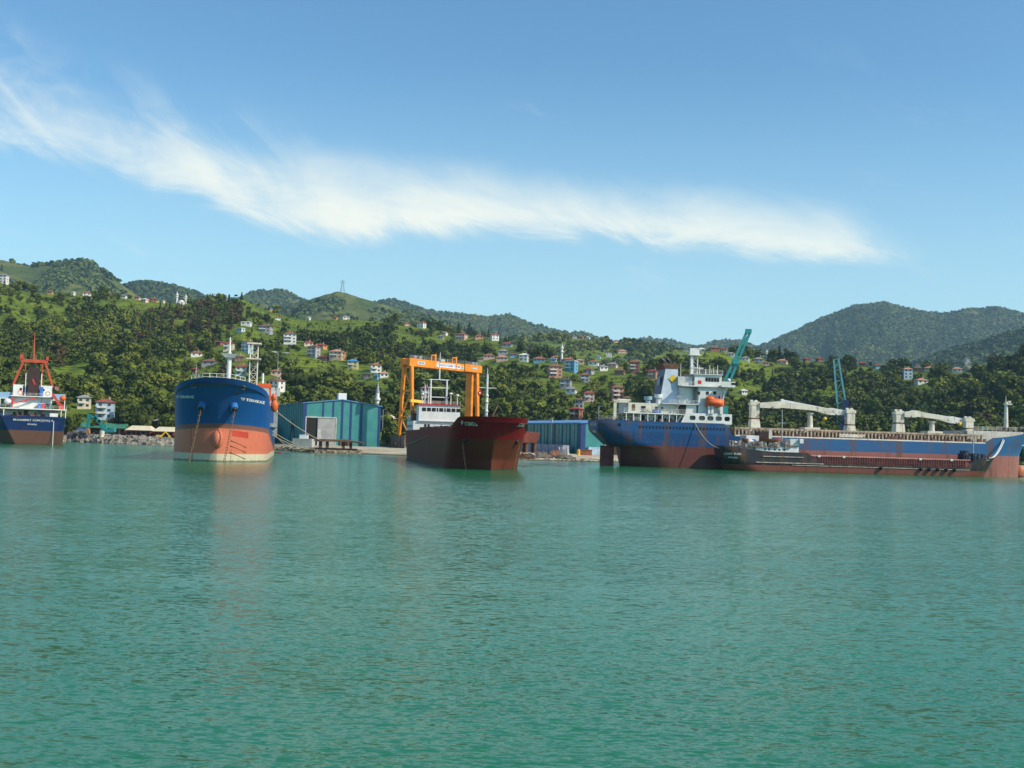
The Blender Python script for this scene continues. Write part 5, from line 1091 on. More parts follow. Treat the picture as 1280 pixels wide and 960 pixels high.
rail(s4, [(X4(850), -B4 / 2 + .7, 21.25), (X4(884), -B4 / 2 + .7, 21.25)], 1.1, 1.2, WHITEP, .06); rail(s4, [(X4(868), -B4 / 2 + 2, 24.4), (X4(905), -B4 / 2 + 2, 24.4)], 1.1, 1.3, WHITEP, .06); rail(s4, [(X4(838), -B4 / 2 + 1.2, 16.4), (X4(874), -B4 / 2 + 1.2, 16.4)], 1.0, 1.2, WHITEP, .05)
slab(s4, X4(828), X4(876), -B4 / 2 + .9, B4 / 2 - .9, 16.3, 16.5, 'upper_deck', W4); slab(s4, X4(858), X4(872), -B4 / 2 + 1.5, -B4 / 2 + 6, 14.1, 16.3, 'stair_house', W4); pane(s4, X4(855), -B4 / 2 + 1.4, 15.2, 1.6, 2.0)
rail(s4, [(X4(780), -B4 / 2 + .4, zb_ + .3), (X4(857), -B4 / 2 + .4, zb_ + .3)], 1.0, 1.7, WHITEP, .05); rail(s4, [(.2, -4.5, 11.8), (2, -6.4, 11.8), (X4(800), -B4 / 2 + .3, 11.6)], 1.0, 1.2, CREAMP, .07)
MB().beam((X4(842), -B4 / 2 + 1.0, 13.9), (X4(850), -B4 / 2 + 1.0, 16.4), .9, .15).beam((X4(846), -B4 / 2 + .6, 11.4), (X4(853), -B4 / 2 + .6, 13.8), .8, .15).build('stairway', GREYP, s4)
# gear on the poop
b = MB(); rr = random.Random(4)
for k in range(46): x = rr.uniform(1, X4(800)); s_ = rr.uniform(.3, 1.0); y = rr.uniform(-5.5, 5); b.box(x, x + s_, y, y + s_, 10.9, 11.6 + rr.uniform(.2, 1.3))
for k in range(30): x = rr.uniform(X4(800), X4(858)); s_ = rr.uniform(.3, .8); y = -B4 / 2 + rr.uniform(.7, 1.7); b.box(x, x + s_, y, y + s_, 10.9, 11.7 + rr.uniform(.1, .8))
b.build('poop_gear', mat('cluttered brown gear', (.22, .15, .11), .8, .6, 1.5), s4)
# lifeboat in davits
lb = MB(); xl0, xl1 = X4(881.5), X4(905); boat_mesh(lb, xl1 - xl0, 3.0, 2.2, 15.9, ((xl0 + xl1) / 2, -B4 / 2 + .3), 0, True); lo = lb.build('lifeboat', ORANGE, s4)
MB().ball((X4(887.5), -B4 / 2 + .3, 17.9), (1.25, 1.0, .85), 0, 14, 8).build('conning_hood', ORANGE, lo)
for px in (886, 890, 901): x = X4(px); MB().box(x - .3, x + .3, -B4 / 2 - .2, -B4 / 2 + .3, 14.1, 16.2).beam((x, -B4 / 2 + 1.0, 14.1), (x, -B4 / 2 + .4, 19.2), .3).build('davit', WHITEP, s4)
# radar mast
x = X4c(866); b = MB().box(x - 1.0, x - .35, -.5, .5, 24.2, 30.6).box(x - 1.6, x + 1.8, -1, 1, 29.6, 29.8).box(x - 1.3, x + 1.2, -.7, .7, 29.8, 31.2).box(x - .8, x + 2.4, -.6, .6, 26.2, 26.4)
for k in range(6): b.beam((x + .9, .3, 24.2 + k), (x - .3, .3, 25.2 + k), .12)
b.tube((x + .9, 0, 24.2), (x + .9, 0, 30), .16, .16, 6).tube((x + 1.6, 0, 31), (x + 1.6, 0, 31.8), .1, .1, 5).beam((x - 1.2, 0, 31.4), (x + 1, 0, 31.4), .2); b.build('radar_mast', W4, s4)
for px, h in ((880, 2.4), (888, 1.6), (893, 2.6), (898, 2.0), (903, 2.6), (856, 2.6), (872, 2.0)): x = X4(px); MB().tube((x, -3, 23.4), (x, -3, 24.4 + h), .1, .07, 5).build('aerial', WHITEP, s4)
MB().box(X4(872), X4(876.5), -B4 / 2 + .6, -B4 / 2 + .75, 21.7, 22.6).build('life_ring_board', mat('buoy red', (.6, .05, .05)), s4)
# cargo deck: coaming, stanchion walls, hatch panels
xa, xb = XC0 + .2, X4(1232)
MB().box(xa, xb, -B4 / 2 - .02, -B4 / 2 + .25, 8.62, 8.95).build('sheer_strake', mat('cream strake', (.72, .70, .64), .5, .1, rust=.5), s4)
b = MB(); n = int((xb - xa) / .95)
for k in range(n): x = xa + k * (xb - xa) / n; b.box(x, x + .38, -B4 / 2 + .6, -B4 / 2 + 1.0, 8.2, 10.6)
b.box(xa, xb, -B4 / 2 + .5, -B4 / 2 + 1.15, 10.5, 10.95); b.build('coaming_stays', mat('rusty beige steel', (.42, .33, .24), .8, .35, 1.0, rust=.8), s4)
for k, (p, q) in enumerate(((922, 934), (954, 1000), (1022, 1058), (1076, 1110), (1134, 1158), (1174, 1200))): MB().box(X4(p), X4(q), -B4 / 2 + 1.6, B4 / 2 - 1.6, 7.9, 10.9 + .1 * (k % 2)).build('hatch_cover', mat('hatch brown', (.28, .22, .16), .8, .3, rust=.7), s4)
MB().box(X4(1050), X4(1082), -B4 / 2 + .3, -B4 / 2 + .9, 9.2, 10.0).build('stowed_gangway', CREAMP, s4)
b = MB()
for k in range(70): x = rr.uniform(xa + 1, xb); s_ = rr.uniform(.2, .7); b.box(x, x + s_, -B4 / 2 + .3, -B4 / 2 + .5 + s_ * .5, 8.0, 8.9 + rr.uniform(.1, 1.0))
b.build('deck_clutter', RUSTY, s4)['kind'] = 'stuff'
def ped(px, ztop, zk=13.3, w=1.15):
    x = X4c(px); o = MB().hexa([(x - w * 1.45, -1.9, 7.5), (x + w * 1.45, -1.9, 7.5), (x + w * 1.45, 1.9, 7.5), (x - w * 1.45, 1.9, 7.5)], [(x - w * .95, -1.2, zk), (x + w * .95, -1.2, zk), (x + w * .95, 1.2, zk), (x - w * .95, 1.2, zk)]).build('crane_pedestal', CREAMP, s4)
    MB().tube((x, 0, zk), (x, 0, zk + .35), w * 1.12, w * 1.12, 16).build('slewing_ring', RUSTY, o)
    hd = MB().box(x - w * .95, x + w * .95, -1.1, 1.1, zk + .35, ztop); hd.box(x - w * 1.2, x + w * 1.2, -1.2, 1.2, ztop - .9, ztop - .2).tube((x + .3, -.6, ztop), (x + .3, .6, ztop), .5, .5, 10).box(x - w, x - w * .4, -.3, .3, ztop, ztop + .5); hd.build('crane_housing', CREAMP, s4); return x
def jib(xa, za, xb, zb, y, name='crane_jib'):
    d = 1 if xb > xa else -1; b = MB(); k0 = (xa + d * 1.0, za); km = (xa + (xb - xa) * .28, za + .25); ke = (xb, zb)
    def st(x, zc, h, w): return [(x, y - w, zc - h), (x, y + w, zc - h), (x, y + w, zc + h), (x, y - w, zc + h)]
    s_ = [st(k0[0], k0[1], .65, .65), st(km[0], km[1], .95, .7), st(xa + (xb - xa) * .34, za + .3, .8, .65), st(ke[0], ke[1], .32, .4)]
    for p, q in zip(s_[:-1], s_[1:]): b.hexa(p, q) if d > 0 else b.hexa(p[::-1], q[::-1])
    b.tube((xb, y - .5, zb), (xb, y + .5, zb), .45, .45, 8).build(name, CREAMP if y < 0 else WHITEP, s4)
    MB().beam((xa + d * 1.2, y, za - 2.9), (xa + (xb - xa) * .27, y, za - .4), .35).beam((xa + d * .9, y - .6, za - 2.4), (xa + (xb - xa) * .22, y - .6, za - .3), .2).build('luffing_cylinder', BLACK, s4)
for p1, p2, pc, zz in ((942.5, 1062, 1012.5, 17.6), (1123, 1210, 1165, 16.4)):
    za = zz; x1 = ped(p1, za + .3); x2 = ped(p2, za - 1.0, 12.4, 1.1)
    jib(x1, za - .6, x1 + (x2 - x1) * (.82 if p1 < 1000 else .70), za - 1.5, -.9); jib(x2, za - 1.8, x1 + (x2 - x1) * (.30 if p1 < 1000 else .22), za + .9 if p1 < 1000 else za + .3, 1.0)
    xc_ = X4c(pc); MB().tube((xc_, 0, 9), (xc_, 0, za - 2.4), .85, .62, 12).tube((xc_, 0, za - 2.5), (xc_, 0, za - 2.1), 1.0, 1.0, 12).box(xc_ - 2.1, xc_ + 2.1, -2, 2, 10.2, 11.6).hexa([(xc_ - .9, -1.0, 8), (xc_ + .9, -1.0, 8), (xc_ + .9, 1.0, 8), (xc_ - .9, 1.0, 8)], [(xc_ - .7, -.8, 10.4), (xc_ + .7, -.8, 10.4), (xc_ + .7, .8, 10.4), (xc_ - .7, .8, 10.4)]).build('jib_rest', CREAMP, s4)
    hk = X4c(1029 if p1 < 1000 else 1197); h_ = MB().ball((hk, -1.2, za - (3.6 if p1 < 1000 else 2.6)), (.55, .4, .5), 0, 10, 6).build('hook_block', YEL, s4); MB().tube((hk, -1.2, za - 3.2), (hk, -1.2, za - 1.4), .06, .06, 5).build('hoist_wire', BLACK, h_)
# forecastle
xf, xe = X4(1214), X4c(1281)
MB().hexa([(xf, -6.6, 8.4), (X4c(1264), -5.4, 8.4), (xe, -1, 8.4), (xe, 1, 8.4), (X4c(1264), 5.4, 8.4), (xf, 6.6, 8.4)], [(xf, -6.6, 12.0), (X4c(1264), -5.4, 12.0), (xe, -1, 12.2), (xe, 1, 12.2), (X4c(1264), 5.4, 12.0), (xf, 6.6, 12.0)]).build('forecastle', mat('forecastle grey cream', (.55, .53, .47), .6, .12, rust=.4), s4)
b = MB()
for k in range(40): x = rr.uniform(X4(1228), X4c(1272)); s_ = rr.uniform(.3, 1.1); y = rr.uniform(-5, 3); b.box(x, x + s_, y, y + s_ * .8, 11.9, 12.4 + rr.uniform(.1, .9))
for px in (1234, 1240, 1262, 1268): x = X4c(px); b.tube((x, -4.6, 12.9), (x + 1.1, -4.6, 12.9), .55, .55, 10)
b.build('windlass', mat('windlass green brown', (.10, .09, .07), .7, .7, 1.2), s4)
MB().ball((X4(1237), -4.9, 12.7), (.6, .5, .5), 0, 8, 6).ball((X4(1242), -4.9, 12.7), (.5, .5, .5), 0, 8, 6).build('green_rope_coil', mat('green rope', (.04, .22, .14), .8), s4)
rail(s4, [(X4(1216), -6.4, 12.0), (X4(1260), -5.2, 12.1), (X4c(1280), -1, 12.4)], 1.0, 1.3, CREAMP, .06)
x = X4c(1257.5); b = MB().tube((x, 0, 12), (x, 0, 20.2), .62, .42, 12).box(x - .4, x + 1.3, -.8, .8, 19.4, 19.7).ball((x + .8, 0, 20.1), (.5, .5, .4), 0, 8, 6).tube((x - .1, 0, 20.2), (x - .1, 0, 21.8), .1, .05, 5); b.build('foremast', CREAMP, s4)
b = MB()
for k in range(26): x = rr.uniform(X4(1208), X4(1238)); s_ = rr.uniform(.4, 1.2); b.beam((x, -6.2, 8.8 + rr.random()), (x + rr.uniform(-1, 1), -5.2, 10 + rr.random() * 2), .22)
b.build('twisted_pipework', RUSTY, s4)

# ---- 5: small black coaster alongside
s5 = empty('coaster', (0, 0, 0), 'low black and rust-red coaster moored alongside the big blue ship', 'ship', a4); B5 = 9.6
n4 = Vector((-math.sin(a4), math.cos(a4), 0)); t4 = Vector((math.cos(a4), math.sin(a4), 0))
base = Vector(s4.location) - n4 * (B4 / 2 + 1.2 + B5 / 2)
s5.location = base; x905 = loc(s5, 907, 560, -B5 / 2)[0]; s5.location = base + t4 * x905
def P5(px, py=570): return loc(s5, px, py, -B5 / 2)[0]
L5 = loc(s5, 1240, 570, 0)[0]; XQ = P5(1010); XM = P5(1032); XBW = P5(1212)
def top5(x):
    if x < XQ: return 4.9 + 1.1 * max(0, 1 - x / 12)
    if x < XM: return 4.9 + (2.35 - 4.9) * (x - XQ) / (XM - XQ)
    if x < XBW: return 2.35
    return 2.35 + 2.4 * min(max(x - XBW, 0) / 2.5, 1) ** .7 + .3 * max(0, (x - L5 + 6) / 6)
h5 = Hull(L5, B5, top5, lambda z: L5 - 2.2 + z * .5, lambda z: -.3 + max(0, 3 - z) * .5, (9, 6.5), (8, 4), (.1, .8), -1.2, ((2, 1), (2.2, .65)), ((2, .9), (2.2, .8)), 4.5)
m5 = hull_mat('black hull with rusty red boot', [(1.55, (.20, .055, .038)), (2.2, (.016, .014, .015)), (99, (.024, .027, .034))], .9)
streaks(m5, .7, .5)
h5.build(m5, DECKG, s5, [XQ, XM, XBW, XBW + .6, XBW + 1.4, XBW + 2.5], rows=14, bul=.6)
surf_text(s5, h5, -1, P5(916.5), 4.1, 'LIDER TURK', .75, LETTER, .01); surf_text(s5, h5, -1, P5(917), 3.2, 'ISTANBUL', .5, LETTER, .01)
def rub(z, x0, x1, w=.16):
    b = MB(); n = 24
    for k in range(n): xa, xb = x0 + (x1 - x0) * k / n, x0 + (x1 - x0) * (k + 1) / n; b.beam((xa, -h5.half(xa, z) - .1, z), (xb, -h5.half(xb, z) - .1, z), w, w)
    return b.build('rubbing_strake', mat('pale worn strake', (.46, .40, .34), .7, .3, 1.0, rust=.6), s5)
rub(3.75, P5(953), P5(1004)); rub(2.25, P5(945), P5(1030), .2); rub(1.75, P5(990), P5(1212), .14)
hs = slab(s5, P5(946), P5(1000), -B5 / 2 + 1.0, B5 / 2 - 1, 4.0, 6.3, 'deckhouse'); 
for px in (958, 963, 970, 976, 982): pane(hs, P5(px), -B5 / 2 + .97, 5.5, .4, .45, name='porthole')
slab(s5, P5(947), P5(998), -B5 / 2 + .8, B5 / 2 - .8, 6.3, 6.5, 'upper_deck', DECKG)
wh5 = MB().hexa([(P5(990), -3.6, 6.5), (P5(1000), -3.6, 6.5), (P5(1000), 3.6, 6.5), (P5(990), 3.6, 6.5)], [(P5(989), -3.8, 8.2), (P5(1003), -3.8, 8.2), (P5(1003), 3.8, 8.2), (P5(989), 3.8, 8.2)]).box(P5(1000), P5(1004.5), -4.6, 4.6, 7.2, 8.3).build('wheelhouse', WHITEP, s5)
pane(wh5, P5(994), -3.72, 5.6, .4, .5)
slab(s5, P5(936), P5(952), -2.6, 2.6, 4.5, 8.8, 'engine_casing', mat('pale blue ship paint', (.25, .42, .60), .5, .1)).data.materials[0] = WHITEP
pane(s5, P5(945.5), -2.65, 7.2, .8, 1.4, m=SKYB); MB().ball((P5(941), -3.2, 6.8), (1.1, .9, .9), 0, 10, 8).build('raft_canister', WHITEP, s5)
for px in (920, 927): MB().ball((P5(px), -3.2, 6.6), (1.2, .9, .7), 0, 10, 8).build('raft_canister', WHITEP, s5)
BR = mat('boat brown red', (.28, .07, .035), .6, .2)
for p0, p1, zz, mm, yy in ((929, 937.5, 6.9, BR, -3.4), (952, 977, 7.2, BR, -3.8)): q = MB(); boat_mesh(q, P5(p1) - P5(p0), 1.9, 1.5, zz, ((P5(p0) + P5(p1)) / 2, yy)); q.build('workboat', mm, s5)
slab(s5, P5(953), P5(964), -2.6, 1.5, 6.5, 9.9, 'funnel', mat('sooty brown', (.045, .02, .018), .6)); slab(s5, P5(964.3), P5(968), -2.6, -.5, 6.5, 10.4, 'funnel_casing', CREAMP)
b = MB()
for k in range(34): x = rr.uniform(P5(912), P5(990)); s_ = rr.uniform(.3, .8); b.box(x, x + s_, -4.2, -4.2 + s_, 6.0, 6.7 + rr.uniform(0, .9))
b.build('deck_clutter', mat('mixed deck clutter', (.30, .25, .22), .7, .7, 1.5), s5)['kind'] = 'stuff'
for px, z0, z1 in ((977, 6, 15.6), (1216.5, 4, 12.3)): x = P5(px); x = loc(s5, px, 560, 0)[0]; o = MB().tube((x, 0, z0), (x, 0, z1), .2, .1, 8).build('mast', GREYP, s5); (MB().beam((x - 1.1, 0, 12.2), (x + 1.0, 0, 12.2), .14).build('crosstree', GREYP, o) if px < 1000 else None)
MB().box(P5(1016), P5(1022), -3.9, -3.0, 2.0, 3.5).box(P5(1010), P5(1016), -4.2, -3.6, 1.9, 2.6).build('white_locker', WHITEP, s5)
MAR = mat('maroon coaming', (.24, .065, .055), .6, .2, rust=.5)
co = slab(s5, P5(1012), P5(1214), -B5 / 2 + 1.2, B5 / 2 - 1.2, 1.6, 4.1, 'hatch_coaming', MAR); slab(s5, P5(1008), P5(1216), -B5 / 2 + .95, B5 / 2 - .95, 4.1, 4.35, 'hatch_rim', mat('pink worn rim', (.50, .24, .20), .6, .15))
b = MB(); n = 64
for k in range(n): x = P5(1014) + (P5(1212) - P5(1014)) * k / n; b.box(x, x + .16, -B5 / 2 + .95, -B5 / 2 + 1.2, 2.0, 4.05)
b.build('coaming_stays', MAR, s5)
for px in (1024, 1055, 1151, 1190): slab(s5, P5(px), P5(px + 3), -B5 / 2 + .75, -B5 / 2 + .93, 3.9, 4.4, 'cleat', LETTER)
b = MB(); n = 60
for k in range(n): x = P5(1034) + (P5(1210) - P5(1034)) * k / n; b.tube((x, -B5 / 2 + .2, 2.3), (x, -B5 / 2 + .2, 3.0), .05, .05, 4)
b.tube((P5(1034), -B5 / 2 + .2, 3.0), (P5(1210), -B5 / 2 + .2, 3.0), .05, .05, 4).build('railing', RUSTY, s5)
for k in range(6):
    px = 1150 + k * 10.5 if k < 5 else 1100; x = P5(px); MB().tube((x, -B5 / 2 - .45, 2.0), (x + .3, -B5 / 2 - .45, 1.3), .42, .42, 10).build('fender', mat('tyre rubber', (.015, .015, .016), .8), s5)
b = MB()
for k in range(20): x = rr.uniform(P5(1200), P5(1236)); s_ = rr.uniform(.3, .9); y = rr.uniform(-3, 2); b.box(x, x + s_, y, y + s_, 3.8, 4.9 + rr.uniform(.2, 1.2))
b.box(P5(1215), P5(1219), -1.5, 1.5, 4, 6.6).build('windlass', mat('windlass blue black', (.03, .04, .07), .6, .6, 1.2), s5)
surf_text(s5, h5, -1, P5(1236.5), 4.3, 'LIDER', .5, LETTER)
# ropes: each a thing
def rope(pts, label, r=.07, name='mooring_rope', grp=None, m=ROPE):
    o = MB().path(pts, r, 5).build(name, m); tag(o, label, 'rope', grp); return o
def W_(root, x, y, z): return root.matrix_basis @ Vector((x, y, z))
bpy.context.view_layer.update()
rope(sag(W_(s4, *(X4(868.5), -B4 / 2 - .1, 11.6)), W_(s5, 1.0, -2, 5.6), 2.2), 'pale rope drooping from the blue hull down to the black coaster', .10)
for k, pz in enumerate((9.6, 10.2)): rope(sag(W_(s5, L5 - 1.5 - k, -1.2, 4.9), W_(s4, X4(1255) - k * .3, -h4.half(X4(1255), pz) - .2, pz - .3 * k), 1.4 + .5 * k), ('upper' if k else 'lower') + ' white rope curving from the coaster bow up the blue bow', .12, m=LETTER)
rope(sag(W_(s2, 92, -7.2, 8.9), W_(s2, 4, -8.4, 3.8), 1.2, 20), 'long pale rope hanging along the dark red ship side', .09)
# ------------------------------------------------------------------ shipyard
def cladding(name, c1, c2, per=1.1, c3=None):
    m = bpy.data.materials.new(name); m.use_nodes = True; t = m.node_tree; b = t.nodes['Principled BSDF']; b.inputs['Roughness'].default_value = .5
    tc = N(t, 'ShaderNodeTexCoord'); w = N(t, 'ShaderNodeTexWave', bands_direction='X', inp={'Scale': 1 / per, 'Distortion': 0.0}); t.links.new(tc.outputs['Object'], w.inputs[0])
    n = N(t, 'ShaderNodeTexNoise', inp={'Scale': .25, 'Detail': 5.0}); t.links.new(tc.outputs['Object'], n.inputs['Vector'])
    col = mixc(t, smooth(t, n.outputs[0], .35, .65), c1, c2); t.links.new(col, b.inputs['Base Color'])
    bp = N(t, 'ShaderNodeBump', inp={'Distance': .12}); t.links.new(w.outputs[1], bp.inputs['Height']); t.links.new(bp.outputs[0], b.inputs['Normal']); return m
TEAL = cladding('teal cladding', (.05, .27, .27), (.07, .32, .31)); STRIPE = mat('cobalt stripe', (.014, .045, .17), .5, .1)
a_w = R(22)
def warehouse(name, corner, wid, dep, hl, hr, hp, label, ridge=.5):
    r = empty(name, corner, label, 'warehouse', a_w)   # local x along the gable front, local y back
    y0 = 0; pr = [(0, -1), (wid, -1), (wid, hr), (wid * ridge, hp), (0, hl)]
    MB().hexa([(x, 0.0, z) for x, z in pr][::-1], [(x, dep, z) for x, z in pr][::-1]).build('wall', TEAL, r)
    b = MB(); e = .35
    for (xa, za), (xb, zb) in (((-.5, hl - .1), (wid * ridge, hp)), ((wid * ridge, hp), (wid + .5, hr - .1))): b.hexa([(xa, -.5, za + .05), (xb, -.5, zb + .05), (xb, dep + .5, zb + .05), (xa, dep + .5, za + .05)], [(xa, -.5, za + e), (xb, -.5, zb + e), (xb, dep + .5, zb + e), (xa, dep + .5, za + e)])
    b.build('roof', mat('roof edge blue', (.10, .25, .50), .5, .1), r); return r
w1 = warehouse('warehouse', Vector(((380.5 - 640) / 1400 * 430, 430, 1.6)), 30.6, 52, 16.0, 15.8, 17.8, 'large teal warehouse with cobalt stripes, open gate and grey sliding door', .49)
W1 = 30.6
def zr1(x): return 16.0 + 1.8 * x / 15 if x < 15 else 17.8 - 2.0 * (x - 15) / 15.6
for k, (x, w) in enumerate(((.05, 1.25), (7.3, .75), (11.2, .75), (14.8, .8), (18.2, .8), (22.4, .9), (29.6, .95))):
    z0 = 11.0 if k in (1, 2) else 0.0; MB().hexa([(x, -.12, z0), (x + w, -.12, z0), (x + w, -.004, z0), (x, -.004, z0)], [(x, -.12, zr1(x) - .1), (x + w, -.12, zr1(x + w) - .1), (x + w, -.004, zr1(x + w) - .1), (x, -.004, zr1(x) - .1)]).build('stripe', STRIPE, w1)
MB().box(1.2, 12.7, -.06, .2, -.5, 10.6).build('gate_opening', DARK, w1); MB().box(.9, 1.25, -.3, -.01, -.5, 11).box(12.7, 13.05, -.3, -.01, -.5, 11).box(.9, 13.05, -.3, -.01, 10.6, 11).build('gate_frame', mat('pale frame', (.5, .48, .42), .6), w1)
sd1 = MB().box(5.6, 12.5, -.55, -.32, -.4, 10.4).build('sliding_door', mat('grey door sheet', (.30, .31, .31), .6, .12, .3), w1); MB().box(5.6, 7.0, -.62, -.56, -.4, 6.2).build('wicket_door', mat('light grey sheet', (.42, .42, .40), .6), sd1)
MB().box(14.6, 18.0, -.8, -.1, 0, 2.6).build('side_gate', RUSTY, w1); MB().box(15, 17.6, -.85, -.81, 0, 2.3).build('side_opening', DARK, w1)
b = MB(); 
for k in range(14): b.box(-.16, -.01, 1.5 + k * 3.6, 2.1 + k * 3.6, 0, 15.8)
b.build('wall_rib', mat('dark teal rib', (.03, .12, .16), .5), w1); MB().box(14.2, 17.4, 3, 6, 17.4, 20.6).build('roof_ventilator', WHITEP, w1)
b = MB().beam((-1.2, 8, 0), (-1.2, 14, 9.5), .35).beam((-1.2, 20, 0), (-1.2, 14, 9.5), .35).build('buttress_frame', BLACK, w1)
w2 = warehouse('warehouse', Vector(((728 - 640) / 1400 * 395, 395, 1.6)), 34, 92, 10.9, 10.9, 12.4, 'long teal warehouse with ribbed side behind the dark red ship bow')
b = MB(); TAN = mat('translucent tan strip', (.36, .30, .18), .6, .2)
for k in range(27): b.box(-.14, -.01, 2.0 + k * 3.3, 3.2 + k * 3.3, .3, 10.6)
b.build('wall_rib', mat('deep blue rib', (.02, .075, .13), .5), w2); b = MB()
for k in range(13): b.box(-.22, -.15, 5.4 + k * 6.6, 6.0 + k * 6.6, 2.6, 10.4)
b.build('light_strip', TAN, w2)
MB().box(.02, 1.7, -.1, -.01, 0, 10.8).box(-.18, -.01, 0, 1.4, 0, 10.8).build('stripe', STRIPE, w2); MB().box(9.0, 9.9, -.1, -.01, 2.5, 10.8).build('light_strip', TAN, w2)
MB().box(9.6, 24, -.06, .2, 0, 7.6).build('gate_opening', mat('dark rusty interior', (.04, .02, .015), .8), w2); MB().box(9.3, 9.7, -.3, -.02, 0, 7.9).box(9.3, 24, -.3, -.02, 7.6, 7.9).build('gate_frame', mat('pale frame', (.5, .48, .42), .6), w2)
MB().tube((-.5, 24, 2), (-.5, 24, 12.6), .32, .32, 8).build('flue_pipe', GREYP, w2)
MB().box(2.4, 8.6, -1.6, -.1, 0, 2.6).build('site_cabin_base', mat('pale blue cabin', (.35, .48, .62), .6), w2)
# steel stack of grey boxes along the shaded wall
for k in range(6):
    q = Vector(w2.location) + Matrix.Rotation(a_w, 3, 'Z') @ Vector((-4.2, 6 + 6.4 * k, 0)); o = MB().box(-1.3, 1.3, -3, 3, 0, 3.0 + .1 * (k % 2)).box(-1.34, -1.3, -2.8, 2.8, .2, 2.8).build('site_container', mat('grey lilac container', (.26, .28, .38), .6, .2, rust=.35), None, q, a_w)
    tag(o, 'grey container in the row along the shaded wall of the long warehouse', 'container', 'grey containers along the long warehouse')
# yard clutter
def yard(px, py): p = gnd(px, py, 1.6); return p
# orange gantry crane
g0 = Vector((-41.0, 430, 1.6)); g1 = Vector((-15.4, 465, 1.6)); gd = (g1 - g0).normalized(); gl = (g1 - g0).length
gc = empty('gantry_crane', g0, 'tall orange gantry crane spanning the slipway behind the dark red ship', 'gantry crane', math.atan2(gd.y, gd.x)); GO = mat('gantry orange', (.78, .245, .010), .45, .14, .4, rust=.15)
gt = 34.5; LB, LT = 3.6, 1.9
for x, wide in ((1.2, 1.15), (gl - 1.4, 1.4)):
    for sy in (-1, 1):
        lg = MB(); w = wide * .5
        lg.hexa([(x - w * .7, sy * LB - w * .8, 0), (x + w * .7, sy * LB - w * .8, 0), (x + w * .7, sy * LB + w * .8, 0), (x - w * .7, sy * LB + w * .8, 0)], [(x - w * 1.2, sy * LT - w * .9, gt - 3), (x + w * 1.2, sy * LT - w * .9, gt - 3), (x + w * 1.2, sy * LT + w * .9, gt - 3), (x - w * 1.2, sy * LT + w * .9, gt - 3)]).build('leg', GO, gc)
    b = MB(); zz = [1.5, 12, 22, 31]
    for k in range(3):
        f = lambda z: LB + (LT - LB) * z / (gt - 3); s_ = 1 if k % 2 else -1
        b.beam((x, s_ * f(zz[k]), zz[k]), (x, -s_ * f(zz[k + 1]), zz[k + 1]), .45).beam((x, -f(zz[k + 1]), zz[k + 1]), (x, f(zz[k + 1]), zz[k + 1]), .6)
    b.beam((x, -4.8, 1.4), (x, 4.8, 1.4), .8, 1.0).build('bracing', GO, gc)
    for sy in (-1, 1): MB().box(x - 1.2, x + 1.2, sy * LB - 1.5, sy * LB + 1.5, -.3, .9).build('bogie', RUSTY, gc)
MB().box(x - 2.8, x - 1.6, -1.6, 1.6, 0.6, gt - 3.2).build('lift_shaft', mat('gantry orange', (.72, .22, .015)), gc)
bmn = MB().box(-.6, gl + .6, -2.4, -1.1, gt - 3, gt).box(-.6, gl + .6, 1.1, 2.4, gt - 3, gt).box(-.6, .8, -1.1, 1.1, gt - 2.6, gt - .3).box(gl - .8, gl + .6, -1.1, 1.1, gt - 2.6, gt - .3).build('main_beam', GO, gc)
MB().box(gl * .76, gl + .8, -2.9, -2.41, gt - 2.9, gt + .1).build('machinery_panel', GO, bmn)
for x in (gl * .28, gl * .58): MB().box(x, x + .4, -2.4, -1.9, gt, gt + 2.2).box(x + 2.2, x + 2.9, -2.5, -1.8, gt - 3, gt + 2.6).box(x, x + 2.4, -2.4, -1.9, gt + 1.9, gt + 2.3).build('trolley_frame', GO, gc)
rail(gc, [(-.4, -2.3, gt), (gl + .4, -2.3, gt)], 1.2, 1.4, GREYP, .05); 
for x in (3, 6, gl - 4, gl - 2): MB().box(x, x + 1.3, -1.6, .4, gt, gt + 1.3).build('trolley_motor', GREYP, gc)
def sign(x0, x1, z0, z1, body, size, col=(.75, .75, .76), tc_=(.03, .07, .30), y=-2.44):
    s_ = MB().box(x0, x1, y - .04, y + .02, z0, z1).build('sign_board', mat('sign board %.2f' % col[0], col, .5, .02), gc)
    text_mesh(body, size, lambda a, b: Vector(((x0 + x1) / 2 + a, y - .06, (z0 + z1) / 2 + b)), mat('sign ink %.2f' % tc_[2], tc_, .5, .02), s_, bold=.015)
sign(gl * .355, gl * .70, gt - 2.25, gt - .6, 'TIMAKSA GEMI YAPIM', 1.45); sign(gl * .09, gl * .19, gt - 2.1, gt - .9, 'TMK 200', .85, (.55, .56, .55)); sign(gl * .71, gl * .755, gt - 2.2, gt - 1, '100 t', .8, (.45, .60, .45)); sign(gl * .86, gl * .95, gt - 1.9, gt - .9, 'TIMAK', .9, (.35, .36, .38), (.7, .7, .7), -2.94)
MB().beam((-4.5, -6.6, 18), (3, -6.6, 17.8), 1.1).build('service_arm', YEL, gc)
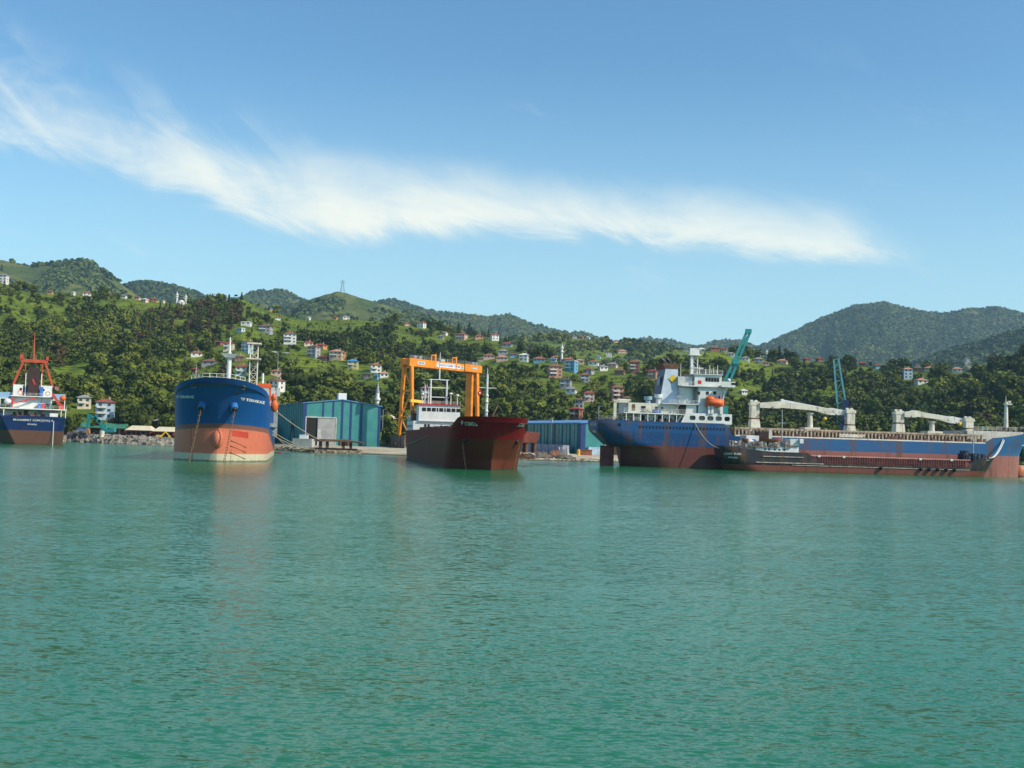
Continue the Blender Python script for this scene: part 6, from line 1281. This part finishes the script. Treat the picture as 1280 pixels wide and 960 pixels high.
# teal harbour crane boom behind the bridge of the big ship
def twochord(name, base, tip, w0, w1, th, m, parent, rungs=6):
    base, tip = Vector(base), Vector(tip); d = (tip - base).normalized(); s_ = Vector((1, 0, .25)).normalized(); b = MB()
    for k in (-1, 1): b.beam(base + s_ * k * w0, tip + s_ * k * w1, th, th * 1.2)
    for k in range(rungs + 1):
        q = k / rungs; c = base.lerp(tip, q); w = w0 + (w1 - w0) * q; b.beam(c - s_ * w, c + s_ * w, th * .5)
        if k < rungs: c2 = base.lerp(tip, (k + 1) / rungs); b.beam(c - s_ * w * (1 if k % 2 else -1), c2 + s_ * w * (1 if k % 2 else -1), th * .3)
    return b.build(name, m, parent)
TB = mat('harbour crane teal', (.03, .27, .27), .45, .1)
p = at(905, 560, 352); p.z = 1.6; hc = empty('harbour_crane', p, 'teal mobile harbour crane with its boom raised behind the ship bridge', 'crane'); bs = at(907.5, 480, 352) - p; tp = at(935.5, 415, 352) - p; lw = bs + (bs - tp) * .55
MB().box(-4, 6, -3, 3, 1.6, 5.2).build('machine_house', TB, hc); MB().box(-5, 5, -4, 4, -.1, 1.5).build('undercarriage', BLACK, hc); MB().hexa([(-2, -1.5, 5), (1.5, -1.5, 5), (1.5, 1.5, 5), (-2, 1.5, 5)], [(-1.2, -1, 17), (.8, -1, 17), (.8, 1, 17), (-1.2, 1, 17)]).build('tower', TB, hc)
twochord('boom', lw, tp, 1.15, .62, .62, TB, hc, 6); MB().box(tp.x - .9, tp.x + .9, -.6, .6, tp.z - .4, tp.z + .9).build('boom_head', TB, hc); q = bs.lerp(tp, .42); MB().box(q.x - 1.0, q.x + 1.2, -.7, .7, q.z - .7, q.z + .9).build('boom_joint', TB, hc)
p = at(1056, 560, 350); p.z = 1.6; ac_ = empty('harbour_crane', p, 'crane with pale teal A-shaped boom and navy tower behind the deck cranes', 'crane'); t0 = at(1045, 449, 350) - p; b0 = at(1051.5, 503, 350) - p
twochord('boom', b0, t0, 1.35 * 1.0, .75, .4, mat('pale teal paint', (.10, .32, .36), .5, .1), ac_, 4); e0 = at(1056, 500, 350) - p; e1 = at(1053, 537, 350) - p
MB().beam(e1, e0 + Vector((.4, 0, 0)), 1.7, 1.4).beam(e1 - Vector((0, 0, 7)), e1, 2.4, 2.0).build('tower', NAVY, ac_); MB().box(-4, 4, -3, 3, -.1, 3.2).build('machine_house', NAVY, ac_); MB().beam(b0 + Vector((-1.1, 0, 0)), e1 + Vector((-1.6, 0, 2)), .35).build('stay', TB, ac_)
# ship section on trestles right of the red bow
p = yard(662, 566); r = empty('hull_block', p, 'rusty red hull section raised on trestles right of the dark red bow', 'hull section', R(14)); s_ = p.y / 1400
MB().hexa([(-6, -3, 3.4), (1.6, -3, 3.6), (1.6, 3, 3.6), (-6, 3, 3.4)], [(-6, -3.4, 7.8), (2.8, -3.4, 7.0), (2.8, 3.4, 7.0), (-6, 3.4, 7.8)]).build('shell', mat('primer red', (.20, .05, .03), .7, .2, rust=.5), r)

for x in (-4.5, -2, 1): MB().box(x, x + .7, -2.5, 2.5, 0, 3.5).build('trestle', RUSTY, r)
rj = random.Random(12)
def junk(px0, px1, py, n, label, m, hmax=1.6, name='scrap_heap', wmax=2.2):
    c = yard((px0 + px1) / 2, py); hw = (px1 - px0) / 2 * c.y / 1400; b = MB()
    for k in range(n):
        x, y = rj.uniform(-hw, hw), rj.uniform(-2.5, 2.5); h = rj.uniform(.2, hmax) * (1 - abs(x / hw) ** 3 * .6); w = rj.uniform(.4, wmax)
        if k % 3: b.box(x, x + w, y, y + w * .7, -.1, h)
        else: b.beam((x, y, h * .3), (x + rj.uniform(-2.5, 2.5), y + rj.uniform(-1, 1), h), .3)
    o = b.build(name, m, None, c); tag(o, label, 'scrap heap'); return o
junk(645, 664, 573, 26, 'dark rusty scrap heap below the hull section', RUSTY); junk(664, 683, 572, 30, 'greyish scrap heap between the hull section and the white blocks', mat('mixed scrap', (.25, .2, .17), .8, .5, 1.2)); junk(684, 698, 569, 26, 'reddish scrap heap in front of the container row', mat('red scrap', (.34, .15, .09), .8, .4, 1.2)); junk(690, 712, 573, 22, 'brown rubble mound beside the slip', mat('brown rubble', (.20, .17, .13), .9, .4), 1.1)
for k in range(5):
    p = yard(700 + k * 2.6, 568 + .1 * k); o = MB().hexa([(-.25, -.5, 0), (.35, -.5, 0), (.35, .5, 0), (-.25, .5, 0)], [(-.5 + .3 * (k % 2), -.4, 2.4), (-.1 + .3 * (k % 2), -.4, 2.4), (-.1 + .3 * (k % 2), .4, 2.4), (-.5 + .3 * (k % 2), .4, 2.4)]).build('white_prop', mat('white prop paint', (.72, .70, .66)), None, p); tag(o, 'white steel prop standing in the short row before the containers', 'prop', 'white props in a row')
for px, py, cl, lb in ((723, 569, (.72, .42, .03), 'small yellow drum by the corner of the long warehouse'), (737, 562, (.72, .55, .03), 'yellow cylinder beside the dark warehouse gate')):
    o = MB().tube((0, 0, 0), (0, 0, 1.8), .55, .55, 12).tube((0, 0, .9), (0, 0, 1.0), .6, .6, 12).tube((0, 0, 1.8), (0, 0, 2.0), .3, .3, 8).build('drum', mat(lb[:12], cl, .5), None, yard(px, py)); tag(o, lb, 'drum')
o = MB().box(-2, 2, -1, 1, 0, 1.7).box(-2.1, 2.1, -1.1, 1.1, 1.7, 1.85).build('skip', mat('skip rust', (.30, .10, .05), .7, .2), None, yard(732, 569)); tag(o, 'low rusty skip in front of the pale blue cabin', 'skip')
# steel deck section on trestles in front of the first warehouse
p = yard(424, 561.5); r = empty('steel_platform', p, 'rusty ship deck section standing on low trestles at the water edge', 'hull section', R(6)); b = MB(); n = 10
for k in range(n):
    xa, xb = -7.3 + 14.6 * k / n, -7.3 + 14.6 * (k + 1) / n; f = lambda x: 2.9 - .010 * max(0, x + 1) ** 2
    b.hexa([(xa, -3, f(xa) - .7 + .3 * max(0, xa / 8)), (xb, -3, f(xb) - .7 + .3 * max(0, xb / 8)), (xb, 3, f(xb) - .7 + .3 * max(0, xb / 8)), (xa, 3, f(xa) - .7 + .3 * max(0, xa / 8))], [(xa, -3.2, f(xa)), (xb, -3.2, f(xb)), (xb, 3.2, f(xb)), (xa, 3.2, f(xa))])
b.build('deck_plate', mat('rusty pink plate', (.30, .15, .11), .8, .3, rust=.5), r)
for x in (-5.6, -3.6, 1.2, 3.4): MB().box(x - .35, x + .35, -2.2, -1.4, -.1, 2.3).box(x - .35, x + .35, 1.4, 2.2, -.1, 2.3).build('trestle', RUSTY, r)
MB().box(-7.5, 5.5, -3.9, -3.3, -.2, .35).build('sledge_beam', BLACK, r)
for px, py, lb, s_ in ((379.5, 559, 'grey concrete block at the edge of the yard beside the blue ship', 1.25), ):
    o = MB().box(-2.6 * s_, 2.6 * s_, -1.5, 1.5, 0, 2.2 * s_).build('concrete_block', mat('concrete', (.42, .41, .38), .85, .15), None, yard(px, py), R(-10)); tag(o, lb, 'concrete block')
    for k in range(4): o2 = None
p = yard(379.5, 559); p.z += 2.75; o = MB().box(-1.3, 1.3, -.9, .9, 0, 1.2).box(-1.35, 1.35, -.95, .95, 1.2, 1.3).build('white_crate', WHITEP, None, p); tag(o, 'white crate on top of the grey concrete block', 'crate')
def van(px, py, label, rz, L=5.2, Hh=2.3, w=1.9):
    r = empty('parked_van', yard(px, py), label, 'van', rz)
    MB().hexa([(-L / 2, -w / 2, .4), (L / 2, -w / 2, .4), (L / 2, w / 2, .4), (-L / 2, w / 2, .4)], [(-L / 2, -w / 2, 1.2), (L / 2, -w / 2, 1.1), (L / 2, w / 2, 1.1), (-L / 2, w / 2, 1.2)]).hexa([(-L / 2, -w / 2, 1.2), (L / 2 - .9, -w / 2, 1.15), (L / 2 - .9, w / 2, 1.15), (-L / 2, w / 2, 1.2)], [(-L / 2 + .1, -w / 2 + .1, Hh), (L / 2 - 1.7, -w / 2 + .1, Hh), (L / 2 - 1.7, w / 2 - .1, Hh), (-L / 2 + .1, w / 2 - .1, Hh)]).build('body', mat('van white', (.75, .75, .73), .35, .03), r)
    MB().add([(L / 2 - .88, -w / 2 + .1, 1.2), (L / 2 - .88, w / 2 - .1, 1.2), (L / 2 - 1.62, w / 2 - .2, Hh - .1), (L / 2 - 1.62, -w / 2 + .2, Hh - .1)], [(0, 1, 2, 3)]).build('windscreen', GLASS, r)
    for s_ in (-1, 1): MB().box(-L / 2 + 2.2, L / 2 - 1.8, s_ * w / 2 - .04, s_ * w / 2 + .02, 1.35, 1.95).build('side_window', GLASS, r)
    for x in (-L / 2 + .9, L / 2 - .9):
        for s_ in (-1, 1): MB().tube((x, s_ * (w / 2 - .1), .38), (x, s_ * (w / 2 + .04), .38), .38, .38, 14).build('wheel', BLACK, r)
    for s_ in (-.7, .7): MB().box(L / 2 - .02, L / 2 + .04, s_ - .2, s_ + .2, .75, .95).build('headlight', LETTER, r)
van(450, 555.5, 'white van parked left of the dark truck by the teal warehouse', R(-80), 5.4, 2.4, 2.4); van(471, 556.5, 'taller white van parked right of the dark truck by the teal warehouse', R(-95), 5.6, 2.8, 2.5)
p = yard(460, 557.5); r = empty('truck', p, 'dark tipper truck between the two white vans', 'truck', R(-75))
MB().box(-4, 4, -1.1, 1.1, .7, 1.1).build('chassis', BLACK, r); MB().box(1.9, 4.1, -1.25, 1.25, 1.1, 3.9).build('cab', mat('cab navy', (.03, .05, .09), .5), r); MB().hexa([(-4, -1.1, 1.2), (1.6, -1.1, 1.2), (1.6, 1.1, 1.2), (-4, 1.1, 1.2)], [(-4.1, -1.3, 2.7), (1.6, -1.3, 2.7), (1.6, 1.3, 2.7), (-4.1, 1.3, 2.7)]).build('tipper_body', mat('tipper dark', (.08, .05, .05), .7), r); MB().box(4.08, 4.16, -1.0, 1.0, 2.5, 3.5).build('windscreen', GLASS, r)
for x in (-3, -1.6, 3):
    for s_ in (-1, 1): MB().tube((x, s_ * .95, .5), (x, s_ * 1.25, .5), .5, .5, 14).build('wheel', BLACK, r)
# yard wall and rusty posts under the gantry
p0, p1 = yard(481, 558), yard(506, 560.5); d = (p1 - p0); b = MB().box(0, d.length, -.2, .2, 0, 4.6); b.box(0, d.length, -.3, .3, 4.6, 4.8); o = empty('yard_wall', p0, 'rusty sheet wall under the left leg of the gantry crane', 'wall', math.atan2(d.y, d.x)); b.build('panel', mat('rusty pink sheet', (.22, .13, .11), .8, .35, .8), o); b = MB()
for k in range(6): b.box(k * d.length / 6, k * d.length / 6 + .25, -.45, -.31, 0, 5.2)
b.build('post', RUSTY, o)
# left shore: rubble, sheds, excavator
def rubble(name, px0, px1, dmin, dmax, n, smin, smax, hump, m, label, rs):
    u0, u1 = uv(px0, 555)[0], uv(px1, 555)[0]; u = rs.uniform(u0, u1, n); Y = shoreY(u) + dmin + (dmax - dmin) * rs.rand(n); X = u * Y; s = smin + (smax - smin) * rs.rand(n) ** 2.2
    ft = (u - u0) / (u1 - u0); Z = ground_z(X, Y) + hump * np.sin(np.pi * np.clip((Y - shoreY(u) - dmin) / (dmax - dmin), 0, 1)) * (.4 + .6 * rs.rand(n)) * np.sin(np.pi * np.clip(ft, .03, .97)) ** .4
    base = np.array([(-1, -1, -1), (1, -1, -1), (1, 1, -1), (-1, 1, -1), (-.7, -.7, 1), (.8, -.6, .8), (.7, .8, 1.1), (-.8, .7, .7)], float); fc = np.array([(0, 3, 2, 1), (4, 5, 6, 7), (0, 1, 5, 4), (1, 2, 6, 5), (2, 3, 7, 6), (3, 0, 4, 7)])
    V = base[None] * (s[:, None, None] * rs.uniform(.6, 1.3, (n, 1, 3)) * np.array([1, 1, .6])) + rs.randn(n, 8, 3) * s[:, None, None] * .18; a = rs.rand(n) * 6.28; ca, sa = np.cos(a)[:, None], np.sin(a)[:, None]
    V = np.stack([V[..., 0] * ca - V[..., 1] * sa + X[:, None], V[..., 0] * sa + V[..., 1] * ca + Y[:, None], V[..., 2] + Z[:, None]], -1).reshape(-1, 3); F = (fc[None] + np.arange(n)[:, None, None] * 8).reshape(-1, 4)
    o = bpy.data.objects.new(name, npmesh(name, V, F, [m])); C.objects.link(o); return tag(o, label, 'rubble', kind='stuff')
ROCK = mat('shore rock', (.27, .24, .20), .9, .45, .35, bump=.2); rs2 = np.random.RandomState(5)
rubble('shore_rubble', 78, 236, 0, 16, 2600, .25, 1.1, 1.9, ROCK, 'heap of grey broken stone along the left shore', rs2); rubble('rock_pile', 84, 116, 3, 12, 420, .4, 1.5, 2.8, mat('dark rock', (.15, .13, .12), .9, .4, .4, bump=.2), 'dark pile of boulders beside the excavator', rs2)
rubble('yard_edge_rubble', 340, 452, 0, 7, 900, .18, .6, .5, mat('brown shore stone', (.26, .20, .14), .9, .45, .5), 'brown stones along the water edge in front of the first warehouse', rs2); rubble('slip_stones', 600, 790, 0, 3, 220, .12, .4, .1, ROCK, 'scattered stones at the foot of the slip', rs2)
rubble('water_edge_stones', -60, 80, 0, 10, 700, .2, .9, 1.0, ROCK, 'stones on the shore behind the far left ship', rs2)
def shed(px0, px1, pyb, pyt, Y, label, wallm, roofm, nopen, dep=9, roofh=1.6, name='shed', cat='shed'):
    a, b_ = at(px0, pyb, Y), at(px1, pyb, Y); w = b_.x - a.x; zt = at((px0 + px1) / 2, pyt, Y).z; r = empty(name, (a.x, Y, 1.6), label, cat); H = zt - 1.6
    MB().box(0, w, 0, dep, -.5, H - roofh).build('wall', wallm, r); MB().hexa([(-.4, -1, H - roofh), (w + .4, -1, H - roofh), (w + .4, dep + .5, H - roofh), (-.4, dep + .5, H - roofh)], [(1.0, dep * .45, H), (w - 1, dep * .45, H), (w - 1, dep * .55, H), (1.0, dep * .55, H)]).build('roof', roofm, r)
    for k in range(nopen): x = w * (k + .5) / nopen; MB().box(x - w / nopen * .32, x + w / nopen * .32, -.06, .0, 0 if k % 2 else 1.0, H - roofh - .5).build('door' if k % 2 else 'window', DARK, r)
    return r
shed(86, 157, 541, 528.5, 462, 'long green-roofed brick shed behind the excavator', mat('shed brick', (.26, .11, .07), .8, .25), mat('green roof sheet', (.05, .20, .13), .6, .12), 9, 10, 2.0)
shed(158, 188, 543, 532, 459, 'cream-roofed hut, left one of the two long red huts', mat('hut red', (.22, .06, .045), .7, .3), mat('cream roof sheet', (.66, .60, .42), .6, .08), 5, 8, 1.9); shed(192, 217, 544, 533.5, 459, 'cream-roofed hut, right one of the two long red huts', mat('hut red', (.22, .06, .045), .7, .3), mat('cream roof sheet', (.66, .60, .42), .6, .08), 4, 8, 1.9)
shed(192, 236, 534, 523.5, 470, 'dark open shed with flat grey roof left of the blue ship bow', mat('shed dark', (.06, .04, .035), .8), mat('grey roof sheet', (.33, .31, .29), .6, .1), 5, 9, 1.0)
shed(76, 86, 541, 533, 462, 'tiny brick hut at the left end of the green-roofed shed', mat('hut brick dark', (.17, .07, .05), .8, .25), mat('dark roof sheet', (.10, .09, .08), .7, .2), 2, 6, .8)
p = at(171, 526, 472); p.z = at(162, 522, 472).z - 4; o = empty('white_dome_tent', Vector((at(162, 522, 472).x, 474, p.z)), 'small white rounded roof peeping out between the shore trees', 'tent'); MB().tube((0, 0, -6), (0, 0, 2.5), 2.4, 2.4, 12).ball((0, 0, 2.5), (2.4, 2.4, 1.4), 0, 12, 6, half=True).build('canopy', WHITE, o)
# excavator
ep = at(134, 549, 440); ep.z = 3.0; ex = empty('excavator', ep, 'teal tracked excavator with its arm bent over the rock pile', 'excavator', R(180)); ex.scale = (.66, .66, .72); ET = mat('excavator teal', (.02, .25, .24), .4, .08)
MB().box(-3.2, 3.4, -2.2, 2.2, 1.6, 3.4).box(-4.4, -1.6, -2.1, 2.1, 1.9, 4.0).build('upper_body', ET, ex); cb = MB().box(1.2, 3.3, -2.3, -.6, 3.4, 5.6).build('cab', ET, ex); MB().box(1.5, 3.32, -2.34, -2.28, 3.9, 5.3).box(3.28, 3.34, -2.1, -.8, 3.8, 5.3).build('window', GLASS, cb)
for s_ in (-1, 1): MB().hexa([(-3, s_ * 1.8 - .45, 0), (3.2, s_ * 1.8 - .45, 0), (3.2, s_ * 1.8 + .45, 0), (-3, s_ * 1.8 + .45, 0)], [(-3.7, s_ * 1.8 - .45, 1.3), (3.9, s_ * 1.8 - .45, 1.3), (3.9, s_ * 1.8 + .45, 1.3), (-3.7, s_ * 1.8 + .45, 1.3)]).build('track', BLACK, ex)
b = MB(); pts = [(2.4, 0, 3.2), (5.0, 0, 7.6), (7.4, 0, 9.2), (10.6, 0, 9.9)]
for (a, c), w in zip(zip(pts[:-1], pts[1:]), (1.5, 1.5, 1.1)): b.beam(a, c, .8, w)
for q in pts[1:3]: b.tube((q[0], -.4, q[2]), (q[0], .4, q[2]), .8, .8, 12)
b.build('boom', ET, ex); MB().hexa([(10.0, -.45, 11.0), (12.4, -.45, 11.4), (12.4, .45, 11.4), (10.0, .45, 11.0)][::-1], [(11.6, -.35, 3.6), (12.8, -.35, 3.6), (12.8, .35, 3.6), (11.6, .35, 3.6)][::-1]).build('stick', ET, ex)
MB().hexa([(10.4, -1, .6), (12.4, -1, .2), (12.4, 1, .2), (10.4, 1, .6)], [(11.0, -1, 3.6), (13.0, -1, 3.4), (13.0, 1, 3.4), (11.0, 1, 3.6)]).build('bucket', mat('worn bucket', (.34, .20, .09), .7), ex); MB().beam((4.0, 0, 4.2), (6.4, 0, 7.6), .3).build('hydraulic_ram', GREYP, ex)
p = at(102, 541, 448); p.z = 2.2; o = MB().hexa([(-2, -1, 0), (2, -1, 0), (2, 1, 0), (-2, 1, 0)], [(-1.5, -.8, 1.7), (1.7, -.8, 1.5), (1.7, .8, 1.5), (-1.5, .8, 1.7)]).build('blue_tarpaulin', SKYB, None, p + Vector((0, 0, 1.6))); tag(o, 'bright blue tarpaulin bundle on the dark rock pile', 'tarpaulin')
p = at(127, 550, 430); p.z = 2.2; o = MB().tube((0, 0, 0), (0, 0, 2.4), .95, .95, 14).tube((0, 0, 2.4), (0, 0, 2.6), .8, .3, 14).build('white_tank', mat('tank cream', (.62, .58, .46)), None, p); tag(o, 'cream barrel standing on the stones below the excavator', 'tank')
p = at(203, 548, 446); p.z = 1.9; r = empty('small_digger', p, 'small yellow digger in front of the right cream-roofed hut', 'excavator'); MB().box(-2.4, -.4, -1, 1, .6, 1.8).build('body', YEL, r); MB().box(-2.6, -.2, -1.1, 1.1, 0, .6).build('track', BLACK, r); MB().beam((-.4, 0, 1.4), (1.2, 0, 3.1), .35, .5).beam((1.2, 0, 3.1), (2.6, 0, 1.6), .3, .4).beam((2.6, 0, 1.6), (3.2, 0, .2), .5, .7).build('arm', YEL, r)
# mooring lines from the blue ship to the yard
q1 = W_(s1, L1 - 30, B1 / 2, 11.5); e1 = yard(432, 558.5); rope(sag(q1, e1, 2.0), 'long tight rope from the blue bow ship across the first warehouse', .12)
for k, (a, z_, px, py) in enumerate(((34, 6.2, 392, 559), (34, 5.4, 405, 560), (40, 5.8, 380, 558.5))): rope(sag(W_(s1, L1 - a, B1 / 2 + .3, z_), yard(px, py), 1.0 + .4 * k), ('topmost', 'middle', 'lowest')[k] + ' of the short ropes from the blue bow ship to the quay', .10)
o = MB().box(-2.5, 2.5, -.4, .4, -.1, .25).box(-1.6, .2, -.3, .5, .2, .5).build('driftwood', RUSTY, None, gnd(351, 567, 0), R(8)); tag(o, 'rusty float drifting just right of the blue bow ship', 'float')
# street lamps and posts
def pole(px, py, Y, hpx, label, nm='utility_pole', z0=None):
    p = at(px, py, Y) if z0 is None else Vector((at(px, py, Y).x, Y, z0)); H = hpx * Y / 1400; r = empty(nm, p, label, 'pole'); MB().tube((0, 0, -1), (0, 0, H), .16, .1, 8).build('shaft', GREYP, r); MB().beam((-.1, 0, H), (1.3, 0, H + .2), .12).box(.9, 1.7, -.15, .15, H + .1, H + .25).build('lamp_head', GREYP, r)
pole(748, 530, 430, 22, 'grey lamp post behind the stern of the big blue ship', 'lamp_post'); pole(478, 540, 470, 28, 'grey pole in front of the pale mosque'); pole(627, 540, 470, 30, 'white pole above the dark red bow', z0=2.0)
pole(346, 492, 330, 6, 'thin pole', z0=2.0) if False else None
for px, py, lb in ((1272, 574, 'green low wall with a dark opening behind the big blue bow'),): pass
# parked cars on the hill road
for px, py, lb, c_ in ((343, 442, 'tiny white car on the hill road, left one', (.75, .75, .74)), (358, 443, 'tiny silver car on the hill road, right one', (.5, .52, .55))):
    p = hit(px, py); r = empty('parked_car', p + Vector((0, 0, .4)), lb, 'car', R(5)); MB().box(-2.1, 2.1, -.85, .85, .3, .95).hexa([(-1.5, -.8, .95), (1.3, -.8, .95), (1.3, .8, .95), (-1.5, .8, .95)], [(-1.1, -.7, 1.5), (.7, -.7, 1.5), (.7, .7, 1.5), (-1.1, .7, 1.5)]).build('body', mat('car %.2f' % c_[0], c_, .35), r)
    for x in (-1.3, 1.3):
        for s_ in (-1, 1): MB().tube((x, s_ * .7, .32), (x, s_ * .88, .32), .32, .32, 10).build('wheel', BLACK, r)
    MB().box(-1.0, .7, -.78, .78, 1.0, 1.42).build('window', GLASS, r)
# smoke on the right crest
p = hit(1210, 462); m = bpy.data.materials.new('white smoke'); m.use_nodes = True; t = m.node_tree; t.nodes.clear(); pv = N(t, 'ShaderNodeVolumePrincipled'); out = N(t, 'ShaderNodeOutputMaterial'); pv.inputs['Color'].default_value = (.95, .96, 1, 1)
tc = N(t, 'ShaderNodeTexCoord'); n = N(t, 'ShaderNodeTexNoise', inp={'Scale': .22, 'Detail': 4.0}); t.links.new(tc.outputs['Object'], n.inputs['Vector']); t.links.new(mth(t, 'MULTIPLY', smooth(t, n.outputs[0], .42, .62), .16), pv.inputs['Density']); t.links.new(pv.outputs[0], out.inputs['Volume'])
b = MB(); n = 12; pr = [(0, 0, 1.0), (-1.0, 3, 2.0), (-2.4, 7, 3.2), (-4.2, 11, 2.6), (-5, 13, .6)]; vs = [(x + r_ * math.cos(2 * math.pi * k / n), r_ * math.sin(2 * math.pi * k / n), z) for x, z, r_ in pr for k in range(n)]
b.add(vs, [(j * n + k, j * n + (k + 1) % n, (j + 1) * n + (k + 1) % n, (j + 1) * n + k) for j in range(4) for k in range(n)] + [tuple(range(n - 1, -1, -1)), tuple(range(4 * n, 5 * n))]); tag(b.build('smoke', m, None, p + Vector((0, -6, 0))), 'thin white smoke rising from the right crest', 'smoke', kind='stuff')
# ------------------------------------------------------------------ haze
hz = MB().box(-4600, 4600, -420, 6600, -60, 620).build('haze', []) ; hz.data.materials.clear()
m = bpy.data.materials.new('haze air'); m.use_nodes = True; t = m.node_tree; t.nodes.clear(); pv = N(t, 'ShaderNodeVolumePrincipled'); out = N(t, 'ShaderNodeOutputMaterial')
pv.inputs['Color'].default_value = (.50, .74, 1.0, 1); pv.inputs['Density'].default_value = HAZE; pv.inputs['Anisotropy'].default_value = 0.2; t.links.new(pv.outputs[0], out.inputs['Volume'])
hz.data.materials.append(m); tag(hz, kind='stuff', label='thin blue air haze in front of the far hills', cat='haze')
